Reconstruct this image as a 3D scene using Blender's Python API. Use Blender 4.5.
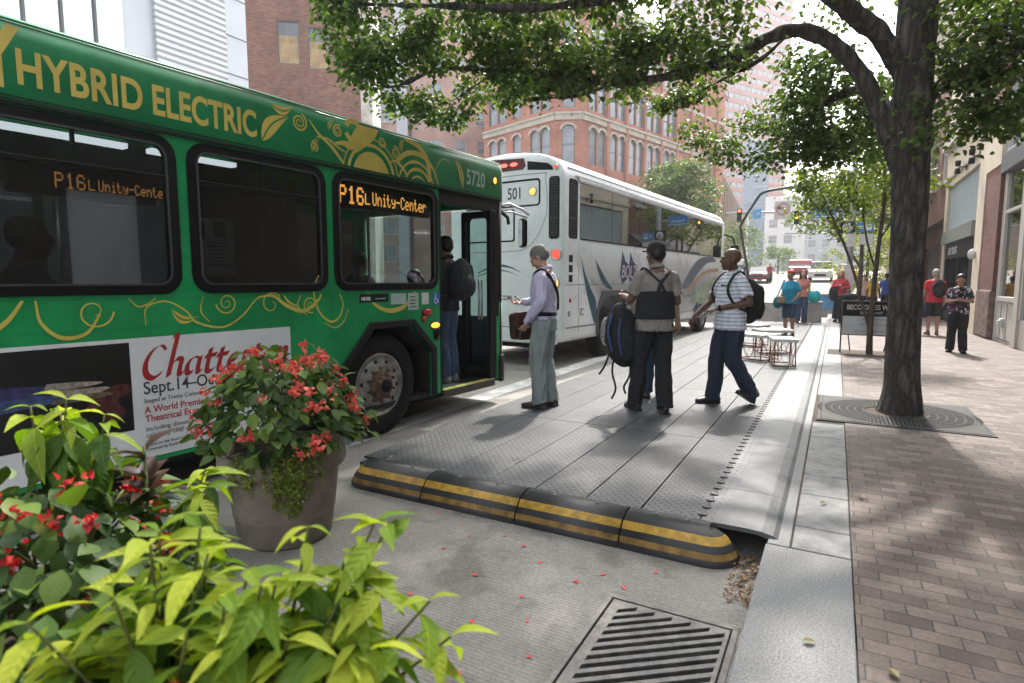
import bpy, bmesh, math, random
import numpy as np
from math import sin, cos, pi, radians, sqrt, atan2
from mathutils import Vector, Matrix, noise as mnoise

for o in list(bpy.data.objects):
    bpy.data.objects.remove(o)
S = bpy.context.scene
C = S.collection

# ------------------------------------------------------------------ camera, world, sun, exposure
cam_d = bpy.data.cameras.new('camera')
cam = bpy.data.objects.new('camera', cam_d)
C.objects.link(cam)
cam.location = (0, 0, 1.42)
cam.rotation_euler = (radians(90 - 5.905), 0, radians(28.925))
cam_d.sensor_width = 36
cam_d.lens = 20.566
cam_d.clip_start = 0.05
cam_d.clip_end = 3000
cam_d.dof.use_dof = True
cam_d.dof.focus_distance = 6.0
cam_d.dof.aperture_fstop = 3.2
S.camera = cam

SUN_EL, SUN_AZ = 50.0, -7.0          # azimuth clockwise from +Y
W = bpy.data.worlds.new('World')
S.world = W
W.use_nodes = True
nt = W.node_tree
bg = nt.nodes['Background']
sky = nt.nodes.new('ShaderNodeTexSky')
sky.sky_type = 'NISHITA'
sky.sun_disc = False
sky.sun_elevation = radians(SUN_EL)
sky.sun_rotation = radians(SUN_AZ)
sky.air_density = 1.0
sky.dust_density = 4.0
sky.ozone_density = 1.0
hs = nt.nodes.new('ShaderNodeHueSaturation')          # thin bright overcast: sky bleached by cloud
hs.inputs['Saturation'].default_value = 0.25
hs.inputs['Value'].default_value = 1.75
nt.links.new(sky.outputs[0], hs.inputs['Color'])
nt.links.new(hs.outputs[0], bg.inputs[0])
bg.inputs[1].default_value = 0.15

sd = bpy.data.lights.new('sun', 'SUN')
sd.energy = 3.4
sd.angle = radians(1.6)
sd.color = (1.0, 0.95, 0.87)
so = bpy.data.objects.new('sun', sd)
C.objects.link(so)
e_, a_ = radians(SUN_EL), radians(SUN_AZ)
so.rotation_euler = Vector((-sin(a_) * cos(e_), -cos(a_) * cos(e_), -sin(e_))).to_track_quat('-Z', 'Y').to_euler()
so.location = (0, 10, 30)

S.view_settings.view_transform = 'Standard'
S.view_settings.look = 'None'
S.view_settings.exposure = 1.15
S.view_settings.gamma = 1.0
S.view_settings.use_curve_mapping = False
S.render.engine = 'CYCLES'
S.cycles.max_bounces = 8
S.cycles.transparent_max_bounces = 16
S.cycles.use_denoising = True

# ------------------------------------------------------------------ materials
MATS = {}
def lin(c):
    return tuple(((x / 12.92) if x <= .04045 else ((x + .055) / 1.055) ** 2.4) for x in c)

def mat(name, col, rough=.6, metal=0., var=.12, vscale=6., bump=0., bscale=40., spec=.5, coat=0., emit=None, estr=0.,
        coords='Object', stretch=None):
    """principled material with a soft noise variation of tone, roughness and relief"""
    if name in MATS:
        return MATS[name]
    m = bpy.data.materials.new(name)
    m.use_nodes = True
    t = m.node_tree
    b = t.nodes['Principled BSDF']
    b.inputs['Roughness'].default_value = rough
    b.inputs['Metallic'].default_value = metal
    b.inputs['Specular IOR Level'].default_value = spec
    b.inputs['Coat Weight'].default_value = coat
    b.inputs['Base Color'].default_value = (*col, 1)
    tc = t.nodes.new('ShaderNodeTexCoord')
    src = tc.outputs[coords]
    if stretch:
        mp = t.nodes.new('ShaderNodeMapping')
        mp.inputs['Scale'].default_value = stretch
        t.links.new(src, mp.inputs[0])
        src = mp.outputs[0]
    if var:
        n = t.nodes.new('ShaderNodeTexNoise')
        n.inputs['Scale'].default_value = vscale
        n.inputs['Detail'].default_value = 6
        n.inputs['Roughness'].default_value = .65
        t.links.new(src, n.inputs['Vector'])
        r = t.nodes.new('ShaderNodeValToRGB')
        r.color_ramp.elements[0].position = .3
        r.color_ramp.elements[1].position = .7
        r.color_ramp.elements[0].color = (*[max(0, c * (1 - var * 1.5)) for c in col], 1)
        r.color_ramp.elements[1].color = (*[min(1, c * (1 + var)) for c in col], 1)
        t.links.new(n.outputs['Fac'], r.inputs[0])
        t.links.new(r.outputs[0], b.inputs['Base Color'])
        mr = t.nodes.new('ShaderNodeMapRange')
        mr.inputs['To Min'].default_value = max(0, rough - .08)
        mr.inputs['To Max'].default_value = min(1, rough + .1)
        t.links.new(n.outputs['Fac'], mr.inputs[0])
        t.links.new(mr.outputs[0], b.inputs['Roughness'])
    if bump:
        n2 = t.nodes.new('ShaderNodeTexNoise')
        n2.inputs['Scale'].default_value = bscale
        n2.inputs['Detail'].default_value = 4
        t.links.new(src, n2.inputs['Vector'])
        bp = t.nodes.new('ShaderNodeBump')
        bp.inputs['Strength'].default_value = bump
        bp.inputs['Distance'].default_value = .02
        t.links.new(n2.outputs['Fac'], bp.inputs['Height'])
        t.links.new(bp.outputs[0], b.inputs['Normal'])
    if emit:
        b.inputs['Emission Color'].default_value = (*emit, 1)
        b.inputs['Emission Strength'].default_value = estr
    MATS[name] = m
    return m

def nodes_of(m):
    t = m.node_tree
    return t, t.nodes['Principled BSDF']

def glass_mat(name, tint=(.5, .55, .55), mixfac=.25, rough=.02):
    """window pane: clear tinted transmission with a mirror layer by fresnel"""
    if name in MATS:
        return MATS[name]
    m = bpy.data.materials.new(name)
    m.use_nodes = True
    t = m.node_tree
    t.nodes.clear()
    out = t.nodes.new('ShaderNodeOutputMaterial')
    mix = t.nodes.new('ShaderNodeMixShader')
    tr = t.nodes.new('ShaderNodeBsdfTransparent')
    tr.inputs[0].default_value = (*tint, 1)
    gl = t.nodes.new('ShaderNodeBsdfGlossy')
    gl.inputs['Roughness'].default_value = rough
    fr = t.nodes.new('ShaderNodeFresnel')
    ge = t.nodes.new('ShaderNodeNewGeometry')          # same reflectance on the way out of the pane
    mi = t.nodes.new('ShaderNodeMapRange')
    mi.inputs['To Min'].default_value = 1.5
    mi.inputs['To Max'].default_value = 1 / 1.5
    t.links.new(ge.outputs['Backfacing'], mi.inputs[0])
    t.links.new(mi.outputs[0], fr.inputs[0])
    ma = t.nodes.new('ShaderNodeMath')
    ma.operation = 'ADD'
    ma.use_clamp = True
    ma.inputs[1].default_value = mixfac
    t.links.new(fr.outputs[0], ma.inputs[0])
    t.links.new(ma.outputs[0], mix.inputs[0])
    t.links.new(tr.outputs[0], mix.inputs[1])
    t.links.new(gl.outputs[0], mix.inputs[2])
    t.links.new(mix.outputs[0], out.inputs[0])
    MATS[name] = m
    return m

def leaf_mat(name, dark, light, transl=.35, rough=.45, tcol=None, veins=0.):
    """foliage: every leaf its own tone, part of the light passes through"""
    if name in MATS:
        return MATS[name]
    m = bpy.data.materials.new(name)
    m.use_nodes = True
    t = m.node_tree
    b = t.nodes['Principled BSDF']
    b.inputs['Roughness'].default_value = rough
    b.inputs['Specular IOR Level'].default_value = .3
    g = t.nodes.new('ShaderNodeNewGeometry')
    r = t.nodes.new('ShaderNodeValToRGB')
    r.color_ramp.elements[0].color = (*dark, 1)
    r.color_ramp.elements[1].color = (*light, 1)
    t.links.new(g.outputs['Random Per Island'], r.inputs[0])
    tc = t.nodes.new('ShaderNodeTexCoord')
    n = t.nodes.new('ShaderNodeTexNoise')
    n.inputs['Scale'].default_value = 30
    t.links.new(tc.outputs['Object'], n.inputs['Vector'])
    mx = t.nodes.new('ShaderNodeMix')
    mx.data_type = 'RGBA'
    mx.blend_type = 'MULTIPLY'
    mx.inputs[0].default_value = .5
    r2 = t.nodes.new('ShaderNodeValToRGB')
    r2.color_ramp.elements[0].color = (.55, .6, .5, 1)
    r2.color_ramp.elements[1].color = (1.25, 1.2, 1.1, 1)
    t.links.new(n.outputs['Fac'], r2.inputs[0])
    t.links.new(r.outputs[0], mx.inputs[6])
    t.links.new(r2.outputs[0], mx.inputs[7])
    t.links.new(mx.outputs[2], b.inputs['Base Color'])
    if veins:                                          # midrib and slanting side veins from the blade's own coordinates
        uv = t.nodes.new('ShaderNodeUVMap')
        sx = t.nodes.new('ShaderNodeSeparateXYZ')
        t.links.new(uv.outputs[0], sx.inputs[0])
        def mth(op, a, b=None, c=None):
            q = t.nodes.new('ShaderNodeMath'); q.operation = op
            for i, z in enumerate((a, b, c)):
                if z is None: continue
                if isinstance(z, (int, float)): q.inputs[i].default_value = z
                else: t.links.new(z, q.inputs[i])
            return q.outputs[0]
        ax_ = mth('ABSOLUTE', sx.outputs[0])
        rib = mth('LESS_THAN', ax_, .011)
        ph = mth('MULTIPLY_ADD', ax_, -1.1, sx.outputs[1])
        sn = mth('SINE', mth('MULTIPLY', ph, 50.))
        side = mth('GREATER_THAN', sn, .90)
        msk = mth('MINIMUM', mth('ADD', rib, mth('MULTIPLY', side, .25)), 1.)
        mv = t.nodes.new('ShaderNodeMix'); mv.data_type = 'RGBA'; mv.blend_type = 'MIX'
        t.links.new(mth('MULTIPLY', msk, veins), mv.inputs[0])
        t.links.new(mx.outputs[2], mv.inputs[6])
        mv.inputs[7].default_value = (*[min(1, c * 1.5 + .06) for c in light], 1)
        mx = mv
        t.links.new(mv.outputs[2], b.inputs['Base Color'])
        bp = t.nodes.new('ShaderNodeBump'); bp.inputs['Strength'].default_value = veins * 1.2; bp.inputs['Distance'].default_value = .003
        t.links.new(mth('SUBTRACT', sn, mth('MULTIPLY', rib, 2.)), bp.inputs['Height'])
        t.links.new(bp.outputs[0], b.inputs['Normal'])
    tl = t.nodes.new('ShaderNodeBsdfTranslucent')
    tm = t.nodes.new('ShaderNodeMix')
    tm.data_type = 'RGBA'
    tm.blend_type = 'MULTIPLY'
    tm.inputs[0].default_value = 1
    tm.inputs[7].default_value = (*(tcol or (1.3, 1.5, .5)), 1)
    t.links.new(mx.outputs[2], tm.inputs[6])
    t.links.new(tm.outputs[2], tl.inputs[0])
    ms = t.nodes.new('ShaderNodeMixShader')
    ms.inputs[0].default_value = transl
    out = t.nodes['Material Output']
    t.links.new(b.outputs[0], ms.inputs[1])
    t.links.new(tl.outputs[0], ms.inputs[2])
    t.links.new(ms.outputs[0], out.inputs[0])
    MATS[name] = m
    return m

# ------------------------------------------------------------------ mesh builder
def rz(a):
    return Matrix.Rotation(a, 4, 'Z')

class MB:
    def __init__(s):
        s.v, s.f, s.m, s.sm = [], [], [], []
    def add(s, vs, fs, mat=0, smooth=False, M=None):
        n = len(s.v)
        if M is not None:
            vs = [M @ Vector(p) for p in vs]
        s.v.extend([tuple(p) for p in vs])
        for f in fs:
            s.f.append(tuple(i + n for i in f))
            s.m.append(mat)
            s.sm.append(smooth)
        return s
    def box(s, x0, x1, y0, y1, z0, z1, mat=0, M=None):
        vs = [(x0, y0, z0), (x1, y0, z0), (x1, y1, z0), (x0, y1, z0), (x0, y0, z1), (x1, y0, z1), (x1, y1, z1), (x0, y1, z1)]
        return s.add(vs, [(3, 2, 1, 0), (4, 5, 6, 7), (0, 1, 5, 4), (1, 2, 6, 5), (2, 3, 7, 6), (3, 0, 4, 7)], mat, False, M)
    def bar(s, a, b, w, h=None, mat=0, up=(0, 0, 1)):
        a, b = Vector(a), Vector(b)
        h = h or w
        d = (b - a).normalized()
        u = Vector(up)
        if abs(d.dot(u)) > .98:
            u = Vector((1, 0, 0))
        x = d.cross(u).normalized() * (w / 2)
        y = x.cross(d).normalized() * (h / 2)
        vs = [a - x - y, a + x - y, a + x + y, a - x + y, b - x - y, b + x - y, b + x + y, b - x + y]
        return s.add(vs, [(0, 1, 2, 3), (7, 6, 5, 4), (4, 5, 1, 0), (5, 6, 2, 1), (6, 7, 3, 2), (7, 4, 0, 3)], mat)
    def tube(s, pts, rad, n=8, mat=0, smooth=True, right=None, M=None, closed=False, cap=True):
        """rad: number, list of numbers or list of (rx, ry); right: fixed cross axis"""
        pts = [Vector(p) for p in pts]
        k = len(pts)
        if not isinstance(rad, (list, tuple)):
            rad = [rad] * k
        vs, fs = [], []
        prev = Vector(right) if right is not None else None
        for i, p in enumerate(pts):
            if closed:
                d = pts[(i + 1) % k] - pts[i - 1]
            else:
                d = pts[min(i + 1, k - 1)] - pts[max(i - 1, 0)]
            if d.length < 1e-9:
                d = Vector((0, 0, 1))
            d.normalize()
            if prev is None:
                prev = Vector((1, 0, 0)) if abs(d.x) < .8 else Vector((0, 1, 0))
            x = prev - d * prev.dot(d)
            if x.length < 1e-6:
                x = d.orthogonal()
            x.normalize()
            if right is None:
                prev = x
            y = d.cross(x)
            r = rad[i]
            rx, ry = r if isinstance(r, (tuple, list)) else (r, r)
            for j in range(n):
                a = 2 * pi * j / n
                vs.append(p + x * (cos(a) * rx) + y * (sin(a) * ry))
        rng = k if closed else k - 1
        for i in range(rng):
            for j in range(n):
                a, b = i * n + j, i * n + (j + 1) % n
                c, e = ((i + 1) % k) * n + (j + 1) % n, ((i + 1) % k) * n + j
                fs.append((a, b, c, e))
        if cap and not closed:
            fs.append(tuple(range(n - 1, -1, -1)))
            fs.append(tuple((k - 1) * n + j for j in range(n)))
        return s.add(vs, fs, mat, smooth, M)
    def limb(s, pts, rad, n=10, mat=0):
        """tube with rounded ends"""
        pts = [Vector(p) for p in pts]
        rad = list(rad) if isinstance(rad, (list, tuple)) else [rad] * len(pts)
        d0 = (pts[0] - pts[1]).normalized()
        d1 = (pts[-1] - pts[-2]).normalized()
        r0 = rad[0] if not isinstance(rad[0], tuple) else min(rad[0])
        r1 = rad[-1] if not isinstance(rad[-1], tuple) else min(rad[-1])
        sc = lambda r, q: (r[0] * q, r[1] * q) if isinstance(r, tuple) else r * q
        P = [pts[0] + d0 * r0 * .95, pts[0] + d0 * r0 * .7] + pts + [pts[-1] + d1 * r1 * .7, pts[-1] + d1 * r1 * .95]
        R = [sc(rad[0], .3), sc(rad[0], .7)] + rad + [sc(rad[-1], .7), sc(rad[-1], .3)]
        return s.tube(P, R, n, mat)
    def lathe(s, prof, n=24, M=None, mat=0, smooth=True, a0=0., a1=2 * pi):
        full = abs(a1 - a0 - 2 * pi) < 1e-6
        m = n if full else n + 1
        vs, fs = [], []
        for r, z in prof:
            for j in range(m):
                a = a0 + (a1 - a0) * j / n
                vs.append((r * cos(a), r * sin(a), z))
        for i in range(len(prof) - 1):
            for j in range(n):
                j2 = (j + 1) % m
                fs.append((i * m + j, i * m + j2, (i + 1) * m + j2, (i + 1) * m + j))
        return s.add(vs, fs, mat, smooth, M)
    def ell(s, c, r, n=12, k=8, M=None, mat=0):
        vs, fs = [], []
        for i in range(1, k):
            t = pi * i / k
            for j in range(n):
                a = 2 * pi * j / n
                vs.append((c[0] + r[0] * sin(t) * cos(a), c[1] + r[1] * sin(t) * sin(a), c[2] + r[2] * cos(t)))
        top, bot = len(vs), len(vs) + 1
        vs += [(c[0], c[1], c[2] + r[2]), (c[0], c[1], c[2] - r[2])]
        for i in range(k - 2):
            for j in range(n):
                fs.append((i * n + j, (i + 1) * n + j, (i + 1) * n + (j + 1) % n, i * n + (j + 1) % n))
        for j in range(n):
            fs.append((top, j, (j + 1) % n))
            fs.append((bot, (k - 2) * n + (j + 1) % n, (k - 2) * n + j))
        return s.add(vs, fs, mat, True, M)
    def prism(s, poly, z0, z1, M=None, mat=0):
        n = len(poly)
        vs = [(x, y, z0) for x, y in poly] + [(x, y, z1) for x, y in poly]
        fs = [tuple(range(n - 1, -1, -1)), tuple(range(n, 2 * n))]
        fs += [(i, (i + 1) % n, n + (i + 1) % n, n + i) for i in range(n)]
        return s.add(vs, fs, mat, False, M)
    def ribbon(s, pts, wid, M=None, mat=0, lift=0.):
        """flat painted stroke in the xy plane"""
        k = len(pts)
        if not isinstance(wid, (list, tuple)):
            wid = [wid] * k
        vs, fs = [], []
        for i in range(k):
            x0, y0 = pts[max(i - 1, 0)]
            x1, y1 = pts[min(i + 1, k - 1)]
            dx, dy = x1 - x0, y1 - y0
            l = sqrt(dx * dx + dy * dy) or 1
            nx, ny = -dy / l * wid[i] / 2, dx / l * wid[i] / 2
            vs += [(pts[i][0] - nx, pts[i][1] - ny, lift), (pts[i][0] + nx, pts[i][1] + ny, lift)]
        for i in range(k - 1):
            fs.append((2 * i, 2 * i + 2, 2 * i + 3, 2 * i + 1))
        return s.add(vs, fs, mat, False, M)
    def build(s, name, mats, parent=None, M=None, bevel=0., smooth=None, loc=None, rot=None, segs=2):
        me = bpy.data.meshes.new(name)
        me.from_pydata(s.v, [], s.f)
        if not isinstance(mats, (list, tuple)):
            mats = [mats]
        for m in mats:
            me.materials.append(m)
        me.polygons.foreach_set('material_index', s.m)
        me.polygons.foreach_set('use_smooth', [bool(x) for x in s.sm] if smooth is None else [smooth] * len(s.f))
        if M is not None:
            me.transform(M)
        me.update()
        o = bpy.data.objects.new(name, me)
        C.objects.link(o)
        if parent:
            o.parent = parent
        if loc is not None:
            o.location = loc
        if rot is not None:
            o.rotation_euler = rot
        if bevel:
            b = o.modifiers.new('bevel', 'BEVEL')
            b.width = bevel
            b.segments = segs
            b.limit_method = 'ANGLE'
            b.angle_limit = radians(40)
            b.harden_normals = False
        return o

def tag(o, label=None, cat=None, group=None, kind=None):
    if label: o['label'] = label
    if cat: o['category'] = cat
    if group: o['group'] = group
    if kind: o['kind'] = kind
    return o

def thing(name, label, cat, loc=(0, 0, 0), rotz=0., group=None):
    o = bpy.data.objects.new(name, None)
    o.empty_display_size = .2
    C.objects.link(o)
    o.location = loc
    o.rotation_euler = (0, 0, rotz)
    return tag(o, label, cat, group)

def copy_tree(o, parent=None):
    c = o.copy()
    C.objects.link(c)
    c.parent = parent
    for ch in [q for q in bpy.data.objects if q.parent == o]:
        copy_tree(ch, c)
    return c

BS = bpy.data.scenes.new('bake')                        # workbench scene for baking modifiers; removed at the end
def bake_mesh(ob):
    """mesh data of an object with its modifiers applied"""
    BS.collection.objects.link(ob)
    vl = BS.view_layers[0]
    vl.update()
    me = bpy.data.meshes.new_from_object(ob.evaluated_get(vl.depsgraph))
    BS.collection.objects.unlink(ob)
    return me

def shape2d(loops, t=.01, cyclic=True):
    """flat plate of thickness t (z from 0 to t) from closed 2-D loops; inner loops are holes. -> verts, faces"""
    cu = bpy.data.curves.new('tmp', 'CURVE')
    cu.dimensions = '2D'
    cu.fill_mode = 'BOTH'
    cu.extrude = t / 2
    for L in loops:
        sp = cu.splines.new('POLY')
        sp.points.add(len(L) - 1)
        for p, (x, y) in zip(sp.points, L):
            p.co = (x, y, 0, 1)
        sp.use_cyclic_u = True
    ob = bpy.data.objects.new('tmp', cu)
    me = bake_mesh(ob)
    bm = bmesh.new()
    bm.from_mesh(me)
    bmesh.ops.remove_doubles(bm, verts=bm.verts, dist=1e-5)
    bmesh.ops.recalc_face_normals(bm, faces=bm.faces)
    bm.to_mesh(me)
    bm.free()
    vs = [(v.co.x, v.co.y, v.co.z + t / 2) for v in me.vertices]
    fs = [tuple(p.vertices) for p in me.polygons]
    bpy.data.objects.remove(ob)
    bpy.data.curves.remove(cu)
    bpy.data.meshes.remove(me)
    return vs, fs

def text2d(s, size, bold=0., xs=1., shear=0., t=.002, align='LEFT', space=1.):
    cu = bpy.data.curves.new('tmp', 'FONT')
    cu.body = s
    cu.size = size
    cu.offset = bold
    cu.shear = shear
    cu.extrude = t / 2
    cu.align_x = align
    cu.space_character = space
    cu.resolution_u = 6
    ob = bpy.data.objects.new('tmp', cu)
    me = bake_mesh(ob)
    vs = [(v.co.x * xs, v.co.y, v.co.z + t / 2) for v in me.vertices]
    fs = [tuple(p.vertices) for p in me.polygons]
    bpy.data.objects.remove(ob)
    bpy.data.curves.remove(cu)
    bpy.data.meshes.remove(me)
    return vs, fs

def rrect(x0, y0, x1, y1, r, n=5):
    P = []
    for cx, cy, a in ((x1 - r, y0 + r, -90), (x1 - r, y1 - r, 0), (x0 + r, y1 - r, 90), (x0 + r, y0 + r, 180)):
        for i in range(n + 1):
            t = radians(a + 90 * i / n)
            P.append((cx + r * cos(t), cy + r * sin(t)))
    return P

def rect(x0, y0, x1, y1):
    return [(x0, y0), (x1, y0), (x1, y1), (x0, y1)]

def spline(pts, n=8):
    """Catmull-Rom through the points (any dimension)"""
    P = [np.array(p, float) for p in pts]
    P = [2 * P[0] - P[1]] + P + [2 * P[-1] - P[-2]]
    out = []
    for i in range(1, len(P) - 2):
        for j in range(n):
            t = j / n
            a, b, c, d = P[i - 1:i + 3]
            out.append(.5 * (2 * b + (c - a) * t + (2 * a - 5 * b + 4 * c - d) * t * t + (3 * b - a - 3 * c + d) * t ** 3))
    out.append(P[-2])
    return [tuple(p) for p in out]

# vertical plate: text/plate x -> local +Y, y -> local +Z, thickness -> local +X
SIDE = Matrix(((0, 0, 1, 0), (1, 0, 0, 0), (0, 1, 0, 0), (0, 0, 0, 1)))
# vertical plate seen from -Y: x -> +X, y -> +Z, thickness -> -Y
FRONT = Matrix(((1, 0, 0, 0), (0, 0, -1, 0), (0, 1, 0, 0), (0, 0, 0, 1)))
def at(x, y, z, M=None):
    T = Matrix.Translation((x, y, z))
    return T @ M if M is not None else T

def np_mesh(name, verts, faces_n, mats, parent=None, smooth=False, mindex=None, T=None):
    """verts (N,3); faces_n: (F,k) int array"""
    me = bpy.data.meshes.new(name)
    F, k = faces_n.shape
    me.vertices.add(len(verts))
    me.vertices.foreach_set('co', np.ascontiguousarray(verts, dtype=np.float32).ravel())
    me.loops.add(F * k)
    me.loops.foreach_set('vertex_index', np.ascontiguousarray(faces_n, dtype=np.int32).ravel())
    me.polygons.add(F)
    me.polygons.foreach_set('loop_start', np.arange(0, F * k, k, dtype=np.int32))
    me.polygons.foreach_set('use_smooth', np.full(F, smooth))
    if not isinstance(mats, (list, tuple)):
        mats = [mats]
    for m in mats:
        me.materials.append(m)
    if mindex is not None:
        me.polygons.foreach_set('material_index', np.ascontiguousarray(mindex, dtype=np.int32))
    if T is not None:
        tv, tf = T
        u1 = np.asarray(tv)[tf.ravel()][:, :2]
        lay = me.uv_layers.new(name='UVMap')
        lay.data.foreach_set('uv', np.tile(u1, (F // len(tf), 1)).astype(np.float32).ravel())
    me.update(calc_edges=True)
    o = bpy.data.objects.new(name, me)
    C.objects.link(o)
    if parent:
        o.parent = parent
    return o

# leaf blades: length along +y, face normal +z, mid fold and droop; quads only
def leaf_template(w=.45, fold=.12, droop=.18, rows=3, tip=1.0):
    vs, fs = [], []
    prof = {1: [0, 0], 2: [0, 1, 0], 3: [0.08, 1, .72, 0], 4: [.06, .82, 1, .62, 0], 5: [.06, .62, 1, .92, .52, 0]}[rows]
    for i, p in enumerate(prof):
        t = i / (len(prof) - 1)
        hw = w / 2 * p
        z = -droop * t * t
        vs += [(-hw, t, z + fold * hw * 2), (0, t, z), (hw, t, z + fold * hw * 2)]
    for i in range(len(prof) - 1):
        a = 3 * i
        fs += [(a, a + 1, a + 4, a + 3), (a + 1, a + 2, a + 5, a + 4)]
    return np.array(vs), np.array(fs)

def scatter(T, pos, ydir, nrm, size, rng, wj=.2):
    """copies of template T at pos, blade along ydir, facing nrm"""
    tv, tf = T
    N = len(pos)
    y = ydir / np.linalg.norm(ydir, axis=1)[:, None]
    x = np.cross(y, nrm)
    x /= (np.linalg.norm(x, axis=1)[:, None] + 1e-9)
    z = np.cross(x, y)
    s = size[:, None, None]
    wv = (1 + wj * rng.uniform(-1, 1, N))[:, None]
    V = pos[:, None, :] + s * ((tv[None, :, 0] * wv)[:, :, None] * x[:, None, :] + tv[None, :, 1, None] * y[:, None, :] + tv[None, :, 2, None] * z[:, None, :])
    F = tf[None] + (np.arange(N) * len(tv))[:, None, None]
    return V.reshape(-1, 3), F.reshape(-1, tf.shape[1])
# ================================================================== GROUND, ROAD, KERB, PAVEMENT
def concrete_road():
    m = bpy.data.materials.new('grooved_concrete')
    m.use_nodes = True
    t, b = nodes_of(m)
    L = t.links.new
    tc = t.nodes.new('ShaderNodeTexCoord')
    n1 = t.nodes.new('ShaderNodeTexNoise'); n1.inputs['Scale'].default_value = .9; n1.inputs['Detail'].default_value = 8; n1.inputs['Roughness'].default_value = .7
    n2 = t.nodes.new('ShaderNodeTexNoise'); n2.inputs['Scale'].default_value = 90; n2.inputs['Detail'].default_value = 3
    L(tc.outputs['Object'], n1.inputs['Vector']); L(tc.outputs['Object'], n2.inputs['Vector'])
    r = t.nodes.new('ShaderNodeValToRGB')
    r.color_ramp.elements[0].position = .3; r.color_ramp.elements[1].position = .72
    r.color_ramp.elements[0].color = (.20, .185, .165, 1); r.color_ramp.elements[1].color = (.36, .345, .315, 1)
    L(n1.outputs['Fac'], r.inputs[0])
    w = t.nodes.new('ShaderNodeTexWave'); w.bands_direction = 'Y'; w.inputs['Scale'].default_value = 14; w.inputs['Distortion'].default_value = 1.2; w.inputs['Detail'].default_value = 3; w.inputs['Detail Scale'].default_value = 2.5
    L(tc.outputs['Object'], w.inputs['Vector'])
    r2 = t.nodes.new('ShaderNodeValToRGB')
    r2.color_ramp.elements[0].color = (.55, .55, .55, 1); r2.color_ramp.elements[0].position = .05
    r2.color_ramp.elements[1].color = (1.0, 1.0, 1.0, 1); r2.color_ramp.elements[1].position = .4
    L(w.outputs['Fac'], r2.inputs[0])
    m1 = t.nodes.new('ShaderNodeMix'); m1.data_type = 'RGBA'; m1.blend_type = 'MULTIPLY'; m1.inputs[0].default_value = .5
    L(r.outputs[0], m1.inputs[6]); L(r2.outputs[0], m1.inputs[7])
    r3 = t.nodes.new('ShaderNodeValToRGB')
    r3.color_ramp.elements[0].color = (.6, .6, .6, 1); r3.color_ramp.elements[0].position = .35
    r3.color_ramp.elements[1].color = (1.25, 1.25, 1.25, 1); r3.color_ramp.elements[1].position = .7
    L(n2.outputs['Fac'], r3.inputs[0])
    m2 = t.nodes.new('ShaderNodeMix'); m2.data_type = 'RGBA'; m2.blend_type = 'MULTIPLY'; m2.inputs[0].default_value = .6
    L(m1.outputs[2], m2.inputs[6]); L(r3.outputs[0], m2.inputs[7])
    # old stains
    n4 = t.nodes.new('ShaderNodeTexNoise'); n4.inputs['Scale'].default_value = 3.1; n4.inputs['Detail'].default_value = 5
    L(tc.outputs['Object'], n4.inputs['Vector'])
    r4 = t.nodes.new('ShaderNodeValToRGB')
    r4.color_ramp.elements[0].color = (.60, .575, .55, 1); r4.color_ramp.elements[0].position = .36
    r4.color_ramp.elements[1].color = (1, 1, 1, 1); r4.color_ramp.elements[1].position = .46
    L(n4.outputs['Fac'], r4.inputs[0])
    m3 = t.nodes.new('ShaderNodeMix'); m3.data_type = 'RGBA'; m3.blend_type = 'MULTIPLY'; m3.inputs[0].default_value = .8
    L(m2.outputs[2], m3.inputs[6]); L(r4.outputs[0], m3.inputs[7])
    L(m3.outputs[2], b.inputs['Base Color'])
    b.inputs['Roughness'].default_value = .8
    bp = t.nodes.new('ShaderNodeBump'); bp.inputs['Strength'].default_value = .35; bp.inputs['Distance'].default_value = .006
    ad = t.nodes.new('ShaderNodeMath'); ad.operation = 'MULTIPLY_ADD'; ad.inputs[1].default_value = .5
    L(n2.outputs['Fac'], ad.inputs[0]); L(w.outputs['Fac'], ad.inputs[2])
    L(ad.outputs[0], bp.inputs['Height']); L(bp.outputs[0], b.inputs['Normal'])
    return m
M_ROAD = concrete_road()
M_GRANITE = mat('granite', (.25, .25, .25), .7, var=.42, vscale=110, bump=.25, bscale=160)
M_GRANITE2 = mat('granite_worn', (.225, .225, .223), .65, var=.34, vscale=7, bump=.2, bscale=120)
M_DARK = mat('dark_cavity', (.008, .008, .008), .9, var=0)
M_PAINT = mat('road_paint', (.55, .55, .53), .7, var=.3, vscale=5, bump=.2, bscale=60)
M_IRON = mat('cast_iron', (.20, .19, .18), .55, .6, var=.3, vscale=14, bump=.3, bscale=80)
M_IRON_D = mat('dark_iron', (.04, .039, .038), .75, .1, var=.25, vscale=10, bump=.3, bscale=60)
M_SOIL = mat('soil', (.07, .05, .035), .95, var=.5, vscale=20, bump=.8, bscale=40)

DX0, DX1, DY0, DY1 = -.93, -.305, 1.50, 2.70         # storm drain opening
g = MB()
xs, ys = [-900, DX0, DX1, 900], [-300, DY0, DY1, 1600]
for i in range(3):
    for j in range(3):
        if (i, j) != (1, 1):
            g.add([(xs[i], ys[j], -.15), (xs[i + 1], ys[j], -.15), (xs[i + 1], ys[j + 1], -.15), (xs[i], ys[j + 1], -.15)], [(0, 1, 2, 3)])
tag(g.build('road', M_ROAD), kind='structure')

ln = MB()
y = -2.
while y < 24:
    ln.add([(-4.28, y, -.146), (-3.98, y, -.146), (-3.98, y + 3.0, -.146), (-4.28, y + 3.0, -.146)], [(0, 1, 2, 3)])
    y += 3.0
tag(ln.build('road_marking', M_PAINT), kind='structure')
mk = MB()                                             # crossing far ahead
for i in range(12):
    x0 = -12 + i * 1.1
    mk.box(x0, x0 + .5, 27, 30, -.149, -.145)
tag(mk.build('crosswalk_marking', M_PAINT), kind='structure')

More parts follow.
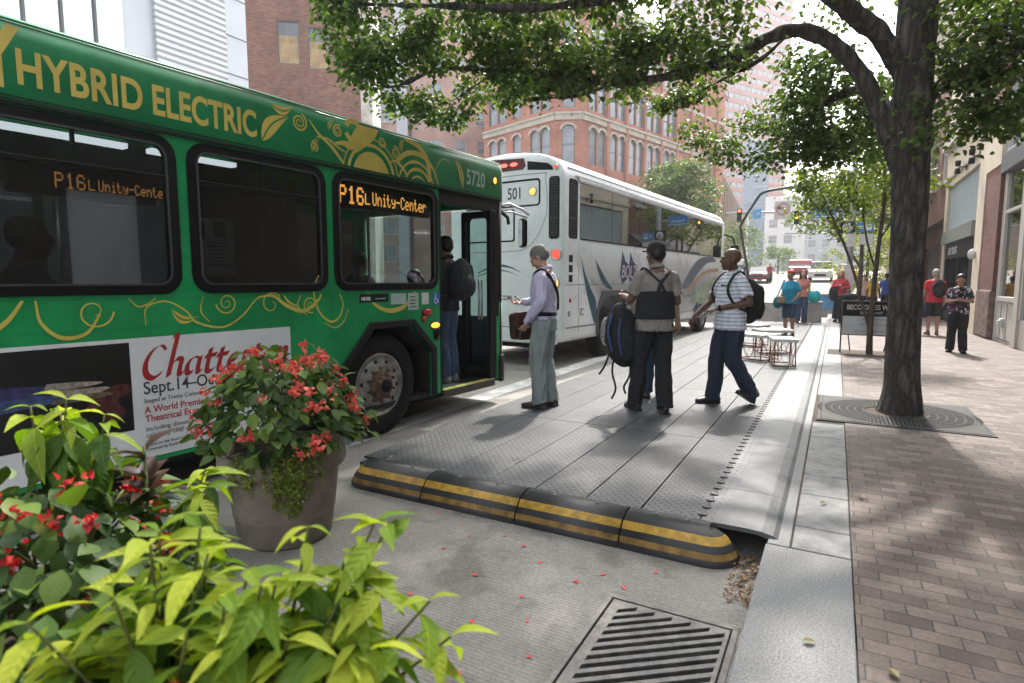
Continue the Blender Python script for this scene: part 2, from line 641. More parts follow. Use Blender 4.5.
# --- kerb: granite edge and the paler slabs behind it
kb = MB()
kb.box(-.27, .136, .2, 3.345, -.3, 0)
kb.box(-.27, .136, -1.8, .195, -.3, 0)
yy = 3.355
for L in (1.9, 1.85, 1.95, 1.9, 1.9, 1.8, 1.9, 1.9, 1.9, 1.9, 1.9, 1.9, 1.9, 1.9, 1.9, 1.9, 1.9):
    kb.box(-.262, -.152, yy, yy + L - .008, -.3, 0)
    yy += L
rnd = random.Random(4)
yy = 3.355
for L in (.33, .6, .46, 1.2, .62):
    kb.box(-.143, .136, yy, yy + L - .008, -.3, .001 * rnd.random(), 1)
    yy += L
yy = 8.2
while yy < 34:
    L = .9 + rnd.random() * .5
    kb.box(-.143, .136, yy, yy + L - .008, -.3, .001 * rnd.random(), 1)
    yy += L
o = tag(kb.build('kerb', [M_GRANITE, M_GRANITE2], bevel=.006), kind='structure')
jb = MB()
jb.box(-.25, .14, 3.3, 36, -.3, -.008)
tag(jb.build('kerb_bed', M_SOIL), kind='structure')

def brick_paving():
    m = bpy.data.materials.new('brick_paving')
    m.use_nodes = True
    t, b = nodes_of(m)
    L = t.links.new
    tc = t.nodes.new('ShaderNodeTexCoord')
    nz = t.nodes.new('ShaderNodeTexNoise'); nz.inputs['Scale'].default_value = 1.3; nz.inputs['Detail'].default_value = 3
    L(tc.outputs['Object'], nz.inputs['Vector'])
    mx = t.nodes.new('ShaderNodeMix'); mx.data_type = 'VECTOR'; mx.inputs[0].default_value = .018
    L(tc.outputs['Object'], mx.inputs[4]); L(nz.outputs['Color'], mx.inputs[5])
    br = t.nodes.new('ShaderNodeTexBrick')
    br.inputs['Scale'].default_value = 1
    br.inputs['Brick Width'].default_value = .168
    br.inputs['Row Height'].default_value = .092
    br.inputs['Mortar Size'].default_value = .0035
    br.inputs['Mortar Smooth'].default_value = .3
    br.inputs['Bias'].default_value = -.1
    br.inputs['Color1'].default_value = (.090, .067, .056, 1)
    br.inputs['Color2'].default_value = (.198, .154, .130, 1)
    br.inputs['Mortar'].default_value = (.05, .042, .038, 1)
    L(mx.outputs[1], br.inputs['Vector'])
    n = t.nodes.new('ShaderNodeTexNoise'); n.inputs['Scale'].default_value = 2.2; n.inputs['Detail'].default_value = 8; n.inputs['Roughness'].default_value = .7
    L(tc.outputs['Object'], n.inputs['Vector'])
    r = t.nodes.new('ShaderNodeValToRGB')
    r.color_ramp.elements[0].color = (.62, .62, .64, 1); r.color_ramp.elements[0].position = .3
    r.color_ramp.elements[1].color = (1.3, 1.28, 1.26, 1); r.color_ramp.elements[1].position = .7
    L(n.outputs['Fac'], r.inputs[0])
    mm = t.nodes.new('ShaderNodeMix'); mm.data_type = 'RGBA'; mm.blend_type = 'MULTIPLY'; mm.inputs[0].default_value = .9
    L(br.outputs['Color'], mm.inputs[6]); L(r.outputs[0], mm.inputs[7])
    n3 = t.nodes.new('ShaderNodeTexNoise'); n3.inputs['Scale'].default_value = 60; n3.inputs['Detail'].default_value = 4
    L(tc.outputs['Object'], n3.inputs['Vector'])
    r3 = t.nodes.new('ShaderNodeValToRGB')
    r3.color_ramp.elements[0].color = (.7, .7, .7, 1); r3.color_ramp.elements[0].position = .35
    r3.color_ramp.elements[1].color = (1.2, 1.2, 1.2, 1); r3.color_ramp.elements[1].position = .7
    L(n3.outputs['Fac'], r3.inputs[0])
    m2 = t.nodes.new('ShaderNodeMix'); m2.data_type = 'RGBA'; m2.blend_type = 'MULTIPLY'; m2.inputs[0].default_value = .7
    L(mm.outputs[2], m2.inputs[6]); L(r3.outputs[0], m2.inputs[7])
    L(m2.outputs[2], b.inputs['Base Color'])
    b.inputs['Roughness'].default_value = .7
    inv = t.nodes.new('ShaderNodeMath'); inv.operation = 'MULTIPLY_ADD'; inv.inputs[1].default_value = -1.; inv.inputs[2].default_value = 1.
    L(br.outputs['Fac'], inv.inputs[0])
    a2 = t.nodes.new('ShaderNodeMath'); a2.operation = 'MULTIPLY_ADD'; a2.inputs[1].default_value = .25
    L(n3.outputs['Fac'], a2.inputs[0]); L(inv.outputs[0], a2.inputs[2])
    bp = t.nodes.new('ShaderNodeBump'); bp.inputs['Strength'].default_value = .6; bp.inputs['Distance'].default_value = .008
    L(a2.outputs[0], bp.inputs['Height']); L(bp.outputs[0], b.inputs['Normal'])
    return m
M_BRICKPAVE = brick_paving()
pv = MB()
N = 26
gx = [.142 + (6.2 - .142) * i / N for i in range(N + 1)]
gy = [-6 + 46 * j / 180 for j in range(181)]
vs = []
for yv in gy:
    for xv in gx:
        h = .006 * mnoise.noise(Vector((xv * 1.1, yv * 1.1, 0))) - .004
        vs.append((xv, yv, h))
fs = [(j * (N + 1) + i, j * (N + 1) + i + 1, (j + 1) * (N + 1) + i + 1, (j + 1) * (N + 1) + i) for j in range(180) for i in range(N)]
pv.add(vs, fs, 0, True)
tag(pv.build('pavement', M_BRICKPAVE), kind='structure')
fp = MB()
fp.box(.136, 60, 40, 140, -.3, -.004)
fp.box(-60, -14.5, -30, 15, -.3, -.004)
tag(fp.build('far_pavement', mat('pale_concrete', (.38, .37, .35), .8, var=.15, vscale=1.5, bump=.2)), kind='structure')

# --- storm drain
sdn = thing('storm_drain', 'cast iron storm drain grate with diagonal slots set in the road beside the granite kerb', 'drain', (-.62, 2.1, -.15))
def loc_(m, T): return m.build(*T)
d = MB()
rw = .03
for (x0, x1, y0, y1) in ((DX0, DX1, DY1 - rw, DY1), (DX0, DX0 + rw, DY0, DY1 - rw), (DX1 - rw, DX1, DY0, DY1 - rw)):
    d.box(x0 + .62, x1 + .62, y0 - 2.1, y1 - 2.1, -.12, .003)
d.build('frame', M_IRON, sdn, bevel=.004)
gx0, gx1, gy0, gy1 = DX0 + rw + .008, DX1 - rw - .006, DY0, DY1 - rw - .008
loops = [rect(gx0 + .62, gy0 - 2.1, gx1 + .62, gy1 - 2.1)]
th = math.tan(radians(38))
mx0, mx1 = gx0 + .05, gx1 - .02
my1 = gy1 - .022
for k in range(30):
    yb = .98 + k * .066           # slot centre at x = mx0
    w2 = .0165
    poly = []
    lo0, lo1 = yb - w2, yb - w2 + th * (mx1 - mx0)
    hi0, hi1 = yb + w2, yb + w2 + th * (mx1 - mx0)
    xa, xb = mx0, mx1
    if hi0 > my1:
        break
    if hi1 > my1:
        xb = mx0 + (my1 - hi0) / th
    if lo0 < gy0 + .01:
        xa = mx0 + (gy0 + .01 - lo0) / th
    if xb - xa < .04:
        continue
    f = lambda x, base: base + th * (x - mx0)
    loops.append([(xa + .62, f(xa, yb - w2) - 2.1), (xb + .62, f(xb, yb - w2) - 2.1), (xb + .62, f(xb, yb + w2) - 2.1), (xa + .62, f(xa, yb + w2) - 2.1)])
vs, fs = shape2d(loops, .04)
gm = MB().add(vs, fs, 0, False, Matrix.Translation((0, 0, -.04)))
gm.build('grate', M_IRON, sdn, bevel=.003)
pit = MB()
pit.box(DX0 + .62, DX1 + .62, DY0 - 2.1, DY1 - 2.1, -.6, -.59)
for (x0, x1, y0, y1) in ((DX0, DX0 + .004, DY0, DY1), (DX1 - .004, DX1, DY0, DY1), (DX0, DX1, DY1 - .004, DY1)):
    pit.box(x0 + .62, x1 + .62, y0 - 2.1, y1 - 2.1, -.6, -.121)
pit.build('pit', M_DARK, sdn)

# --- tree grate
def tree_grate(cx, cy, hx, hy, name, label):
    tg = thing(name, label, 'tree grate', (cx, cy, 0))
    fr = MB()
    fr.box(-hx, hx, -hy, -hy + .035, -.02, .008); fr.box(-hx, hx, hy - .035, hy, -.02, .008)
    fr.box(-hx, -hx + .035, -hy + .035, hy - .035, -.02, .008); fr.box(hx - .035, hx, -hy + .035, hy - .035, -.02, .008)
    fr.build('frame', M_IRON_D, tg, bevel=.003)
    bd = MB(); bd.box(-hx + .035, hx - .035, -hy + .035, hy - .035, -.02, .0035)
    bd.build('soil_bed', M_SOIL, tg)
    sl = MB()
    r = .30
    k = 0
    while r < .68:                                      # rings of short radial bars
        n = int(2 * pi * r / .034)
        for i in range(n):
            a = 2 * pi * (i + .5 * (k % 2)) / n
            M = Matrix.Rotation(a, 4, 'Z')
            sl.box(r, r + .062, -.0085, .0085, .004, .012, 0, M)
        r += .0
        sl.lathe([(r - .006, .004), (r - .006, .0115), (r + .006, .0115), (r + .006, .004)], 72, None, 0, False)
        r += .076
        k += 1
    sl.build('grate_rings', M_IRON_D, tg)
    vs, fs = shape2d([rect(-hx + .04, -hy + .04, hx - .04, hy - .04), [(.69 * cos(2 * pi * i / 64), .69 * sin(2 * pi * i / 64)) for i in range(64)]], .008)
    if hy < .72:
        pass
    MB().add(vs, fs, 0, False, Matrix.Translation((0, 0, .003))).build('corner_plate', M_IRON_D, tg)
    return tg
tree_grate(.62, 7.42, .735, .735, 'tree_grate', 'square iron tree grate with rings of slots round the big trunk')

# ================================================================== BOARDING PLATFORM
def tread_rubber(name, col, rough):
    m = bpy.data.materials.new(name)
    m.use_nodes = True
    t, b = nodes_of(m)
    L = t.links.new
    tc = t.nodes.new('ShaderNodeTexCoord')
    geo = t.nodes.new('ShaderNodeNewGeometry')
    br = t.nodes.new('ShaderNodeTexBrick')
    br.inputs['Scale'].default_value = 1
    br.inputs['Brick Width'].default_value = .06
    br.inputs['Row Height'].default_value = .034
    br.inputs['Mortar Size'].default_value = .008
    br.inputs['Mortar Smooth'].default_value = .6
    br.inputs['Color1'].default_value = (1, 1, 1, 1); br.inputs['Color2'].default_value = (.9, .9, .9, 1); br.inputs['Mortar'].default_value = (.40, .40, .40, 1)
    L(geo.outputs['Position'], br.inputs['Vector'])
    n = t.nodes.new('ShaderNodeTexNoise'); n.inputs['Scale'].default_value = 1.6; n.inputs['Detail'].default_value = 8; n.inputs['Roughness'].default_value = .7
    L(geo.outputs['Position'], n.inputs['Vector'])
    r = t.nodes.new('ShaderNodeValToRGB')
    r.color_ramp.elements[0].position = .3; r.color_ramp.elements[1].position = .7
    r.color_ramp.elements[0].color = (*[c * .7 for c in col], 1); r.color_ramp.elements[1].color = (*[c * 1.25 for c in col], 1)
    L(n.outputs['Fac'], r.inputs[0])
    oi = t.nodes.new('ShaderNodeObjectInfo')
    mr = t.nodes.new('ShaderNodeMapRange'); mr.inputs['To Min'].default_value = .82; mr.inputs['To Max'].default_value = 1.12
    L(oi.outputs['Random'], mr.inputs[0])
    m1 = t.nodes.new('ShaderNodeMix'); m1.data_type = 'RGBA'; m1.blend_type = 'MULTIPLY'; m1.inputs[0].default_value = 1
    L(r.outputs[0], m1.inputs[6]); L(br.outputs['Color'], m1.inputs[7])
    m2 = t.nodes.new('ShaderNodeVectorMath'); m2.operation = 'SCALE'
    L(m1.outputs[2], m2.inputs[0]); L(mr.outputs[0], m2.inputs[3])
    L(m2.outputs[0], b.inputs['Base Color'])
    b.inputs['Roughness'].default_value = rough
    inv = t.nodes.new('ShaderNodeMath'); inv.operation = 'MULTIPLY_ADD'; inv.inputs[1].default_value = -1.; inv.inputs[2].default_value = 1.
    L(br.outputs['Fac'], inv.inputs[0])
    bp = t.nodes.new('ShaderNodeBump'); bp.inputs['Strength'].default_value = 1.; bp.inputs['Distance'].default_value = .012
    L(inv.outputs[0], bp.inputs['Height']); L(bp.outputs[0], b.inputs['Normal'])
    return m
M_TREAD = tread_rubber('tread_rubber', (.115, .12, .125), .48)
M_RUBBER = mat('black_rubber', (.035, .035, .036), .5, var=.25, vscale=8, bump=.15, bscale=60)
M_YEL = mat('worn_yellow', (.50, .30, .045), .55, var=.28, vscale=22, bump=.1)
M_YELD = mat('rubbed_yellow', (.26, .15, .035), .65, var=.4, vscale=16)
M_RAMP = mat('ramp_plastic', (.125, .13, .135), .5, var=.28, vscale=3.2, bump=.15, bscale=25)

PX, PY = -1.9, 3.2
plat = thing('boarding_platform', 'raised grey rubber bus boarding platform of treaded panels with black and yellow front kerb', 'platform', (PX, PY, -.15))
PM = Matrix.Translation((-PX, -PY, .15))
bs = MB(); bs.box(-3.22, -.63, 3.35, 22.0, -.15, .004)
bs.build('base', M_RUBBER, plat, PM)
xe = [-3.26, -2.81, -2.45, -2.09, -1.72, -1.355, -.99, -.635]
yl = [3.43, 5.3, 7.7, 10.1, 12.5, 14.9, 17.3, 19.7, 22.05]
for i in range(7):
    for j in range(8):
        off = .0
        p = MB(); p.box(xe[i] + .004, xe[i + 1] - .004, yl[j] + .003, yl[j + 1] - .003, .004, .0225 + .001 * rnd.random())
        p.build('panel', M_TREAD, plat, PM, bevel=.003)
# front kerb: profile swept round the front, four pieces
prof = [(0, -.15), (0, -.118), (.008, -.112), (.02, -.078), (.026, -.072), (.04, -.05), (.048, -.044), (.075, -.012), (.085, -.006), (.12, .014), (.17, .024), (.235, .026), (.235, .0)]
pm = [0, 0, 1, 0, 0, 0, 1, 0, 0, 0, 0, 0]
pm = [0, 0, 2, 0, 0, 0, 1, 1, 0, 0, 0, 0]
path = []
for i in range(7):                                     # left corner
    a = radians(180 + 90 * i / 6)
    path.append((-3.09 + .19 * cos(a), 3.39 + .19 * sin(a), cos(a), sin(a)))
path = [(-3.28, 3.6, -1, 0)] + path
for x in (-2.525, -2.515, -1.76, -1.75, -1.06, -1.05):
    path.append((x, 3.2, 0, -1))
for i in range(7):
    a = radians(270 + 90 * i / 6)
    path.append((-.57 + .17 * cos(a), 3.37 + .17 * sin(a), cos(a), sin(a)))
def sweep(i0, i1):
    k = MB()
    vs, fs, ms = [], [], []
    n = len(prof)
    for (x, y, nx, ny) in path[i0:i1 + 1]:
        for dd, z in prof:
            dd = min(dd, .166) if nx > .01 and x > -1 else dd
            vs.append((x - nx * dd, y - ny * dd, z))
    for a in range(i1 - i0):
        for b in range(n - 1):
            k.add([vs[a * n + b], vs[(a + 1) * n + b], vs[(a + 1) * n + b + 1], vs[a * n + b + 1]], [(0, 1, 2, 3)], pm[b], True)
    for a in (0, i1 - i0):
        k.add(vs[a * n:(a + 1) * n], [tuple(range(n))], 0)
    o = k.build('edge_kerb', [M_RUBBER, M_YEL, M_YELD], plat, PM)
    bm = bmesh.new(); bm.from_mesh(o.data)
    bmesh.ops.remove_doubles(bm, verts=bm.verts, dist=1e-5)
    bmesh.ops.recalc_face_normals(bm, faces=bm.faces)
    bm.to_mesh(o.data); bm.free()
    return o
nl = 8
for i0, i1 in ((0, nl), (nl + 1, nl + 2), (nl + 3, nl + 4), (nl + 5, len(path) - 1)):
    sweep(i0, i1)
for x in (-3.02, -2.72, -2.3, -1.98, -1.55, -1.25, -.88, -.7):
    b = MB(); b.lathe([(0, .034), (.012, .033), (.016, .026), (.016, .02)], 10, Matrix.Translation((x, 3.385, 0)))
    b.build('bolt', M_IRON, plat, PM)
# ramp sections down to the kerb
rp = [(-.632, .004), (-.632, .024), (-.5, .03), (-.38, .03), (-.30, .026), (-.24, .014), (-.205, -.004), (-.185, -.025), (-.178, -.045), (-.19, -.05), (-.24, -.02), (-.32, .004)]
yy = 3.42
for L in (.64, 1.28, .98, 1.28, 1.28, 1.28, 1.28, 1.28, 1.28, 1.28, 1.28, 1.28, 1.28, 1.28, 1.28):
    r_ = MB()
    n = len(rp)
    vs = [(x, yy + .003, z) for x, z in rp] + [(x, yy + L - .003, z) for x, z in rp]
    r_.add(vs, [(i, n + i, n + (i + 1) % n, (i + 1) % n) for i in range(n)], 0, False)
    r_.add(vs, [tuple(range(n)), tuple(range(2 * n - 1, n - 1, -1))], 0)
    for q in range(int(L / .09)):                      # small studs in rows
        for xx in (-.575, -.53):
            r_.lathe([(0, .0325), (.003, .032), (.0045, .0285)], 6, Matrix.Translation((xx, yy + .06 + q * .09, -.001 if xx < -.4 else -.0035)))
    o = r_.build('ramp_panel', M_RAMP, plat, PM)
    yy += L
te = MB()
q = 0
yy = 3.5
while yy < 21.8:
    te.box(-.66, -.612, yy, yy + .035, .015, .0325 if 1 else 0)
    te.box(-.645, -.628, yy + .035, yy + .09, .015, .0322)
    yy += .128
te.build('joint_teeth', M_RUBBER, plat, PM)

# dead leaves and grit by the kerb, fallen petals
rng = np.random.default_rng(5)
Tl = leaf_template(.6, .15, .12, 3)
n = 170
px = np.stack([rng.uniform(-.42, -.28, n), 3.02 + rng.uniform(-.12, .42, n) , np.full(n, -.143) + rng.uniform(0, .02, n)], 1)
yd = rng.normal(size=(n, 3)); yd[:, 2] *= .25
nn = np.stack([rng.normal(size=n) * .4, rng.normal(size=n) * .4, np.ones(n)], 1)
V, F = scatter(Tl, px, yd, nn, rng.uniform(.014, .034, n), rng)
tag(np_mesh('dead_leaf_litter', V, F, leaf_mat('dead_leaf', (.10, .05, .02), (.36, .22, .10), .1)), kind='stuff', label='brown dead leaves heaped in the gutter at the platform corner')
M_PETAL = mat('petal', (.72, .07, .06), .5, var=.2)
pr = random.Random(11)
spots = [(-1.72, 3.02), (-1.55, 2.95), (-1.38, 2.82), (-1.95, 2.7), (-1.62, 2.52), (-1.3, 2.45), (-1.12, 2.72), (-1.02, 2.86), (-2.05, 3.05), (-1.4, 2.15), (-1.18, 2.28), (-1.8, 2.2), (-.88, 2.78), (-1.5, 1.75), (-1.25, 1.82), (-2.25, 2.75), (-.78, 3.02), (-1.9, 2.9), (-1.05, 2.05), (-2.3, 3.12)]
for i, (x, y) in enumerate(spots):
    p = MB()
    s = .010 + .008 * pr.random()
    a = pr.random() * 6
    pts = []
    for k in range(7):
        t = 2 * pi * k / 7
        rr = s * (1 + .35 * sin(2 * t))
        pts.append((rr * cos(t), rr * .75 * sin(t), .003 + .004 * pr.random()))
    p.add([(0, 0, .001)] + pts, [(0, k + 1, (k + 1) % 7 + 1) for k in range(7)], 0, True, rz(a))
    o = p.build('fallen_petal', M_PETAL, loc=(x, y, -.149))
    tag(o, 'small red petal fallen flat on the grey concrete road in front of the platform', 'petal', 'red petals fallen on the road')
for x, y, a in ((-.05, 2.45, .5), (.26, 2.38, 2.), (-.02, 4.1, 1.), (.23, 4.35, 2.4)):
    V, F = scatter(leaf_template(.55, .2, .1, 4), np.array([[0, 0, .012]]), np.array([[cos(a), sin(a), .05]]), np.array([[.1, .1, 1.]]), np.array([.055]), rng)
    o = np_mesh('fallen_leaf', V, F, leaf_mat('fallen_leaf', (.10, .13, .03), (.30, .22, .08), .1))
    o.location = (x, y, 0)
    tag(o, {(-.05): 'curled green leaf lying on the big foremost granite kerb slab', .26: 'brown leaf lying on the bricks nearest the camera', -.02: 'small leaf lying on the kerb slab beside the ramp', .23: 'leaf lying on the bricks beyond the big kerb slab'}[x], 'leaf')
# ================================================================== GREEN HYBRID BUS
def paint(name, col, rough=.3, dirt=.26):
    m = mat(name, col, rough, var=dirt, vscale=1.7, coat=.15, spec=.4)
    m.node_tree.nodes['Principled BSDF'].inputs['Coat Roughness'].default_value = .12
    return m
M_GREEN = paint('green_paint', (.008, .275, .082))
M_GREEN_D = paint('dark_green_paint', (.007, .185, .064))
M_TAN = mat('tan_vinyl', (.52, .40, .085), .45, var=.1)
M_GOLD = mat('yellow_vinyl', (.56, .47, .085), .45, var=.1)
M_BLK = mat('black_frame', (.005, .005, .0055), .45, var=.2, spec=.2)
M_BLKM = mat('matt_black', (.008, .008, .009), .7, var=.2, spec=.3)
M_GREYP = mat('grey_plastic', (.04, .04, .04), .6, var=.2)
M_INT = mat('bus_interior_grey', (.02, .021, .023), .7, var=.2)
M_WHITEV = mat('white_vinyl', (.68, .70, .72), .4, var=.08, vscale=2)
M_POSTK = mat('poster_black', (.012, .012, .013), .35, var=.2)
M_RED = mat('poster_red', (.36, .02, .025), .5, var=.1)
M_INK = mat('poster_ink', (.05, .05, .06), .5, var=.1)
M_TIRE = mat('tyre', (.009, .009, .009), .8, spec=.25, var=.35, vscale=9, bump=.2, bscale=50)
M_RIM = mat('dull_aluminium', (.30, .285, .265), .6, .3, var=.4, vscale=9, bump=.1)
M_RUST = mat('rusty_hub', (.15, .085, .055), .8, .2, var=.7, vscale=22, bump=.5, bscale=50)
M_AMB = mat('amber_lens', (.75, .22, .02), .25, var=0, emit=(1, .32, .03), estr=1.2)
M_AMBD = mat('amber_reflector', (.8, .22, .03), .3, var=0)
M_REDL = mat('red_lens', (.5, .02, .015), .25, var=0)
M_LED = mat('led_amber', (.9, .4, .05), .5, var=0, emit=(1., .46, .10), estr=.62)
M_SEAT = mat('bus_seat', (.02, .03, .06), .8, var=.3, vscale=30)
M_STEEL = mat('steel', (.5, .5, .5), .3, .9, var=.1)
M_GLASS_BUS = glass_mat('bus_glass', (.40, .42, .42), .10)
M_GLASS_FAR = glass_mat('far_glass', (.30, .32, .32), .015)
M_GLASS_FRONT = glass_mat('front_side_glass', (.70, .75, .74), .015)
M_GLASS_CLEAR = glass_mat('clear_glass', (.84, .92, .90), .03)
M_TUBE = mat('light_tube', (.9, .9, .9), .5, var=0, emit=(.9, .93, 1.), estr=2.2)
M_STEP = mat('step_yellow', (.50, .42, .10), .7, var=.5, vscale=25)

bus = thing('city_bus', 'green hybrid electric city bus with open front door and golden scroll decoration beside the platform', 'bus', (-3.92, 4.45, -.15), radians(-4))
REAR, FRONT_Y = -9.9, 2.08

# -- near side skin with window, door and wheel openings
wins = [(-.59, .85), (-1.87, -.66), (-3.15, -1.94), (-4.45, -3.22), (-5.75, -4.52), (-7.05, -5.82)]
ZW0, ZW1 = 1.48, 2.555
outer = [(REAR, .33), (-.66, .33), (-.64, .58), (-.14, 1.10), (.41, 1.10), (.72, .81), (.72, .31), (.885, .31), (.885, 2.56),
         (1.985, 2.56), (1.985, .31), (FRONT_Y, .31), (FRONT_Y, 2.6), (REAR, 2.6)]
loops = [outer] + [rrect(a + .01, ZW0 + .01, b - .01, ZW1 - .01, .13) for a, b in wins]
vs, fs = shape2d(loops, .05)
body = MB().add(vs, fs, 0, False, at(-.05, 0, 0, SIDE)).build('body', [M_GREEN], bus, bevel=.004)
# far side skin
loops = [rect(REAR, .33, FRONT_Y, 2.6)] + [rrect(a, 1.35, b, 2.45, .1) for a, b in [(-.4, .75), (.85, 1.95)] + wins[1:]]
vs, fs = shape2d(loops, .05)
MB().add(vs, fs, 0, False, at(-2.55, 0, 0, SIDE)).build('far_side_panel', [M_GREEN], bus)
# front and rear walls
vs, fs = shape2d([rect(-2.50, .31, -.052, 2.6), rrect(-2.42, 1.05, -.12, 2.5, .1)], .05)
MB().add(vs, fs, 0, False, at(0, FRONT_Y, 0, FRONT)).build('front_panel', [M_GREEN], bus, bevel=.003)
fc = MB(); fc.tube([(-.03, FRONT_Y - .01, .5), (-.03, FRONT_Y - .01, 2.6)], .045, 12)
fc.build('corner_post', M_BLKM, bus)
cp = MB(); cp.tube([(-.055, FRONT_Y - .005, .52), (-.055, FRONT_Y - .005, 1.3)], [(.07, .07), (.07, .07)], 14)
cp.build('corner_panel', M_GREEN, bus)
bp = MB()
bp.prism([(-2.5, FRONT_Y), (-.03, FRONT_Y), (.02, FRONT_Y - .06), (.03, FRONT_Y + .0), (.0, FRONT_Y + .09), (-.12, FRONT_Y + .15), (-2.4, FRONT_Y + .17)], .27, .62)
bp.build('bumper', M_BLKM, bus, bevel=.015)
MB().box(-2.40, -.14, FRONT_Y - .03, FRONT_Y - .022, 1.07, 2.48).build('windscreen', M_GLASS_CLEAR, bus)
MB().box(-2.5, 0, REAR, REAR + .05, .33, 2.6).build('rear_panel', M_GREEN, bus)
fl = MB(); fl.box(-2.49, -.06, REAR + .06, FRONT_Y - .06, .28, .33)
fl.build('floor', M_INT, bus)
uc = MB(); uc.box(-2.4, -.35, REAR + .3, -.75, .12, .27); uc.box(-2.4, -.35, .8, 1.9, .16, .27); uc.box(-1.9, -.55, -.75, .8, .15, .9)
uc.build('chassis', M_BLKM, bus)
# roof with rounded shoulder
pr_ = [(.012, 2.585), (.018, 2.60), (.018, 2.92), (.008, 2.985), (-.02, 3.03), (-.07, 3.062), (-.2, 3.095), (-.7, 3.13), (-1.27, 3.14), (-1.85, 3.13), (-2.35, 3.095), (-2.48, 3.062), (-2.53, 3.03), (-2.56, 2.98), (-2.57, 2.92), (-2.57, 2.585)]
r_ = MB()
n = len(pr_)
ends = [(REAR, 1.), (REAR + .05, 1.), (FRONT_Y - .02, 1.), (FRONT_Y + .02, .99), (FRONT_Y + .035, .965)]
vs = []
for y, s in ends:
    for x, z in pr_:
        vs.append((-1.275 + (x + 1.275) * (1 - (1 - s) * .3), y, 2.585 + (z - 2.585) * s))
for a in range(len(ends) - 1):
    r_.add(vs[a * n:(a + 2) * n], [(i, (i + 1) % n, n + (i + 1) % n, n + i) for i in range(n)], 0, True)
r_.add(vs[-n:], [tuple(range(n))]); r_.add(vs[:n], [tuple(range(n))])
o = r_.build('roof_band', [M_GREEN_D], bus)
bm = bmesh.new(); bm.from_mesh(o.data); bmesh.ops.remove_doubles(bm, verts=bm.verts, dist=1e-4); bmesh.ops.recalc_face_normals(bm, faces=bm.faces)
for e in bm.edges:
    if len(e.link_faces) == 2 and e.calc_face_angle(0) > radians(55): e.smooth = False
bm.to_mesh(o.data); bm.free()
dr = MB(); dr.box(.0, .026, REAR, FRONT_Y, 2.566, 2.584); dr.box(.0, .0225, REAR, FRONT_Y, 2.60, 2.606)
dr.build('drip_rail_shadow', M_BLKM, bus)  # black rail and strip also draw the shadow line under the roof band
rl = MB(); rl.tube([(-.004, REAR, 3.026), (-.004, FRONT_Y - .01, 3.026)], .009, 6)
rl.build('roof_seam', M_GREEN, bus)
sm = MB()                                               # panel seams on the lower side
sm.box(.0005, .0016, REAR, .88, 1.452, 1.456); sm.box(.0005, .0016, -.62, -.616, .34, 1.45); sm.box(.0005, .0016, REAR, -.62, 1.255, 1.258)
sm.box(.0005, .0016, REAR, -.66, .355, .359)
sm.build('panel_seam', M_GREEN_D, bus)

# -- windows
for k, (a, b) in enumerate(wins):
    vs, fs = shape2d([rrect(a, ZW0, b, ZW1, .14), rrect(a + .075, ZW0 + .07, b - .075, ZW1 - .07, .08)], .05)
    f = MB().add(vs, fs, 0, False, at(-.038, 0, 0, SIDE))
    w = f.build('window', [M_BLK], bus, bevel=.004)
    li = [rrect(a + .065, ZW0 + .06, b - .065, ZW1 - .06, .09), rrect(a + .078, ZW0 + .073, b - .078, ZW1 - .073, .078)]
    vs, fs = shape2d(li, .006)
    MB().add(vs, fs, 0, False, at(.0125, 0, 0, SIDE)).build('gasket', M_GREYP, w)
    gl = MB(); gl.box(-.016, -.012, a + .07, b - .07, ZW0 + .065, ZW1 - .065)
    gl.build('pane', M_GLASS_BUS if k else M_GLASS_FRONT, w)
    if k:
        mu = MB(); mu.box(-.026, .004, a + .07, b - .07, 2.255, 2.275); mu.box(-.02, .008, a + .07, b - .07, 2.285, 2.289, 1); mu.box(-.026, -.002, (a + b) / 2 - .01, (a + b) / 2 + .01, 2.29, ZW1 - .06)
        mu.build('sash_bar', [M_BLK, M_GREYP], w)
for a, b in [(-.4, .75), (.85, 1.95)] + wins[1:]:
    w = MB(); w.box(-2.53, -2.525, a, b, 1.35, 2.45)
    w.build('far_pane', M_GLASS_FAR, bus)

# -- LED destination sign, 5x7 dot letters
DOT = {'P': '11110 10001 10001 11110 10000 10000 10000', '1': '00100 01100 00100 00100 00100 00100 01110', '6': '01110 10001 10000 11110 10001 10001 01110',
       'L': '10000 10000 10000 10000 10000 10000 11111', 'U': '10001 10001 10001 10001 10001 10001 01110', 'n': '00000 00000 10110 11001 10001 10001 10001',
       'i': '00100 00000 01100 00100 00100 00100 01110', 't': '01000 01000 11100 01000 01000 01001 00110', 'y': '00000 00000 10001 10001 01111 00001 01110',
       '-': '00000 00000 00000 11111 00000 00000 00000', 'C': '01110 10001 10000 10000 10000 10001 01110', 'e': '00000 00000 01110 10001 11111 10000 01110',
       'r': '00000 00000 10110 11001 10000 10000 10000', ' ': '00000 00000 00000 00000 00000 00000 00000'}
def dots(mb, s, u, z, h, wx=.8, bold=False):
    p = h / 7
    for ch in s:
        rows = DOT[ch].split()
        for j, row in enumerate(rows):
            for i, c in enumerate(row):
                if c == '1':
                    uu, zz = u + i * p * wx, z + (6 - j) * p
                    mb.box(0, .004, uu, uu + p * wx * (1.25 if bold else .92), zz, zz + p * .92)
        u += p * wx * (6.2 if not ch == 'i' else 5.4)
    return u
sg = MB(); sg.box(-.12, -.055, -.53, .79, 2.25, 2.50)
sign = sg.build('destination_sign', M_BLKM, bus)
lt = MB()
u = dots(lt, 'P16', -.465, 2.285, .165, .72, True)
u = dots(lt, 'L', u + .0, 2.298, .105, .8)
dots(lt, 'Unity-Center', u + .022, 2.298, .125, .60)
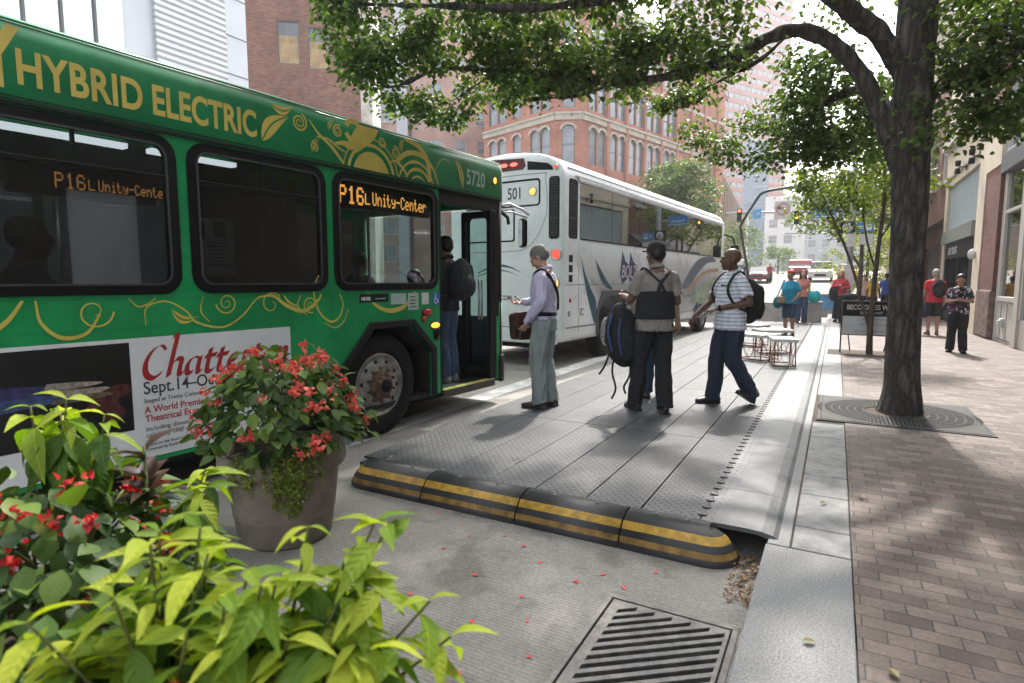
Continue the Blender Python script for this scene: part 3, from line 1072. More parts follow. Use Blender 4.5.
lt.build('led_text', M_LED, sign, at(-.052, 0, 0))
sg = MB(); sg.box(-.32, -.27, -2.80, -1.95, 2.11, 2.30)
sign = sg.build('destination_sign', M_BLKM, bus)
lt = MB()
u = dots(lt, 'P16', -2.56, 2.16, .10, .68)
u = dots(lt, 'L', u + .005, 2.165, .07, .7)
dots(lt, 'Unity-Center', u + .015, 2.165, .075, .58)
lt.build('led_text', mat('led_amber_dim', (.8, .35, .05), .5, var=0, emit=(1., .42, .10), estr=.6), sign, at(-.268, 0, 0))
for a, b in ((-3.9, -2.02), (-1.86, -1.18)):
    t_ = MB(); t_.box(-.56, -.48, a, b, 2.525, 2.56)
    t_.build('ceiling_light', M_TUBE, bus)

# -- interior: seats, poles, dash, notice
for y0 in (-1.15, -1.95, -2.75, -3.55, -4.4):
    for x0 in (-1.0, -2.35):
        s_ = MB(); s_.box(x0, x0 + .85, y0, y0 + .44, .72, .80); s_.box(x0, x0 + .85, y0 - .06, y0 + .02, .8, 1.42)
        s_.build('seat', M_SEAT, bus, bevel=.03)
for y0 in (-.95, .78, -2.3):
    s_ = MB(); s_.tube([(-1.0, y0, .33), (-1.0, y0, 2.57)], .017, 8)
    s_.build('pole', M_STEEL, bus)
s_ = MB(); s_.box(-2.35, -.95, 1.5, 2.0, .33, 1.15); s_.box(-2.3, -1.3, .2, .28, .33, 1.5)
s_.box(-2.49, -.10, 2.0, 2.025, .34, 1.12); s_.build('dashboard', M_BLKM, bus, bevel=.02)
s_ = MB()
s_.tube([(-1.9 + .23 * cos(t), 1.22 + .2 * sin(t), 1.28 + .1 * sin(t)) for t in [2 * pi * k / 20 for k in range(20)]], .014, 6, closed=True)
s_.tube([(-1.9, 1.22, 1.28), (-1.9, 1.55, 1.0)], .03, 8)
s_.build('steering_wheel', M_BLK, bus)
s_ = MB(); s_.box(-2.2, -1.6, .62, .72, .8, 1.75); s_.box(-2.2, -1.6, .66, 1.1, .72, .84)
s_.build('driver_seat', M_BLKM, bus, bevel=.04)
s_ = MB(); s_.box(-.55, -.5, -1.6, -.68, .33, 2.5, 0); s_.box(-2.5, -.5, -.62, -.58, 1.1, 2.5, 0)
s_.build('partition', mat('dark_brown_panel', (.028, .018, .014), .6, var=.2), bus)
s_ = MB(); s_.box(-.498, -.494, -1.63, -1.23, 1.62, 2.08)
nb = s_.build('notice_board', mat('notice_paper', (.85, .88, .92), .6, var=.1), bus)
s_ = MB(); s_.box(0, .002, .05, .14, .28, .42); s_.box(0, .002, .22, .32, .3, .43); s_.box(0, .002, .06, .1, .1, .24, 1); s_.ribbon([(0, 0), (0, 0)], .001)
for q in range(7): s_.box(0, .002, .17, .17 + .17 - .03 * (q % 3), .25 - q * .03, .258 - q * .03)
s_.build('notice_print', [M_INK, mat('notice_blue', (.05, .12, .3), .5, var=0)], nb, at(-.4938, -1.62, 1.63))

# -- door: header, jambs, two folded leaves, step
d_ = MB(); d_.box(-.10, .006, .875, 1.99, 2.43, 2.575); d_.box(-.09, .004, .87, .905, .30, 2.43)
d_.build('door_surround', M_BLKM, bus, bevel=.006)
def leaf(y, x0, x1, tilt):
    vs, fs = shape2d([rrect(0, 0, x1 - x0, 2.10, .03), rrect(.07, .13, x1 - x0 - .07, 2.02, .06)], .035)
    M = at(x1, y, .335) @ rz(tilt) @ Matrix(((-1, 0, 0, 0), (0, 0, 1, 0), (0, 1, 0, 0), (0, 0, 0, 1)))
    dd = MB().add(vs, fs, 0, False, M).build('door', [M_BLK], bus, bevel=.004)
    MB().box(.065, x1 - x0 - .065, .125, 2.03, .015, .019, 0, M @ Matrix(((1, 0, 0, 0), (0, 1, 0, 0), (0, 0, 1, 0), (0, 0, 0, 1)))).build('pane', M_GLASS_CLEAR, dd) if 0 else None
    g_ = MB(); g_.add([(.065, .125, .017), (x1 - x0 - .065, .125, .017), (x1 - x0 - .065, 2.03, .017), (.065, 2.03, .017)], [(0, 1, 2, 3)], 0, False, M)
    g_.build('pane', M_GLASS_CLEAR, dd)
    h_ = MB(); h_.tube([Vector((.16, .75, -.04)), Vector((.16, 1.25, -.04))], .014, 8, M=M)
    h_.build('handle', M_STEEL, dd)
leaf(1.86, -.44, .012, radians(3))
leaf(1.91, -.44, .02, radians(1))
d_ = MB(); d_.box(-.04, .015, 1.84, 1.975, .3, 2.45)
d_.build('door_post', M_BLK, bus, bevel=.01)
d_ = MB(); d_.box(.0005, .004, 1.987, 2.082, 1.12, 2.575); d_.box(-.05, .0, 2.083, 2.088, 1.12, 2.575)
d_.build('corner_cover', M_BLK, bus)
d_ = MB(); d_.box(-.55, .03, .905, 1.90, .285, .336, 0); d_.box(-.055, .034, .905, 1.90, .29, .3395, 1); d_.box(.0305, .036, .905, 1.90, .25, .334, 2)
d_.build('step', [M_BLKM, M_STEP, M_GREYP], bus)

# -- wheel and flare
AX = Matrix(((0, 0, 1, 0), (0, 1, 0, 0), (-1, 0, 0, 0), (0, 0, 0, 1)))
def wheel(parent, y, z, R, rim, x, kind='bus'):
    w = MB()
    w.lathe([(rim + .004, -.27), (R - .05, -.28), (R - .008, -.26), (R, -.22), (R, -.07), (R - .01, -.035), (R - .05, -.008), (R - .1, 0.), (rim + .06, -.002), (rim + .012, -.014), (rim + .0, -.03)], 56)
    wh = w.build('wheel', M_TIRE, parent, at(x, y, z, AX))
    r = MB()
    r.lathe([(rim + .004, -.035), (rim + .004, -.012), (rim - .012, -.012), (rim - .022, -.03), (rim - .045, -.045), (rim - .06, -.03), (rim - .1, -.018), (rim - .16, -.015), (rim - .17, -.005)], 48)
    rm = r.build('rim', M_RIM if kind == 'bus' else M_STEEL, wh, at(x, y, z, AX))
    hl = MB()
    for k in range(10):
        a = 2 * pi * k / 10 + .2
        hl.lathe([(0, .0), (.021, .0), (.024, -.004)], 12, Matrix.Translation((cos(a) * (rim - .078), sin(a) * (rim - .078), -.0205)))
    hl.build('hand_hole', M_DARK, rm, at(x, y, z, AX))
    h = MB()
    h.lathe([(rim - .165, -.012), (rim - .175, .02), (rim - .21, .03), (.075, .03), (.07, .06), (.062, .075), (.05, .08), (0, .08)], 32)
    for k in range(10):
        a = 2 * pi * k / 10
        h.lathe([(.017, -.02), (.017, .018), (.012, .024), (0, .024)], 6, Matrix.Translation((cos(a) * (rim - .145), sin(a) * (rim - .145), 0)))
    h.build('hub', M_RUST if kind == 'bus' else M_STEEL, wh, at(x, y, z, AX))
    c = MB(); c.lathe([(.066, .06), (.068, .084), (.05, .09), (0, .09)], 24)
    c.build('hub_cap', M_BLKM if kind == 'bus' else M_STEEL, wh, at(x, y, z, AX))
    return wh
wheel(bus, .0, .53, .53, .315, -.045)
arch = [(-.66, .33), (-.64, .58), (-.14, 1.10), (.41, 1.10), (.72, .81), (.72, .31)]
archo = [(.79, .31), (.79, .84), (.44, 1.175), (-.17, 1.175), (-.715, .61), (-.735, .33)]
vs, fs = shape2d([arch + archo], .075)
MB().add(vs, fs, 0, False, at(-.05, 0, 0, SIDE)).build('wheel_arch', M_BLKM, bus, bevel=.012)
vs = [(x, u, z) for x in (-.02, -.6) for u, z in arch]
MB().add(vs, [(i, i + 1, 7 + i, 6 + i) for i in range(5)]).build('wheel_well', M_DARK, bus)

# -- writing and scrolls on the roof band
def put(mb, s, size, u, z, x=.0, **k):
    lift = k.pop('lift', .0)
    vs, fs = text2d(s, size, **k)
    return mb.add(vs, fs, 0, False, at(x + lift, u, z, SIDE))
BX = .0185
t_ = MB()
put(t_, 'HYBRID', .268, -2.81, 2.682, BX, bold=.007, xs=.69, space=1.06)
put(t_, 'ELECTRIC', .268, -2.085, 2.682, BX, bold=.007, xs=.645, space=1.03)
put(t_, 'Y', .46, -2.985, 2.655, BX, bold=.016, xs=.68)
t_.build('lettering', M_TAN, bus)
t_ = MB(); put(t_, '5720', .245, 1.355, 2.69, BX, bold=.004, xs=.72, space=1.05)
t_.build('lettering', mat('silver_vinyl', (.38, .45, .42), .45, var=.05), bus)
LIFT = [0.]
def nxt():
    LIFT[0] += .00025
    return LIFT[0] % .004
def spiral(cx, cy, r0, r1, turns, a0, sgn=1, n=40):
    return [(cx + (r0 + (r1 - r0) * i / n) * cos(a0 + sgn * 2 * pi * turns * i / n), cy + (r0 + (r1 - r0) * i / n) * sin(a0 + sgn * 2 * pi * turns * i / n)) for i in range(n + 1)]
def taper(n, w0, w1, w2):
    return [(w0 + (w1 - w0) * 2 * t if t < .5 else w1 + (w2 - w1) * (2 * t - 1)) for t in [i / (n - 1) for i in range(n)]]
def stroke(mb, pts, w0, w1, w2, x=BX):
    pts = spline(pts, 8) if len(pts) < 20 else pts
    mb.ribbon(pts, taper(len(pts), w0, w1, w2), at(x + .0006 + nxt(), 0, 0, SIDE))
def leafshape(mb, a, b, w, x=BX, curve=.15):
    a, b = np.array(a), np.array(b)
    d = b - a; nrm = np.array([-d[1], d[0]])
    L_, R_ = [], []
    for i in range(13):
        t = i / 12
        c = a + d * t + nrm * curve * sin(pi * t)
        h = w * sin(pi * t ** .8) ** .9 / np.linalg.norm(d)
        L_.append(tuple(c + nrm * h * .5)); R_.append(tuple(c - nrm * h * .5))
    lo = [p for p in L_]; 
    up = [(q[0] * .5 + p[0] * .5 + .006 * nrm[0] / np.linalg.norm(d), q[1] * .5 + p[1] * .5 + .006 * nrm[1] / np.linalg.norm(d)) for p, q in zip(L_, R_)]
    dn = [(q[0] * .5 + p[0] * .5 - .006 * nrm[0] / np.linalg.norm(d), q[1] * .5 + p[1] * .5 - .006 * nrm[1] / np.linalg.norm(d)) for p, q in zip(L_, R_)]
    M = at(x + .0006 + nxt(), 0, 0, SIDE)
    for A, B in ((L_, up), (dn, R_)):
        vs = [(p[0], p[1], 0) for p in A] + [(p[0], p[1], 0) for p in B]
        mb.add(vs, [(i, 13 + i, 14 + i, i + 1) for i in range(12)], 0, False, M)
orn = MB()
leafshape(orn, (-1.27, 2.665), (-1.03, 2.895), .12, curve=.12)
leafshape(orn, (-1.18, 2.96), (-.98, 2.985), .07, curve=-.2)
leafshape(orn, (1.285, 2.62), (1.13, 2.95), .075, curve=-.12)
leafshape(orn, (-.8, 2.66), (-.72, 2.79), .045)
leafshape(orn, (-.62, 2.88), (-.56, 2.97), .04)
leafshape(orn, (.28, 2.86), (.33, 2.99), .05)
for sp in (spiral(-.92, 2.88, .012, .075, 2.2, 0), spiral(-.52, 2.89, .01, .055, 2., 1, -1), spiral(.2, 2.83, .01, .06, 2, 2), spiral(-.78, 2.71, .01, .04, 1.5, 2, -1), spiral(.02, 2.9, .01, .05, 2, 0)):
    stroke(orn, sp, .006, .013, .016)
def arc(cx, cy, r, a0, a1, n=28):
    return [(cx + r * cos(radians(a0 + (a1 - a0) * i / n)), cy + r * sin(radians(a0 + (a1 - a0) * i / n))) for i in range(n + 1)]
stroke(orn, arc(-.12, 2.55, .29, 12, 168), .03, .03, .03)
stroke(orn, arc(-.12, 2.55, .35, 10, 170), .012, .012, .012)
stroke(orn, arc(.52, 2.52, .20, 28, 152), .02, .035, .02); stroke(orn, arc(.5, 2.52, .27, 18, 162), .015, .03, .015); stroke(orn, arc(.5, 2.52, .36, 14, 140), .015, .05, .05)
stroke(orn, arc(.53, 2.52, .13, 42, 138), .01, .02, .01)
stroke(orn, arc(-.34, 2.93, .085, 200, 340 + 180), .045, .045, .045)
stroke(orn, [(-.82, 2.92), (-.72, 2.82), (-.6, 2.75), (-.5, 2.66), (-.46, 2.62)], .01, .03, .02)
stroke(orn, [(-.75, 2.80), (-.62, 2.80), (-.52, 2.75), (-.42, 2.72)], .01, .018, .012)
stroke(orn, [(-.55, 2.78), (-.45, 2.80), (-.38, 2.79), (-.25, 2.86), (-.18, 2.95)], .02, .07, .10)
stroke(orn, [(.34, 2.99), (.55, 2.95), (.68, 2.82), (.71, 2.62)], .03, .06, .06)
stroke(orn, [(.78, 2.66), (.84, 2.82), (.95, 2.90), (1.05, 2.87)], .006, .012, .006)
stroke(orn, [(.1, 2.72), (.2, 2.75), (.3, 2.7), (.36, 2.63)], .01, .03, .02)
vs = [(-.12, 2.61)] + [p for p in arc(-.12, 2.55, .23, 15, 165)]
orn.add([(x, y, 0) for x, y in vs], [tuple(range(len(vs)))[::1]], 0, False, at(BX + .0005, 0, 0, SIDE))
vs = [(-.42, 2.80), (-.3, 2.74), (-.08, 2.90), (-.02, 3.0), (-.28, 3.0)]
orn.add([(x, y, 0) for x, y in vs], [tuple(range(len(vs)))], 0, False, at(BX + .0004, 0, 0, SIDE))
orn.build('ornament', M_TAN, bus)
sc = MB()
X0 = .0008
for sp, w in ((spiral(-1.62, 1.405, .008, .085, 1.9, 2.6, -1), .009), (spiral(-2.50, 1.375, .02, .11, 1.2, 5.0, 1), .010), (spiral(-.86, 1.37, .008, .075, 1.8, 0), .009), (spiral(-1.24, 1.385, .02, .1, 1.1, 1.2, -1), .010)):
    stroke(sc, sp, w * .5, w, w * 1.2, X0)
for pts, w in (([(-3.3, 1.3), (-3.1, 1.24), (-2.95, 1.33), (-2.86, 1.455)], .03), ([(-2.80, 1.455), (-2.78, 1.32), (-2.68, 1.225), (-2.55, 1.245), (-2.47, 1.36)], .026),
               ([(-2.3, 1.455), (-2.24, 1.40), (-2.17, 1.42), (-2.13, 1.455)], .012), ([(-2.20, 1.27), (-2.19, 1.39), (-2.06, 1.43), (-1.93, 1.36), (-1.85, 1.27), (-1.66, 1.225), (-1.5, 1.30), (-1.38, 1.42), (-1.3, 1.45)], .016),
               ([(-1.36, 1.44), (-1.22, 1.45), (-1.1, 1.37), (-.93, 1.315), (-.78, 1.40), (-.74, 1.455)], .034), ([(-1.12, 1.455), (-1.08, 1.40), (-1.0, 1.36)], .02),
               ([(-.76, 1.62), (-.82, 1.5), (-.78, 1.32), (-.66, 1.21), (-.55, 1.24), (-.5, 1.36), (-.54, 1.455)], .022), ([(-.95, 1.455), (-.99, 1.36), (-.9, 1.28)], .014),
               ([(-.20, 1.455), (-.10, 1.34), (.08, 1.275), (.28, 1.30), (.42, 1.40), (.47, 1.455)], .05), ([(-1.8, 1.455), (-1.82, 1.35), (-1.76, 1.27)], .012), ([(-.72, 1.2), (-.6, 1.15), (-.5, 1.2), (-.44, 1.31)], .014)):
    stroke(sc, pts, w * .4, w, w * .5, X0)
leafshape(sc, (-2.03, 1.37), (-1.84, 1.315), .06, X0, -.25)
sc.build('ornament', M_GOLD, bus)

# -- poster with calligraphic title
po = MB(); po.box(.0005, .004, -3.55, -1.075, .365, 1.19)
poster = po.build('poster', M_WHITEV, bus)
im = MB(); im.box(.0042, .0055, -3.5, -2.315, .575, 1.165)
pic = im.build('poster_picture', M_POSTK, poster)
im = MB()
def blob(pts, m, l):
    im.add([(x, y, 0) for x, y in spline(pts + pts[:1], 6)[:-1]], [tuple(range(6 * len(pts)))], m, False, at(.0058 + l, 0, 0, SIDE))
blob([(-3.48, .93), (-3.1, .965), (-2.8, .945), (-2.62, .93), (-2.66, .90), (-3.0, .88), (-3.48, .86)], 0, 0)
blob([(-3.48, .86), (-3.0, .885), (-2.72, .885), (-2.6, .875), (-2.8, .83), (-3.48, .79)], 1, .0003)
blob([(-2.78, .955), (-2.6, .945), (-2.48, .925), (-2.6, .91), (-2.78, .915)], 2, .0006)
blob([(-2.74, .905), (-2.56, .90), (-2.45, .89), (-2.5, .86), (-2.74, .87)], 2, .0009)
blob([(-2.60, .76), (-2.5, .86), (-2.36, .90), (-2.33, .84), (-2.4, .78), (-2.36, .70), (-2.45, .64), (-2.5, .72)], 3, .0012)
blob([(-2.75, .85), (-2.55, .865), (-2.42, .845), (-2.55, .825), (-2.75, .825)], 4, .0015)
im.build('picture_shapes', [mat('pic_indigo', (.035, .035, .12), .5, var=.5, vscale=20), mat('pic_blue', (.05, .08, .2), .5, var=.5, vscale=20), mat('pic_tan', (.32, .28, .24), .5, var=.4, vscale=30), mat('pic_maroon', (.09, .022, .025), .5, var=.6, vscale=25), mat('pic_olive', (.13, .12, .07), .5, var=.5, vscale=25)], pic)
# broad-nib pen letters, unit: x-height 1
NIB = radians(38)
PEN = {'C': [[(1.15, 1.62), (.85, 1.9), (.4, 1.6), (.12, .95), (.2, .3), (.6, .02), (1.05, .3)]],
       'h': [[(.25, 2.3), (.5, 2.42), (.38, 1.4), (.2, 0)], [(.28, .6), (.6, .98), (.88, .92), (.82, .4), (.85, .05), (1.05, .12)]],
       'a': [[(.85, .92), (.5, 1.), (.18, .6), (.2, .1), (.5, .12), (.82, .75)], [(.9, 1.0), (.82, .4), (.84, .05), (1.05, .14)]],
       't': [[(.45, 1.45), (.35, .8), (.3, .12), (.5, .0), (.75, .15)], [(.12, .95), (.5, 1.0), (.85, 1.05)]],
       'e': [[(.22, .5), (.6, .6), (.78, .85), (.5, 1.02), (.2, .6), (.22, .15), (.5, .0), (.85, .2)]],
       'r': [[(.15, .9), (.35, 1.0), (.28, .5), (.24, 0)], [(.32, .6), (.6, .98), (.85, .9)]],
       'o': [[(.5, 1.0), (.2, .7), (.2, .2), (.5, .0), (.8, .3), (.8, .8), (.5, 1.0)]],
       'n': [[(.15, .9), (.35, 1.0), (.28, .5), (.24, 0)], [(.3, .6), (.62, .98), (.88, .9), (.82, .4), (.86, .05), (1.08, .12)]]}
ADV = {'C': 1.22, 'h': 1.1, 'a': 1.08, 't': .76, 'e': .88, 'r': .82, 'o': .98, 'n': 1.1}
def pen(mb, s, u, z, xh, w, sx=1., shear=.16, M0=None):
    lift = 0.
    for ch in s:
        for st in PEN[ch]:
            pts = [(u + (x * sx + shear * y) * xh, z + y * xh) for x, y in spline(st, 7)]
            nx, ny = cos(NIB) * w / 2, sin(NIB) * w / 2
            vs = []
            for i, (x, y) in enumerate(pts):
                a, b = pts[max(0, i - 1)], pts[min(len(pts) - 1, i + 1)]
                dx, dy = b[0] - a[0], b[1] - a[1]; l = sqrt(dx * dx + dy * dy) or 1
                ex, ey = nx - dy / l * w * .16, ny + dx / l * w * .16
                vs += [(x - ex, y - ey, 0), (x + ex, y + ey, 0)]
            mb.add(vs, [(2 * i, 2 * i + 1, 2 * i + 3, 2 * i + 2) for i in range(len(pts) - 1)], 0, False, at(.0046 + lift, 0, 0, SIDE))
            lift += .0003
        u += ADV[ch] * xh * sx
t_ = MB(); pen(t_, 'Chatterton', -2.25, .905, .118, .034, 1.02)
t_.build('poster_title', M_RED, poster)
t_ = MB()
def ptx(s, h, u, z, xs=.9, bold=.0): put(t_, s, h * 1.37, u, z, .0043, bold=bold, xs=xs, t=.0012)
ptx('Sept.14–Oct. 6', .088, -2.245, .805, .86, .0012)
ptx('Staged at Trinity Cathedral', .03, -2.245, .745, .95)
ptx('including dinner by a', .034, -2.245, .548, 1.0)
ptx('celebrity chef of the week', .034, -2.245, .502, 1.0)
ptx('Based on the book by Peter Ackroyd', .022, -2.245, .445, .95)
ptx('Directed by Karla Boos', .022, -2.245, .412, .95)
ptx('ARTS', .05, -2.58, .435, .95, .002)
t_.build('poster_text', M_INK, poster)
t_ = MB()
ptx('A World Premiere', .048, -2.245, .672, .92, .0008)
ptx('Theatrical Event', .048, -2.245, .612, .92, .0008)
t_.build('poster_text', M_RED, poster)

# -- stickers, lamps, mirror
def sticker(u0, u1, z0, z1, m, extra=None):
    s_ = MB(); s_.box(.0006, .003, u0, u1, z0, z1)
    return s_.build('sticker', m, bus)
st = sticker(-.30, .075, 1.365, 1.445, M_BLKM)
t_ = MB(); put(t_, 'NEVER', .045, -.28, 1.385, .0032, bold=.002, xs=.9, t=.001); put(t_, 'stand in front of line', .022, -.10, 1.392, .0032, xs=.75, t=.001)
t_.build('lettering', M_WHITEV, st)
sticker(.115, .33, 1.335, 1.445, mat('pale_sticker', (.38, .5, .46), .5, var=.1))
st = sticker(.365, .52, 1.27, 1.445, mat('grey_sticker', (.42, .5, .45), .5, var=.1))
t_ = MB()
for q in range(4): t_.box(.0032, .0042, .385, .49 - .02 * (q % 2), 1.295 + q * .035, 1.305 + q * .035)
t_.build('sticker_print', M_INK, st)
sticker(.575, .685, 1.32, 1.445, mat('white_sticker', (.52, .58, .56), .5, var=.1))
st = sticker(.755, .87, 1.31, 1.445, mat('blue_sticker', (.02, .12, .38), .5, var=.1))
t_ = MB()                                               # wheelchair symbol
t_.ribbon(arc(.805, 1.355, .028, 100, 380, 16), .009, at(.0034, 0, 0, SIDE)); t_.ribbon([(.80, 1.415), (.80, 1.375), (.83, 1.372), (.845, 1.34)], .010, at(.0037, 0, 0, SIDE)); t_.ribbon([(.797, 1.43), (.805, 1.43)], .016, at(.0040, 0, 0, SIDE))
t_.build('wheelchair_symbol', M_WHITEV, st)
def lamp(name, u, z, ru, rz_, m, base=M_BLKM, x=0.):
    b_ = MB(); b_.ell((x, u, z), (.014, ru * 1.25, rz_ * 1.35), 16, 8)
    o = b_.build(name, base, bus)
    l_ = MB(); l_.ell((x + .008, u, z), (.018, ru, rz_), 16, 8)
    l_.build('lens', m, o)
lamp('side_lamp', .66, 1.235, .075, .035, M_REDL); lamp('side_lamp', .60, 1.165, .03, .03, M_REDL)
lamp('side_lamp', .785, 1.085, .075, .032, M_AMB); lamp('marker_lamp', 1.92, 2.80, .032, .04, M_AMB, M_BLKM, .02)
r_ = MB(); r_.box(-.012, .012, 2.055, 2.105, .88, 1.05)
r_.build('side_reflector', M_AMBD, bus, bevel=.004)
k_ = MB(); k_.ell((.012, .80, .985), (.02, .05, .07), 14, 8); k_.bar((.03, .77, .94), (.03, .84, 1.03), .012)
k_.build('latch', M_BLK, bus)
mi = MB()
mi.tube([(-.05, 2.08, 2.50), (.02, 2.25, 2.56), (.10, 2.44, 2.50), (.13, 2.56, 2.44)], .016, 8); mi.tube([(-.05, 2.08, 2.44), (.03, 2.3, 2.46), (.12, 2.54, 2.40)], .012, 8)
ms = mi.build('mirror_arm', M_STEEL, bus)
mi = MB(); mi.prism(rrect(-.10, -.19, .10, .19, .06), 0, .07, at(.10, 2.52, 2.20) @ rz(radians(-38)) @ FRONT)
mir = mi.build('mirror', M_BLK, bus, bevel=.02)
mi = MB(); mi.prism(rrect(-.08, -.17, .08, .17, .05), .071, .074, at(.10, 2.52, 2.20) @ rz(radians(-38)) @ FRONT)
mi.build('mirror_glass', mat('mirror_glass', (.35, .40, .38), .05, 1., var=0), mir)
cv = MB(); cv.box(-.02, .01, 2.02, 2.10, 2.50, 2.57); cv.tube([(.0, 2.1, 2.44), (.03, 2.2, 2.38), (.02, 2.24, 2.30)], .022, 8)
cv.build('mirror_mount', M_BLKM, bus)
# ================================================================== WHITE COACH
M_COACH = paint('coach_white', (.72, .735, .75), .28, .08)
M_COACHG = mat('coach_grey_line', (.22, .23, .24), .5, var=.1)
M_TEAL = mat('swoosh_teal', (.012, .075, .11), .35, var=.3, vscale=3)
M_SILV = mat('bright_rim', (.6, .6, .6), .22, .9, var=.1)
def mirror_glass_dark():
    m = bpy.data.materials.new('dark_mirror_glass')
    m.use_nodes = True
    t = m.node_tree; t.nodes.clear()
    out = t.nodes.new('ShaderNodeOutputMaterial'); mix = t.nodes.new('ShaderNodeMixShader')
    d = t.nodes.new('ShaderNodeBsdfDiffuse'); d.inputs[0].default_value = (.012, .013, .014, 1)
    g = t.nodes.new('ShaderNodeBsdfGlossy'); g.inputs['Roughness'].default_value = .025; g.inputs[0].default_value = (.85, .88, .9, 1)
    f = t.nodes.new('ShaderNodeFresnel'); f.inputs[0].default_value = 1.6
    a = t.nodes.new('ShaderNodeMath'); a.operation = 'ADD'; a.use_clamp = True; a.inputs[1].default_value = .22
    t.links.new(f.outputs[0], a.inputs[0]); t.links.new(a.outputs[0], mix.inputs[0])
    t.links.new(d.outputs[0], mix.inputs[1]); t.links.new(g.outputs[0], mix.inputs[2]); t.links.new(mix.outputs[0], out.inputs[0])
    return m
M_DGLASS = mirror_glass_dark()
co = thing('coach_bus', 'white intercity coach with dark windows and blue swooshes waiting ahead of the green bus', 'coach', (-4.12, 11.68, -.15), radians(-4.5))
CR, CF = -2.05, 9.35
lev = [(.46, .05), (.50, .01), (.56, 0), (2.2, 0), (3.40, 0), (3.50, .03), (3.60, .07), (3.68, .13), (3.77, .27), (3.86, .52), (3.92, .85), (3.95, 1.2)]
c_ = MB()
n = None
vs = []
for z, ins in lev:
    P_ = rrect(-2.6 + ins, CR + ins * .12, -ins, CF - ins * .6, max(.02, .10 - ins * .02), 5)
    n = len(P_)
    vs += [(x, y, z) for x, y in P_]
for a in range(len(lev) - 1):
    c_.add(vs[a * n:(a + 2) * n], [(i, (i + 1) % n, n + (i + 1) % n, n + i) for i in range(n)], 0, True)
c_.add(vs[:n], [tuple(range(n - 1, -1, -1))]); c_.add(vs[-n:], [tuple(range(n))])
cb = c_.build('body', [M_COACH], co)
bm = bmesh.new(); bm.from_mesh(cb.data); bmesh.ops.remove_doubles(bm, verts=bm.verts, dist=1e-5); bmesh.ops.recalc_face_normals(bm, faces=bm.faces); bm.to_mesh(cb.data); bm.free()
cut = MB(); cut.prism([(-.56, .3), (1.80, .3), (1.80, .95), (1.55, 1.26), (-.32, 1.26), (-.56, .95)], -.7, .2, SIDE)
cut2 = MB(); cut2.prism([(6.55, .3), (7.75, .3), (7.75, .95), (7.5, 1.22), (6.8, 1.22), (6.55, .95)], -.7, .2, SIDE)
for cc in (cut, cut2):
    k = cc.build('tmp_cut', M_DARK, co)
    bo = cb.modifiers.new('b', 'BOOLEAN'); bo.object = k; bo.solver = 'EXACT'; bo.operation = 'DIFFERENCE'
    me = bake_mesh(cb); cb.modifiers.clear(); old = cb.data; cb.data = me
    bpy.data.objects.remove(k)
# arch surround
ao = [(-.66, .5), (-.66, 1.0), (-.38, 1.37), (1.62, 1.37), (1.9, 1.0), (1.9, .5)]
ai = [(-.56, .5), (-.56, .95), (-.32, 1.26), (1.55, 1.26), (1.80, .95), (1.80, .5)]
vs, fs = shape2d([ai + ao[::-1]], .05)
MB().add(vs, fs, 0, False, at(-.03, 0, 0, SIDE)).build('wheel_arch', mat('arch_grey', (.06, .062, .065), .6, var=.15), co, bevel=.008)
for y_ in (0., 1.2, 7.15):
    wheel(co, y_, .52, .52, .30, -.05, 'coach')
# glazing band and roof gutter
vs, fs = shape2d([rrect(-1.43, 2.34, 8.9, 3.36, .08)], .006)
gb = MB().add(vs, fs, 0, False, at(.002, 0, 0, SIDE)).build('side_window', [M_DGLASS], co)
li = MB()
for y_ in (.02, 1.55, 3.08, 4.6, 6.12, 7.64):
    li.box(.0082, .0095, y_ - .008, y_ + .008, 2.36, 3.34)
li.box(.0082, .011, -1.42, 8.88, 2.335, 2.36)
li.build('window_joint', M_BLK, gb)
gu = MB(); gu.tube([(.0, -1.6, 3.47), (.0, 9.0, 3.47)], .022, 8); gu.tube([(-.06, -1.8, 3.60), (-.06, 9.0, 3.60)], .012, 6)
gu.build('roof_gutter', M_COACH, co)
aw = MB(); aw.box(.0, .035, -1.5, 8.95, 3.37, 3.44)
aw.build('roof_rail', mat('aluminium_rail', (.6, .61, .62), .35, .4, var=.1), co, bevel=.01)
# louvres at the rear corner
for M, x0, x1, z0, z1 in ((at(0, CR, 0, FRONT), -.30, -.085, 2.32, 3.42), (at(0, 0, 0, SIDE), -1.86, -1.52, 2.34, 3.40)):
    vs, fs = shape2d([rrect(x0, z0, x1, z1, .06)], .006)
    lv = MB().add(vs, fs, 0, False, M).build('louvre', [M_BLKM], co)
    sl = MB()
    z = z0 + .06
    while z < z1 - .05:
        sl.add([(x0 + .03, z, .0065), (x1 - .03, z, .0065), (x1 - .03, z + .022, .014), (x0 + .03, z + .022, .014)], [(0, 1, 2, 3)], 0, False, M)
        z += .045
    for q in (.33, .66):
        zz = z0 + (z1 - z0) * q
        sl.add([(x0 + .02, zz, .0155), (x1 - .02, zz, .0155), (x1 - .02, zz + .02, .0155), (x0 + .02, zz + .02, .0155)], [(0, 1, 2, 3)], 0, False, M)
    sl.build('slat', M_GREYP, lv)
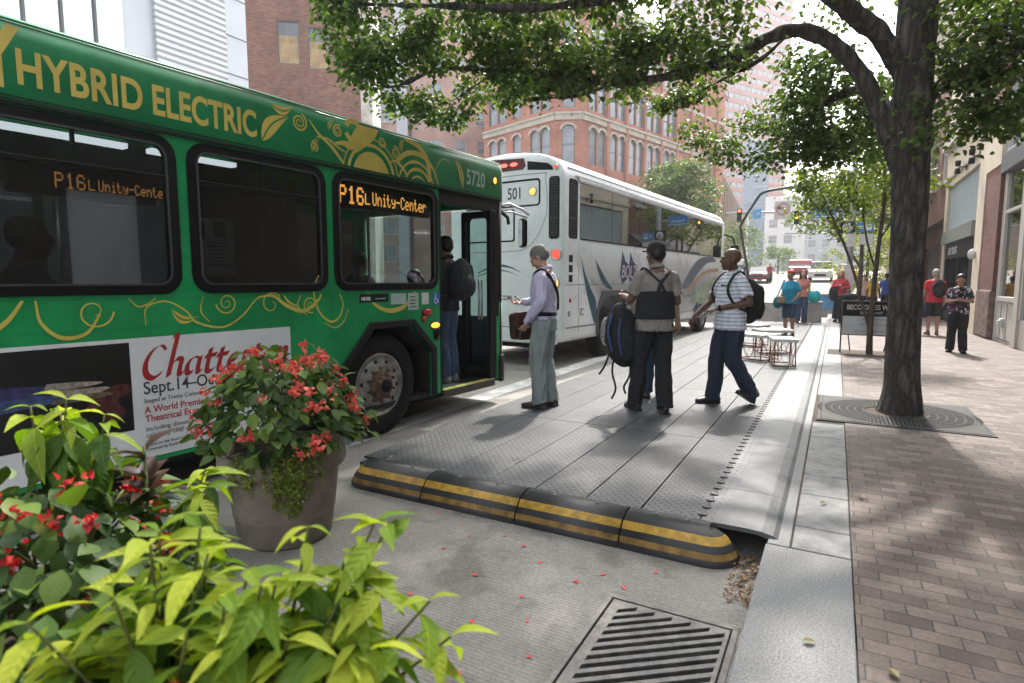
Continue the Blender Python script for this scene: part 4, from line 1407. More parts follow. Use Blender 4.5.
# rear: top light glass, vents, hatch, lamps, writing
def rear(loops, t, name, m, parent=co, off=0.):
    vs, fs = shape2d(loops, t)
    return MB().add(vs, fs, 0, False, at(0, CR - off, 0, FRONT)).build(name, [m], parent)
tg = rear([[(-1.72, 3.60), (-.86, 3.60), (-.80, 3.66), (-.84, 3.80), (-1.72, 3.85)]], .004, 'rear_light_glass', mat('red_glass', (.10, .012, .014), .08, var=0), co, -.006)
l_ = MB()
for x in (-1.5, -1.28, -1.06): l_.ell((x, CR + .002, 3.71), (.085, .02, .035), 12, 8)
l_.build('brake_lamp', mat('brake_red', (.7, .03, .02), .3, var=0, emit=(1, .12, .09), estr=1.3), tg)
rear([[(-.76, 3.585), (-.22, 3.53), (-.24, 3.60), (-.34, 3.665), (-.76, 3.74)]], .004, 'rear_vent', M_BLKM, co, -.004)
rear([rrect(-2.2, 2.93, -.48, 3.42, .07), rrect(-2.17, 2.96, -.515, 3.385, .05)], .004, 'hatch_outline', M_BLK)
rear([rrect(-2.2, 2.30, -1.03, 2.90, .05), rrect(-2.17, 2.33, -1.065, 2.87, .04)], .004, 'hatch_outline', M_BLK)
rear([rrect(-2.1, 2.45, -1.2, 2.85, .02)], .003, 'rear_notice', M_WHITEV)
cl = MB(); cl.ribbon(spline([(-2.0, 3.50), (-.5, 3.50), (-.38, 3.40), (-.36, 2.75), (-.70, 2.22), (-1.2, 2.12), (-2.0, 2.12)], 6), .014, at(0, CR - .001, 0, FRONT))
cl.ribbon([(-2.3, .70), (-.1, .70)], .02, at(0, CR - .0015, 0, FRONT))
cl.build('panel_seam', M_COACHG, co)
t_ = MB()
for s, size, x, z, b, xs in (('501', .30, -1.20, 3.08, .004, .74), ('.COM', .125, -1.40, 1.21, .003, .95)):
    vs, fs = text2d(s, size, b, xs)
    t_.add(vs, fs, 0, False, at(x, CR - .001, z, FRONT))
t_.build('lettering', M_INK, co)
t_ = MB()
t_.ribbon(spline([(-1.9, 1.72), (-1.5, 1.86), (-1.15, 1.83), (-.88, 1.72)], 8), taper(25, .02, .045, .004), at(0, CR - .001, 0, FRONT), 0)
t_.ribbon(spline([(-1.9, 1.66), (-1.5, 1.77), (-1.2, 1.75), (-.95, 1.66)], 8), taper(25, .02, .03, .004), at(0, CR - .0015, 0, FRONT), 1)
t_.build('swoosh', [mat('swoosh_navy', (.02, .05, .14), .4, var=.1), mat('swoosh_green', (.10, .25, .16), .4, var=.1)], co)
def rlamp(name, x, z, r, m):
    b_ = MB(); b_.lathe([(r * 1.35, 0), (r * 1.35, .012), (r * 1.1, .02), (r, .012), (0, .012)], 24, at(x, CR, z, FRONT))
    o = b_.build(name, M_STEEL, co)
    l_ = MB(); l_.lathe([(r, .013), (r * .8, .03), (r * .4, .036), (0, .037)], 24, at(x, CR, z, FRONT))
    l_.build('lens', m, o)
rlamp('tail_lamp', -.145, 2.05, .085, mat('tail_red', (.6, .03, .02), .3, var=0, emit=(1, .1, .06), estr=.5))
rlamp('turn_lamp', -.18, 1.53, .085, mat('turn_amber', (.8, .42, .08), .3, var=0, emit=(1, .5, .12), estr=.8))
rlamp('marker_lamp', -.64, 3.19, .062, mat('turn_amber2', (.85, .4, .06), .3, var=0, emit=(1, .45, .08), estr=.7))
rlamp('reverse_lamp', -.30, 1.78, .05, M_REDL)
rlamp('marker_lamp', -.16, 3.58, .035, MATS['tail_red'])
b_ = MB(); b_.box(-2.5, -.1, CR - .10, CR + .02, .42, .66)
b_.build('bumper', M_COACH, co, bevel=.03)
b_ = MB(); b_.box(-.42, -.26, CR - .14, CR - .10, .46, .78)
b_.build('bumper_block', M_BLKM, co, bevel=.02)
# side: vents, lines, swooshes, lettering
v_ = MB()
for z in (1.98, 1.80, 1.62): v_.box(.001, .006, -1.84, -1.70, z - .07, z + .06)
v_.build('vent', M_BLKM, co)
v_ = MB(); v_.box(.001, .004, -1.95, CF - .2, 1.495, 1.51); v_.box(.001, .004, -1.95, -.7, .70, .73); v_.box(.001, .004, 1.95, 6.5, .70, .72); v_.box(.001, .003, -1.45, -1.44, .6, 2.3)
for y_ in (3.2, 4.5, 5.8): v_.box(.001, .003, y_, y_ + .01, .6, 1.5)
v_.build('panel_seam', M_COACHG, co)
v_ = MB(); v_.box(.001, .01, -1.82, -1.75, 1.18, 1.25)
v_.build('side_marker', M_REDL, co)
v_ = MB(); v_.box(.001, .008, -1.35, -1.22, .92, 1.05); v_.box(.0085, .01, -1.33, -1.24, .94, 1.03, 1); v_.box(.001, .008, -1.86, -1.78, .92, 1.02)
v_.build('fuel_flap', [M_COACHG, M_COACH], co)
def sidepoly(pts, m, name, l=.0012, sub=6):
    p = spline(pts + pts[:1], sub)[:-1] if sub else pts
    vs, fs = shape2d([p], .001)
    return MB().add(vs, fs, 0, False, at(l, 0, 0, SIDE)).build(name, [m], co)
sidepoly([(-1.37, 2.05), (-1.22, 1.62), (-1.0, 1.15), (-.72, .72), (-.68, 1.0), (-.70, 1.20), (-.95, 1.45), (-1.2, 1.75)], M_TEAL, 'swoosh')
sidepoly([(-.74, 2.0), (-.55, 1.68), (-.25, 1.46), (.12, 1.40), (-.18, 1.58), (-.48, 1.80)], M_TEAL, 'swoosh')
sidepoly([(4.7, 1.35), (5.3, 1.75), (6.3, 2.2), (7.6, 2.32), (8.3, 2.2), (7.2, 2.1), (6.2, 1.75), (5.4, 1.40)], mat('swoosh_violet', (.11, .13, .21), .4, var=.4, vscale=2), 'swoosh')
sidepoly([(5.2, 1.28), (6.0, 1.6), (7.0, 1.88), (8.4, 1.98), (8.6, 1.88), (7.2, 1.78), (6.2, 1.5), (5.6, 1.3)], mat('swoosh_orange', (.42, .26, .16), .4, var=.5, vscale=2), 'swoosh', .0015)
sidepoly([(5.4, .95), (6.3, 1.25), (7.4, 1.6), (8.7, 1.7), (8.7, 1.0), (7.4, .85)], mat('swoosh_lime', (.36, .42, .30), .4, var=.5, vscale=2), 'swoosh', .0018)
sidepoly([(5.9, .75), (6.4, .95), (6.5, .62), (6.1, .6)], M_TEAL, 'swoosh', .0022)
for k, (a, s) in enumerate(((.50, .55), (.95, .5))):
    sidepoly([(a, 1.72), (a + .1, 2.22), (a + .30, 1.98), (a + .38, 1.98), (a + s, 1.75), (a + .4, 1.62), (a + .12, 1.50)], mat('logo_navy', (.02, .03, .10), .4, var=.2), 'logo_peak', .0024 + .0004 * k, 0)
t_ = MB(); put(t_, 'BOLT', .40, .56, 1.64, .0045, bold=.022, xs=.86, shear=.18, t=.0015)
t_.build('lettering', mat('logo_dark', (.10, .02, .05), .4, var=.1), co)
t_ = MB(); put(t_, 'BOLT', .40, .56, 1.64, .0062, bold=-.002, xs=.86, shear=.18, t=.0015)
t_.build('lettering', mat('logo_white', (.62, .66, .72), .4, var=.1), co)
t_ = MB(); put(t_, 'Express', .15, 7.2, 3.17 + .28, .04, bold=.001, xs=.9, shear=.3)
mr_ = MB(); mr_.tube([(.0, 9.2, 3.1), (.22, 9.45, 3.05), (.3, 9.5, 2.8)], .03, 8)
ma_ = mr_.build('mirror_arm', M_BLKM, co)
mr_ = MB(); mr_.prism(rrect(-.13, -.28, .13, .28, .06), 0, .12, at(.30, 9.55, 2.5, FRONT))
mr_.build('mirror', M_BLKM, co, bevel=.03)
fr_ = MB(); fr_.box(-2.45, -.15, CF - .005, CF + .008, 1.3, 3.3)
fr_.build('windscreen', M_DGLASS, co)
uc = MB(); uc.box(-2.4, -.75, CR + .2, CF - .3, .3, .5)
uc.build('chassis', M_BLKM, co)
# ================================================================== PEOPLE
def smooth_union(mb, name, m, parent, voxel, it=3, folds=0., fscale=14., seed=0, stretch=(1, 1, .45)):
    """one continuous skin grown over overlapping shapes"""
    ob = mb.build('tmp', m)
    r = ob.modifiers.new('r', 'REMESH'); r.mode = 'VOXEL'; r.voxel_size = voxel; r.use_smooth_shade = True
    if it:
        s = ob.modifiers.new('s', 'SMOOTH'); s.factor = .5; s.iterations = it
    me = bake_mesh(ob)
    bpy.data.objects.remove(ob)
    me.name = name
    if folds:
        off = Vector((seed * 3.7, seed * 1.3, 0))
        nv = [(v.co.copy(), v.normal.copy()) for v in me.vertices]
        for v, (c, nn) in zip(me.vertices, nv):
            q = Vector((c.x * stretch[0], c.y * stretch[1], c.z * stretch[2])) * fscale + off
            d = mnoise.noise(q) + .5 * mnoise.noise(q * 2.3)
            d = 1 - 2 * abs(d)
            v.co = c + nn * folds * (d - .35)
        me.update()
    for p in me.polygons: p.use_smooth = True
    me.materials.clear(); me.materials.append(m)
    o = bpy.data.objects.new(name, me); C.objects.link(o); o.parent = parent
    return o

def skin_mat(name, col):
    m = mat(name, col, .5, var=.14, vscale=25)
    b = m.node_tree.nodes['Principled BSDF']
    b.inputs['Subsurface Weight'].default_value = .08
    b.inputs['Subsurface Radius'].default_value = (.01, .004, .002)
    return m
def cloth(name, col, var=.18, vs=18, rough=.85):
    return mat(name, col, rough, var=var, vscale=vs, bump=.12, bscale=180)
SK_L = skin_mat('skin_fair', (.46, .25, .175)); SK_M = skin_mat('skin_tan', (.34, .19, .12)); SK_D = skin_mat('skin_deep', (.125, .062, .038)); SK_D2 = skin_mat('skin_brown', (.15, .075, .045))
M_EYE = mat('eye_dark', (.02, .015, .012), .2, var=0)
M_SHOE = mat('dark_shoe', (.022, .018, .016), .4, var=.2)

DEF = dict(pelvis=(0, 0, .95), chest=(0, .0, 1.28), neck=(0, -.015, 1.475), head=(0, .02, 1.615),
           shL=(-.172, -.01, 1.385), shR=(.172, -.01, 1.385), elL=(-.225, -.03, 1.14), elR=(.225, -.03, 1.14), wrL=(-.235, .05, .89), wrR=(.235, .05, .89),
           hipL=(-.088, 0, .91), hipR=(.088, 0, .91), knL=(-.095, .025, .50), knR=(.095, .025, .50), anL=(-.10, -.02, .09), anR=(.10, -.02, .09))
def hand(mb, w, d, pn, side, s=1., curl=.5):
    """palm, four unequal bent fingers and a thumb from the side of the palm"""
    w, d, pn = Vector(w), Vector(d).normalized(), Vector(pn)
    pn = (pn - d * pn.dot(d)).normalized()
    x = d.cross(pn) * side                             # towards the thumb
    mb.limb([w - d * .02 * s, w + d * .03 * s, w + d * .085 * s], [(.027 * s, .018 * s), (.038 * s, .016 * s), (.041 * s, .013 * s)], 10)
    mb.limb([w, w + d * .05 * s, w + d * .088 * s], [(.026 * s, .015 * s)] * 3, 8)
    for k, (o, L) in enumerate(((.030, .072), (.010, .082), (-.011, .077), (-.031, .060))):
        b = w + d * .082 * s + x * o * s
        a0 = curl * .45 + .04 * k
        dd = (d * cos(a0) + pn * sin(a0) + x * o * 2.2).normalized()
        p1 = b + dd * L * .45 * s
        a1 = curl * 1.15
        d2 = (d * cos(a1) + pn * sin(a1) + x * o * 2.2).normalized()
        p2 = p1 + d2 * L * .32 * s
        a2 = curl * 1.7
        d3 = (d * cos(a2) + pn * sin(a2) + x * o * 2.).normalized()
        mb.limb([b - d * .02 * s, b, p1, p2, p2 + d3 * L * .25 * s], [.0095 * s, .0095 * s, .0088 * s, .0082 * s, .007 * s], 7)
    t0 = w + d * .028 * s + x * .028 * s
    t1 = t0 + (d * .7 + x * .75 + pn * .25).normalized() * .034 * s
    t2 = t1 + (d * .85 + x * .25 + pn * .5).normalized() * .030 * s
    mb.limb([w + d * .015 * s + x * .01 * s, t0, t1, t2], [.013 * s, .0125 * s, .0105 * s, .008 * s], 7)

def person(label, loc, heading, h, skin, top, bottom, pose=None, head_yaw=0., head_pitch=0., hair=None, hair_style='short', sleeve='short', legs='long',
           near=True, shoe=M_SHOE, hem=-.09, bulk=1., group=None, curl=.5, palm=None, female=False, seated=False, tucked=False, parent=None, longtop=0.):
    s = h / 1.75
    J = {k: Vector(v) for k, v in DEF.items()}
    if seated:
        for k in J:
            if k[:2] in ('pe', 'ch', 'ne', 'he', 'sh', 'el', 'wr', 'hi'):
                J[k].z -= .42
        J['knL'], J['knR'], J['anL'], J['anR'] = Vector((-.11, .43, .50)), Vector((.11, .43, .50)), Vector((-.11, .42, .09)), Vector((.11, .42, .09))
        J['wrL'], J['wrR'] = Vector((-.16, .28, .68)), Vector((.16, .28, .68))
    if female:
        for k in ('shL', 'shR'): J[k].x *= .88
        for k in ('elL', 'elR', 'wrL', 'wrR'): J[k].x *= .92
    if pose:
        for k, v in pose.items():
            if k[:5] != 'pitch': J[k] = Vector(v)
    root = thing('person', label, 'person', loc, -radians(heading), group)
    root.scale = (s, s, s)
    vx = .0065 if near else .014
    ax = (J['shR'] - J['shL']).normalized()
    fwd = Vector((0, 0, 1)).cross(ax).normalized()
    up = (J['neck'] - J['pelvis']).normalized()
    pel, ch, nk = J['pelvis'], J['chest'], J['neck']
    ang = radians(-head_yaw)
    HM = Matrix.Translation(J['head']) @ rz(atan2(-fwd.x, fwd.y) + ang) @ Matrix.Rotation(radians(-head_pitch), 4, 'X') @ Matrix.Diagonal((1.07, 1.06, 1.04, 1))
    B = bulk
    def torso(mb, o, z0=-.06, z1=1.):
        rings = []
        for t, rx, ry, f in ((z0, .155, .112, 0), (.0, .160, .115, 0), (.30 * .5, .148 * B, .112 * B, .01 * (B - 1) * 8), (.33, .150 * B, .112 * B, .012 * (B - 1) * 10), (.55, .162 * B ** .6, .117 * B ** .5, .005), (.76, .168, .112, 0), (.88, .150, .092, -.006), (.95, .105, .072, -.01), (1.0, .068, .062, -.008)):
            if t < z0 - 1e-6 or t > z1 + 1e-6: continue
            w = .93 if female and .1 < t < .4 else 1.
            c = pel.lerp(ch, t / .63) if t < .63 else ch.lerp(nk, (t - .63) / .37)
            if female and .5 < t < .7: f += .02
            rings.append((c + fwd * f, (rx * w + o, ry * w + o + (.012 if female and .5 < t < .7 else 0))))
        mb.tube([r[0] for r in rings], [r[1] for r in rings], 20, right=ax)
    # body: one continuous figure
    b = MB()
    torso(b, 0)
    b.ell(pel - Vector((0, 0, .03)), (.15, .105, .10), 16, 10)
    b.limb([nk - up * .03, nk + up * .03, J['head'] + Vector((0, -.01, -.03))], [.062, .054, .05], 12)
    for q in ('L', 'R'):
        b.limb([J['sh' + q], J['sh' + q].lerp(J['el' + q], .4), J['el' + q]], [.050, .048, .041], 12)
        b.limb([J['el' + q], J['el' + q].lerp(J['wr' + q], .3), J['wr' + q]], [.040, .040, .026], 12)
        b.limb([J['hip' + q], J['hip' + q].lerp(J['kn' + q], .35), J['kn' + q]], [.085, .078, .054], 12)
        b.limb([J['kn' + q], J['kn' + q].lerp(J['an' + q], .35) - Vector((0, .012, 0)), J['an' + q]], [.052, .055, .036], 12)
        b.limb([J['an' + q], J['an' + q] + Vector((0, .04, -.045))], [.038, .034], 8)
        sd = -1 if q == 'L' else 1
        d = (J['wr' + q] - J['el' + q]).normalized()
        pn = Vector((palm or {}).get(q, (-sd, .2, 0)))
        dd = (palm or {}).get('d' + q)
        hand(b, J['wr' + q], Vector(dd) if dd else d, pn, -sd, 1.02 if not female else .92, curl)
    hb = MB()
    hb.ell((0, -.012, .035), (.074, .094, .086), 16, 12); hb.ell((0, .028, -.030), (.060, .066, .082), 16, 12)
    hb.ell((0, .050, -.088), (.036, .036, .028), 12, 8); hb.ell((0, .084, .020), (.048, .016, .012), 12, 8)
    hb.limb([(0, .088, .012), (0, .104, -.022)], [.009, .014], 8); hb.ell((0, .100, -.026), (.018, .013, .010), 10, 6)
    hb.ell((0, .086, -.056), (.025, .012, .0065), 10, 6); hb.ell((0, .083, -.068), (.021, .012, .0075), 10, 6)
    for sx in (-1, 1):
        hb.ell((sx * .074, -.006, -.012), (.010, .020, .032), 10, 8); hb.ell((sx * .038, .066, -.022), (.022, .020, .018), 10, 6)
    b.add(hb.v, hb.f, 0, True, HM)
    body = smooth_union(b, 'body', skin, root, vx, 2)
    if near:
        for sx in (-1, 1):
            e = MB(); e.ell((sx * .031, .083, .004), (.013, .008, .006), 10, 6, HM)
            e.build('eye', M_EYE, root)
            e = MB(); e.limb([(sx * .012, .094, .024), (sx * .030, .096, .029), (sx * .048, .084, .022)], [.003, .0045, .002], 6); 
            e2 = MB(); e2.add(e.v, e.f, 0, True, HM); e2.build('eyebrow', hair or M_EYE, root)
    # top
    t = MB()
    if tucked: torso(t, .014, .0, .96)
    else:
        torso(t, .016, .0, .96)
        t.tube([pel + Vector((0, 0, .09)), pel + Vector((0, 0, .0)), pel + Vector((0, 0, hem - longtop))], [(.176 * B ** .8, .138 * B ** .8), (.188 * B ** .5, .148 * B ** .6), (.194 * B ** .3, .152 * B ** .4)], 20, right=ax)
    for q in ('L', 'R'):
        t.limb([J['sh' + q] - ax * .07 * (-1 if q == 'L' else 1) + up * .03, J['sh' + q]], [.056, .062], 12)
        if sleeve == 'long':
            t.limb([J['sh' + q], J['sh' + q].lerp(J['el' + q], .5), J['el' + q]], [.068, .060, .054], 14)
            t.limb([J['el' + q], J['el' + q].lerp(J['wr' + q], .45), J['el' + q].lerp(J['wr' + q], .96)], [.054, .052, .038], 14)
        elif sleeve == 'short':
            k = J['sh' + q].lerp(J['el' + q], .74)
            t.tube([J['sh' + q] + Vector((0, 0, .0)), J['sh' + q].lerp(J['el' + q], .35), k], [.060, .066, .068], 16)
    smooth_union(t, 'top' if female else 'shirt', top, root, vx * 1.15, 4, .011 if near else .006, 11, seed=h)
    if near and not female:
        k = MB()
        k.tube([nk + ax * (.070 * cos(q)) + fwd * (.068 * sin(q) - .008) + Vector((0, 0, .012 - .022 * sin(q))) for q in [2 * pi * i / 20 for i in range(20)]], [(.009, .021)] * 20, 8, closed=True)
        k.build('collar', top, root)
    # trousers
    if bottom:
        p = MB()
        p.tube([pel + Vector((0, 0, .07)), pel + Vector((0, 0, -.02)), pel + Vector((0, 0, -.12))], [(.160 * B ** .5, .120 * B ** .5), (.172, .130), (.165, .125)], 20, right=Vector((1, 0, 0)))
        for q in ('L', 'R'):
            H, K, A = J['hip' + q], J['kn' + q], J['an' + q]
            if legs == 'skirt': continue
            end = {'long': (A - Vector((0, .01, .035))), 'shorts': K + (A - K) * .02, 'capri': K.lerp(A, .35)}[legs]
            if legs == 'long':
                p.limb([H, H.lerp(K, .5), K], [.106, .100, .086], 16)
                p.tube([K + Vector((0, 0, .02)), K.lerp(A, .45) - Vector((0, .012, 0)), A, end], [.085, .084, .080, .084], 16)
            else:
                p.tube([H, H.lerp(K, .5), K.lerp(end, .3), end], [.102, .096, .086, .086], 16)
        if legs == 'skirt':
            p.tube([pel + Vector((0, 0, -.1)), pel + Vector((0, .0, -.45)), pel + Vector((0, 0, -.84))], [(.17, .13), (.185, .15), (.22, .18)], 24, right=Vector((1, 0, 0)))
        smooth_union(p, 'trousers' if legs != 'skirt' else 'skirt', bottom, root, vx * 1.15, 4, .013 if near else .006, 10, seed=h + 1, stretch=(1, 1, .35))
    # shoes
    for q in ('L', 'R'):
        A, K = J['an' + q], J['kn' + q]
        pitch = (pose or {}).get('pitch' + q, 0.) if pose else 0.
        pitch = pitch if isinstance(pitch, (int, float)) else pitch[0]
        sh = MB()
        sh.limb([(0, -.055, -.045), (0, .0, -.043), (0, .10, -.052), (0, .175, -.060)], [(.040, .045), (.042, .048), (.047, .036), (.040, .026)], 14)
        sh.limb([(0, -.01, .0), (0, .0, -.05)], [.046, .044], 12)
        sh.box(-.042, .042, -.085, .19, -.09, -.072)
        sg_ = -1 if q == 'L' else 1
        M = Matrix.Translation(A) @ rz(-sg_ * radians(10)) @ Matrix.Rotation(radians(-pitch), 4, 'X')
        s2 = MB(); s2.add(sh.v, sh.f, 0, True, M)
        smooth_union(s2, 'shoe', shoe, root, vx * 1.2, 3)
    # hair
    if hair:
        hr = MB()
        if hair_style in ('short', 'bald_fringe'):
            hr.ell((0, -.020, .048), (.0785, .094, .083), 20, 14); hr.ell((0, -.048, .008), (.072, .066, .072), 18, 12)
            for sx in (-1, 1): hr.ell((sx * .066, -.012, .014), (.012, .036, .036), 12, 8)
        elif hair_style == 'long':
            hr.ell((0, -.028, .052), (.085, .095, .088), 16, 12); hr.ell((0, -.075, -.04), (.095, .06, .13), 14, 10)
            for sx in (-1, 1): hr.ell((sx * .078, -.02, -.04), (.028, .05, .13), 12, 8); hr.ell((sx * .085, .0, -.12), (.03, .045, .08), 12, 8)
        elif hair_style == 'tied':
            hr.ell((0, -.026, .052), (.080, .094, .086), 16, 12); hr.ell((0, -.06, .0), (.072, .06, .07), 14, 10); hr.ell((0, -.125, .03), (.035, .035, .04), 10, 8)
        h2 = MB(); h2.add(hr.v, hr.f, 0, True, HM)
        smooth_union(h2, 'hair', hair, root, vx * .9, 3, .002, 90, seed=3, stretch=(1, 1, 1))
    root['_h'] = s
    del root['_h']
    return root, J, HM, ax, fwd

def addpart(root, name, mb, m, M=None, voxel=None, folds=0., bevel=0.):
    if M is not None:
        k = MB(); k.add(mb.v, mb.f, 0, True, M); mb = k
    if voxel:
        return smooth_union(mb, name, m, root, voxel, 3, folds, 12)
    return mb.build(name, m, root, bevel=bevel)

def stripes(name, c1, c2, z_per, duty=.5):
    m = bpy.data.materials.new(name); m.use_nodes = True
    t, b = nodes_of(m)
    tc = t.nodes.new('ShaderNodeTexCoord'); sx = t.nodes.new('ShaderNodeSeparateXYZ')
    t.links.new(tc.outputs['Object'], sx.inputs[0])
    n = t.nodes.new('ShaderNodeTexNoise'); n.inputs['Scale'].default_value = 9; t.links.new(tc.outputs['Object'], n.inputs['Vector'])
    a = t.nodes.new('ShaderNodeMath'); a.operation = 'MULTIPLY_ADD'; a.inputs[1].default_value = .03
    t.links.new(n.outputs['Fac'], a.inputs[0]); t.links.new(sx.outputs[2], a.inputs[2])
    d = t.nodes.new('ShaderNodeMath'); d.operation = 'DIVIDE'; d.inputs[1].default_value = z_per; t.links.new(a.outputs[0], d.inputs[0])
    f = t.nodes.new('ShaderNodeMath'); f.operation = 'FRACT'; t.links.new(d.outputs[0], f.inputs[0])
    r = t.nodes.new('ShaderNodeValToRGB'); r.color_ramp.interpolation = 'CONSTANT'
    r.color_ramp.elements[0].color = (*c1, 1); r.color_ramp.elements[1].color = (*c2, 1); r.color_ramp.elements[1].position = duty
    t.links.new(f.outputs[0], r.inputs[0]); t.links.new(r.outputs[0], b.inputs['Base Color'])
    b.inputs['Roughness'].default_value = .85
    return m
def patches(name, cols, scale):
    m = bpy.data.materials.new(name); m.use_nodes = True
    t, b = nodes_of(m)
    tc = t.nodes.new('ShaderNodeTexCoord'); v = t.nodes.new('ShaderNodeTexVoronoi'); v.inputs['Scale'].default_value = scale
    t.links.new(tc.outputs['Object'], v.inputs['Vector'])
    r = t.nodes.new('ShaderNodeValToRGB'); r.color_ramp.interpolation = 'CONSTANT'
    while len(r.color_ramp.elements) < len(cols): r.color_ramp.elements.new(.5)
    for i, c in enumerate(cols):
        r.color_ramp.elements[i].position = i / len(cols); r.color_ramp.elements[i].color = (*c, 1)
    sp = t.nodes.new('ShaderNodeSeparateColor'); t.links.new(v.outputs['Color'], sp.inputs[0])
    t.links.new(sp.outputs[0], r.inputs[0]); t.links.new(r.outputs[0], b.inputs['Base Color']); b.inputs['Roughness'].default_value = .85
    return m
M_HAIRG = mat('grey_hair', (.17, .16, .15), .75, var=.35, vscale=220); M_HAIRK = mat('black_hair', (.012, .010, .009), .5, var=.3, vscale=50); M_HAIRB = mat('blonde_hair', (.48, .30, .13), .6, var=.4, vscale=40); M_HAIRBR = mat('brown_hair', (.06, .03, .018), .6, var=.4, vscale=40)
C_BLACK = cloth('black_cloth', (.014, .014, .016)); C_JEAN = cloth('dark_denim', (.022, .032, .058), .35, 40); C_JEAN2 = cloth('blue_denim', (.05, .085, .16), .35, 40)

def backpack(root, M, m, w=.30, d=.17, h=.46, straps=True, name='backpack', label=None):
    b = MB()
    b.ell((0, 0, 0), (w * .5, d * .55, h * .5), 18, 14); b.prism(rrect(-w * .42, -h * .40, w * .42, h * .36, .09), -d * .45, d * .4, Matrix(((1, 0, 0, 0), (0, 0, 1, 0), (0, 1, 0, 0), (0, 0, 0, 1))))
    b.ell((0, -d * .5, -h * .15), (w * .36, d * .28, h * .24), 14, 10)
    return addpart(root, name, b, m, M, .010, .004)

# 1 -- man in lilac shirt by the bus door
C_LILAC = cloth('lilac_shirt', (.54, .50, .68), .07, 9); C_GREYG = cloth('grey_green_trousers', (.25, .29, .29), .12, 9)
M_LEATHER = mat('brown_leather', (.055, .024, .016), .45, var=.35, vscale=14, bump=.15)
PL = .022
r, J, HM, ax, fw = person('man in lilac shirt and grey trousers looking down at his hands beside the bus door', (-2.80, 5.80, PL), -97, 1.80, SK_L, C_LILAC, C_GREYG,
    dict(elL=(-.245, -.05, 1.15), wrL=(-.19, .13, .93), elR=(.22, .06, 1.14), wrR=(.06, .27, 1.13), head=(0, .055, 1.605), neck=(0, .0, 1.475), anL=(-.085, .02, .09), anR=(.085, -.05, .09), knL=(-.09, .045, .5), chest=(0, .01, 1.28)),
    head_pitch=38, hair=M_HAIRG, sleeve='long', tucked=True, curl=.8, palm=dict(L=(.6, .5, 0), dL=(.25, .5, -.8), R=(-.4, 0, .6)))
b = MB(); b.tube([J['pelvis'] + Vector((0, 0, .045)), J['pelvis'] + Vector((0, 0, .085))], [(.176, .134), (.172, .130)], 24, right=(1, 0, 0)); addpart(r, 'belt', b, M_BLK)
b = MB(); b.tube(spline([(.13, .09, .98), (.10, .135, 1.15), (.03, .14, 1.32), (-.06, .105, 1.43), (-.115, .0, 1.475), (-.10, -.08, 1.42), (0.02, -.135, 1.25), (.14, -.11, 1.05)], 5), [(.022, .004)] * 36, 8); addpart(r, 'bag_strap', b, M_BLKM)
b = MB(); b.tube([J['elL'].lerp(J['wrL'], .93), J['elL'].lerp(J['wrL'], .99)], [.035, .034], 14); addpart(r, 'wristwatch', b, M_BLK)
bag = thing('shoulder_bag', 'brown leather messenger bag hanging in front of the man in the lilac shirt', 'bag', (-2.80, 5.80, PL), radians(97))
b = MB(); b.prism(rrect(-.16, -.15, .16, .15, .06), -.05, .05, at(.02, .25, .90) @ rz(radians(-38)) @ FRONT); addpart(bag, 'bag_body', b, M_LEATHER, None, .008, .012)
b = MB(); b.prism(rrect(-.165, -.03, .165, .155, .05), .048, .062, at(.02, .25, .90) @ rz(radians(-38)) @ FRONT); addpart(bag, 'flap', b, M_LEATHER, bevel=.004)
ph = MB(); ph.box(-.035, .035, -.006, .006, -.07, .07)
o = ph.build('phone', M_BLK, None, bevel=.004); o.location = (-3.12, 5.83, 1.21); o.rotation_euler = (radians(-50), 0, radians(97)); tag(o, 'small black phone held up by the man in the lilac shirt', 'phone')

# 2 -- man in grey shirt, black cap and back brace, holding a backpack
C_TAUPE = cloth('taupe_shirt', (.25, .225, .205), .10, 8); C_CHAR = cloth('charcoal_trousers', (.016, .016, .019), .25, 8)
r, J, HM, ax, fw = person('man in grey shirt and black cap seen from behind, black straps crossed on his back', (-1.67, 6.15, PL), -36, 1.81, SK_D2, C_TAUPE, C_CHAR,
    dict(elL=(-.245, .04, 1.16), wrL=(-.24, .30, 1.20), elR=(.235, .0, 1.14), wrR=(.17, .22, 1.12), anL=(-.15, .10, .09), knL=(-.125, .10, .50), anR=(.10, -.07, .09), knR=(.10, .02, .5), shL=(-.176, -.01, 1.385), shR=(.176, -.01, 1.385)),
    head_yaw=-14, hair=M_HAIRK, bulk=1.04, curl=.9, hem=-.10)
b = MB(); b.tube([(0, 0, .97 + .01 * k) for k in range(0, 30, 4)], [(.212 - .0035 * k - .004 * (k in (0, 7)), .170 - .003 * k - .004 * (k in (0, 7))) for k in range(8)], 24, right=tuple(ax)); addpart(r, 'back_brace', b, C_BLACK, None, .009, .004)
for pts in ([(-.135, .08, 1.44), (-.13, .0, 1.485), (-.10, -.09, 1.44), (.0, -.142, 1.33), (.045, -.155, 1.24)], [(.135, .08, 1.44), (.13, .0, 1.485), (.10, -.09, 1.44), (.0, -.140, 1.33), (-.03, -.155, 1.24)]):
    b = MB(); b.tube(spline(pts, 5), [(.018, .006)] * 21, 8); addpart(r, 'strap', b, C_BLACK)
b = MB(); b.ell((0, -.012, .062), (.083, .102, .078), 18, 12); b.ell((0, .0, .05), (.084, .10, .05), 16, 10)
addpart(r, 'cap', b, C_BLACK, HM, .008)
b = MB(); b.prism([(-.07, .07), (.07, .07), (.066, .13), (.04, .165), (-.04, .165), (-.066, .13)], .034, .042); addpart(r, 'cap_brim', b, C_BLACK, HM)
bp_ = thing('backpack', 'black and blue backpack with dangling straps held up by the man in the grey shirt', 'backpack', (-2.03, 6.16, .04), radians(20))
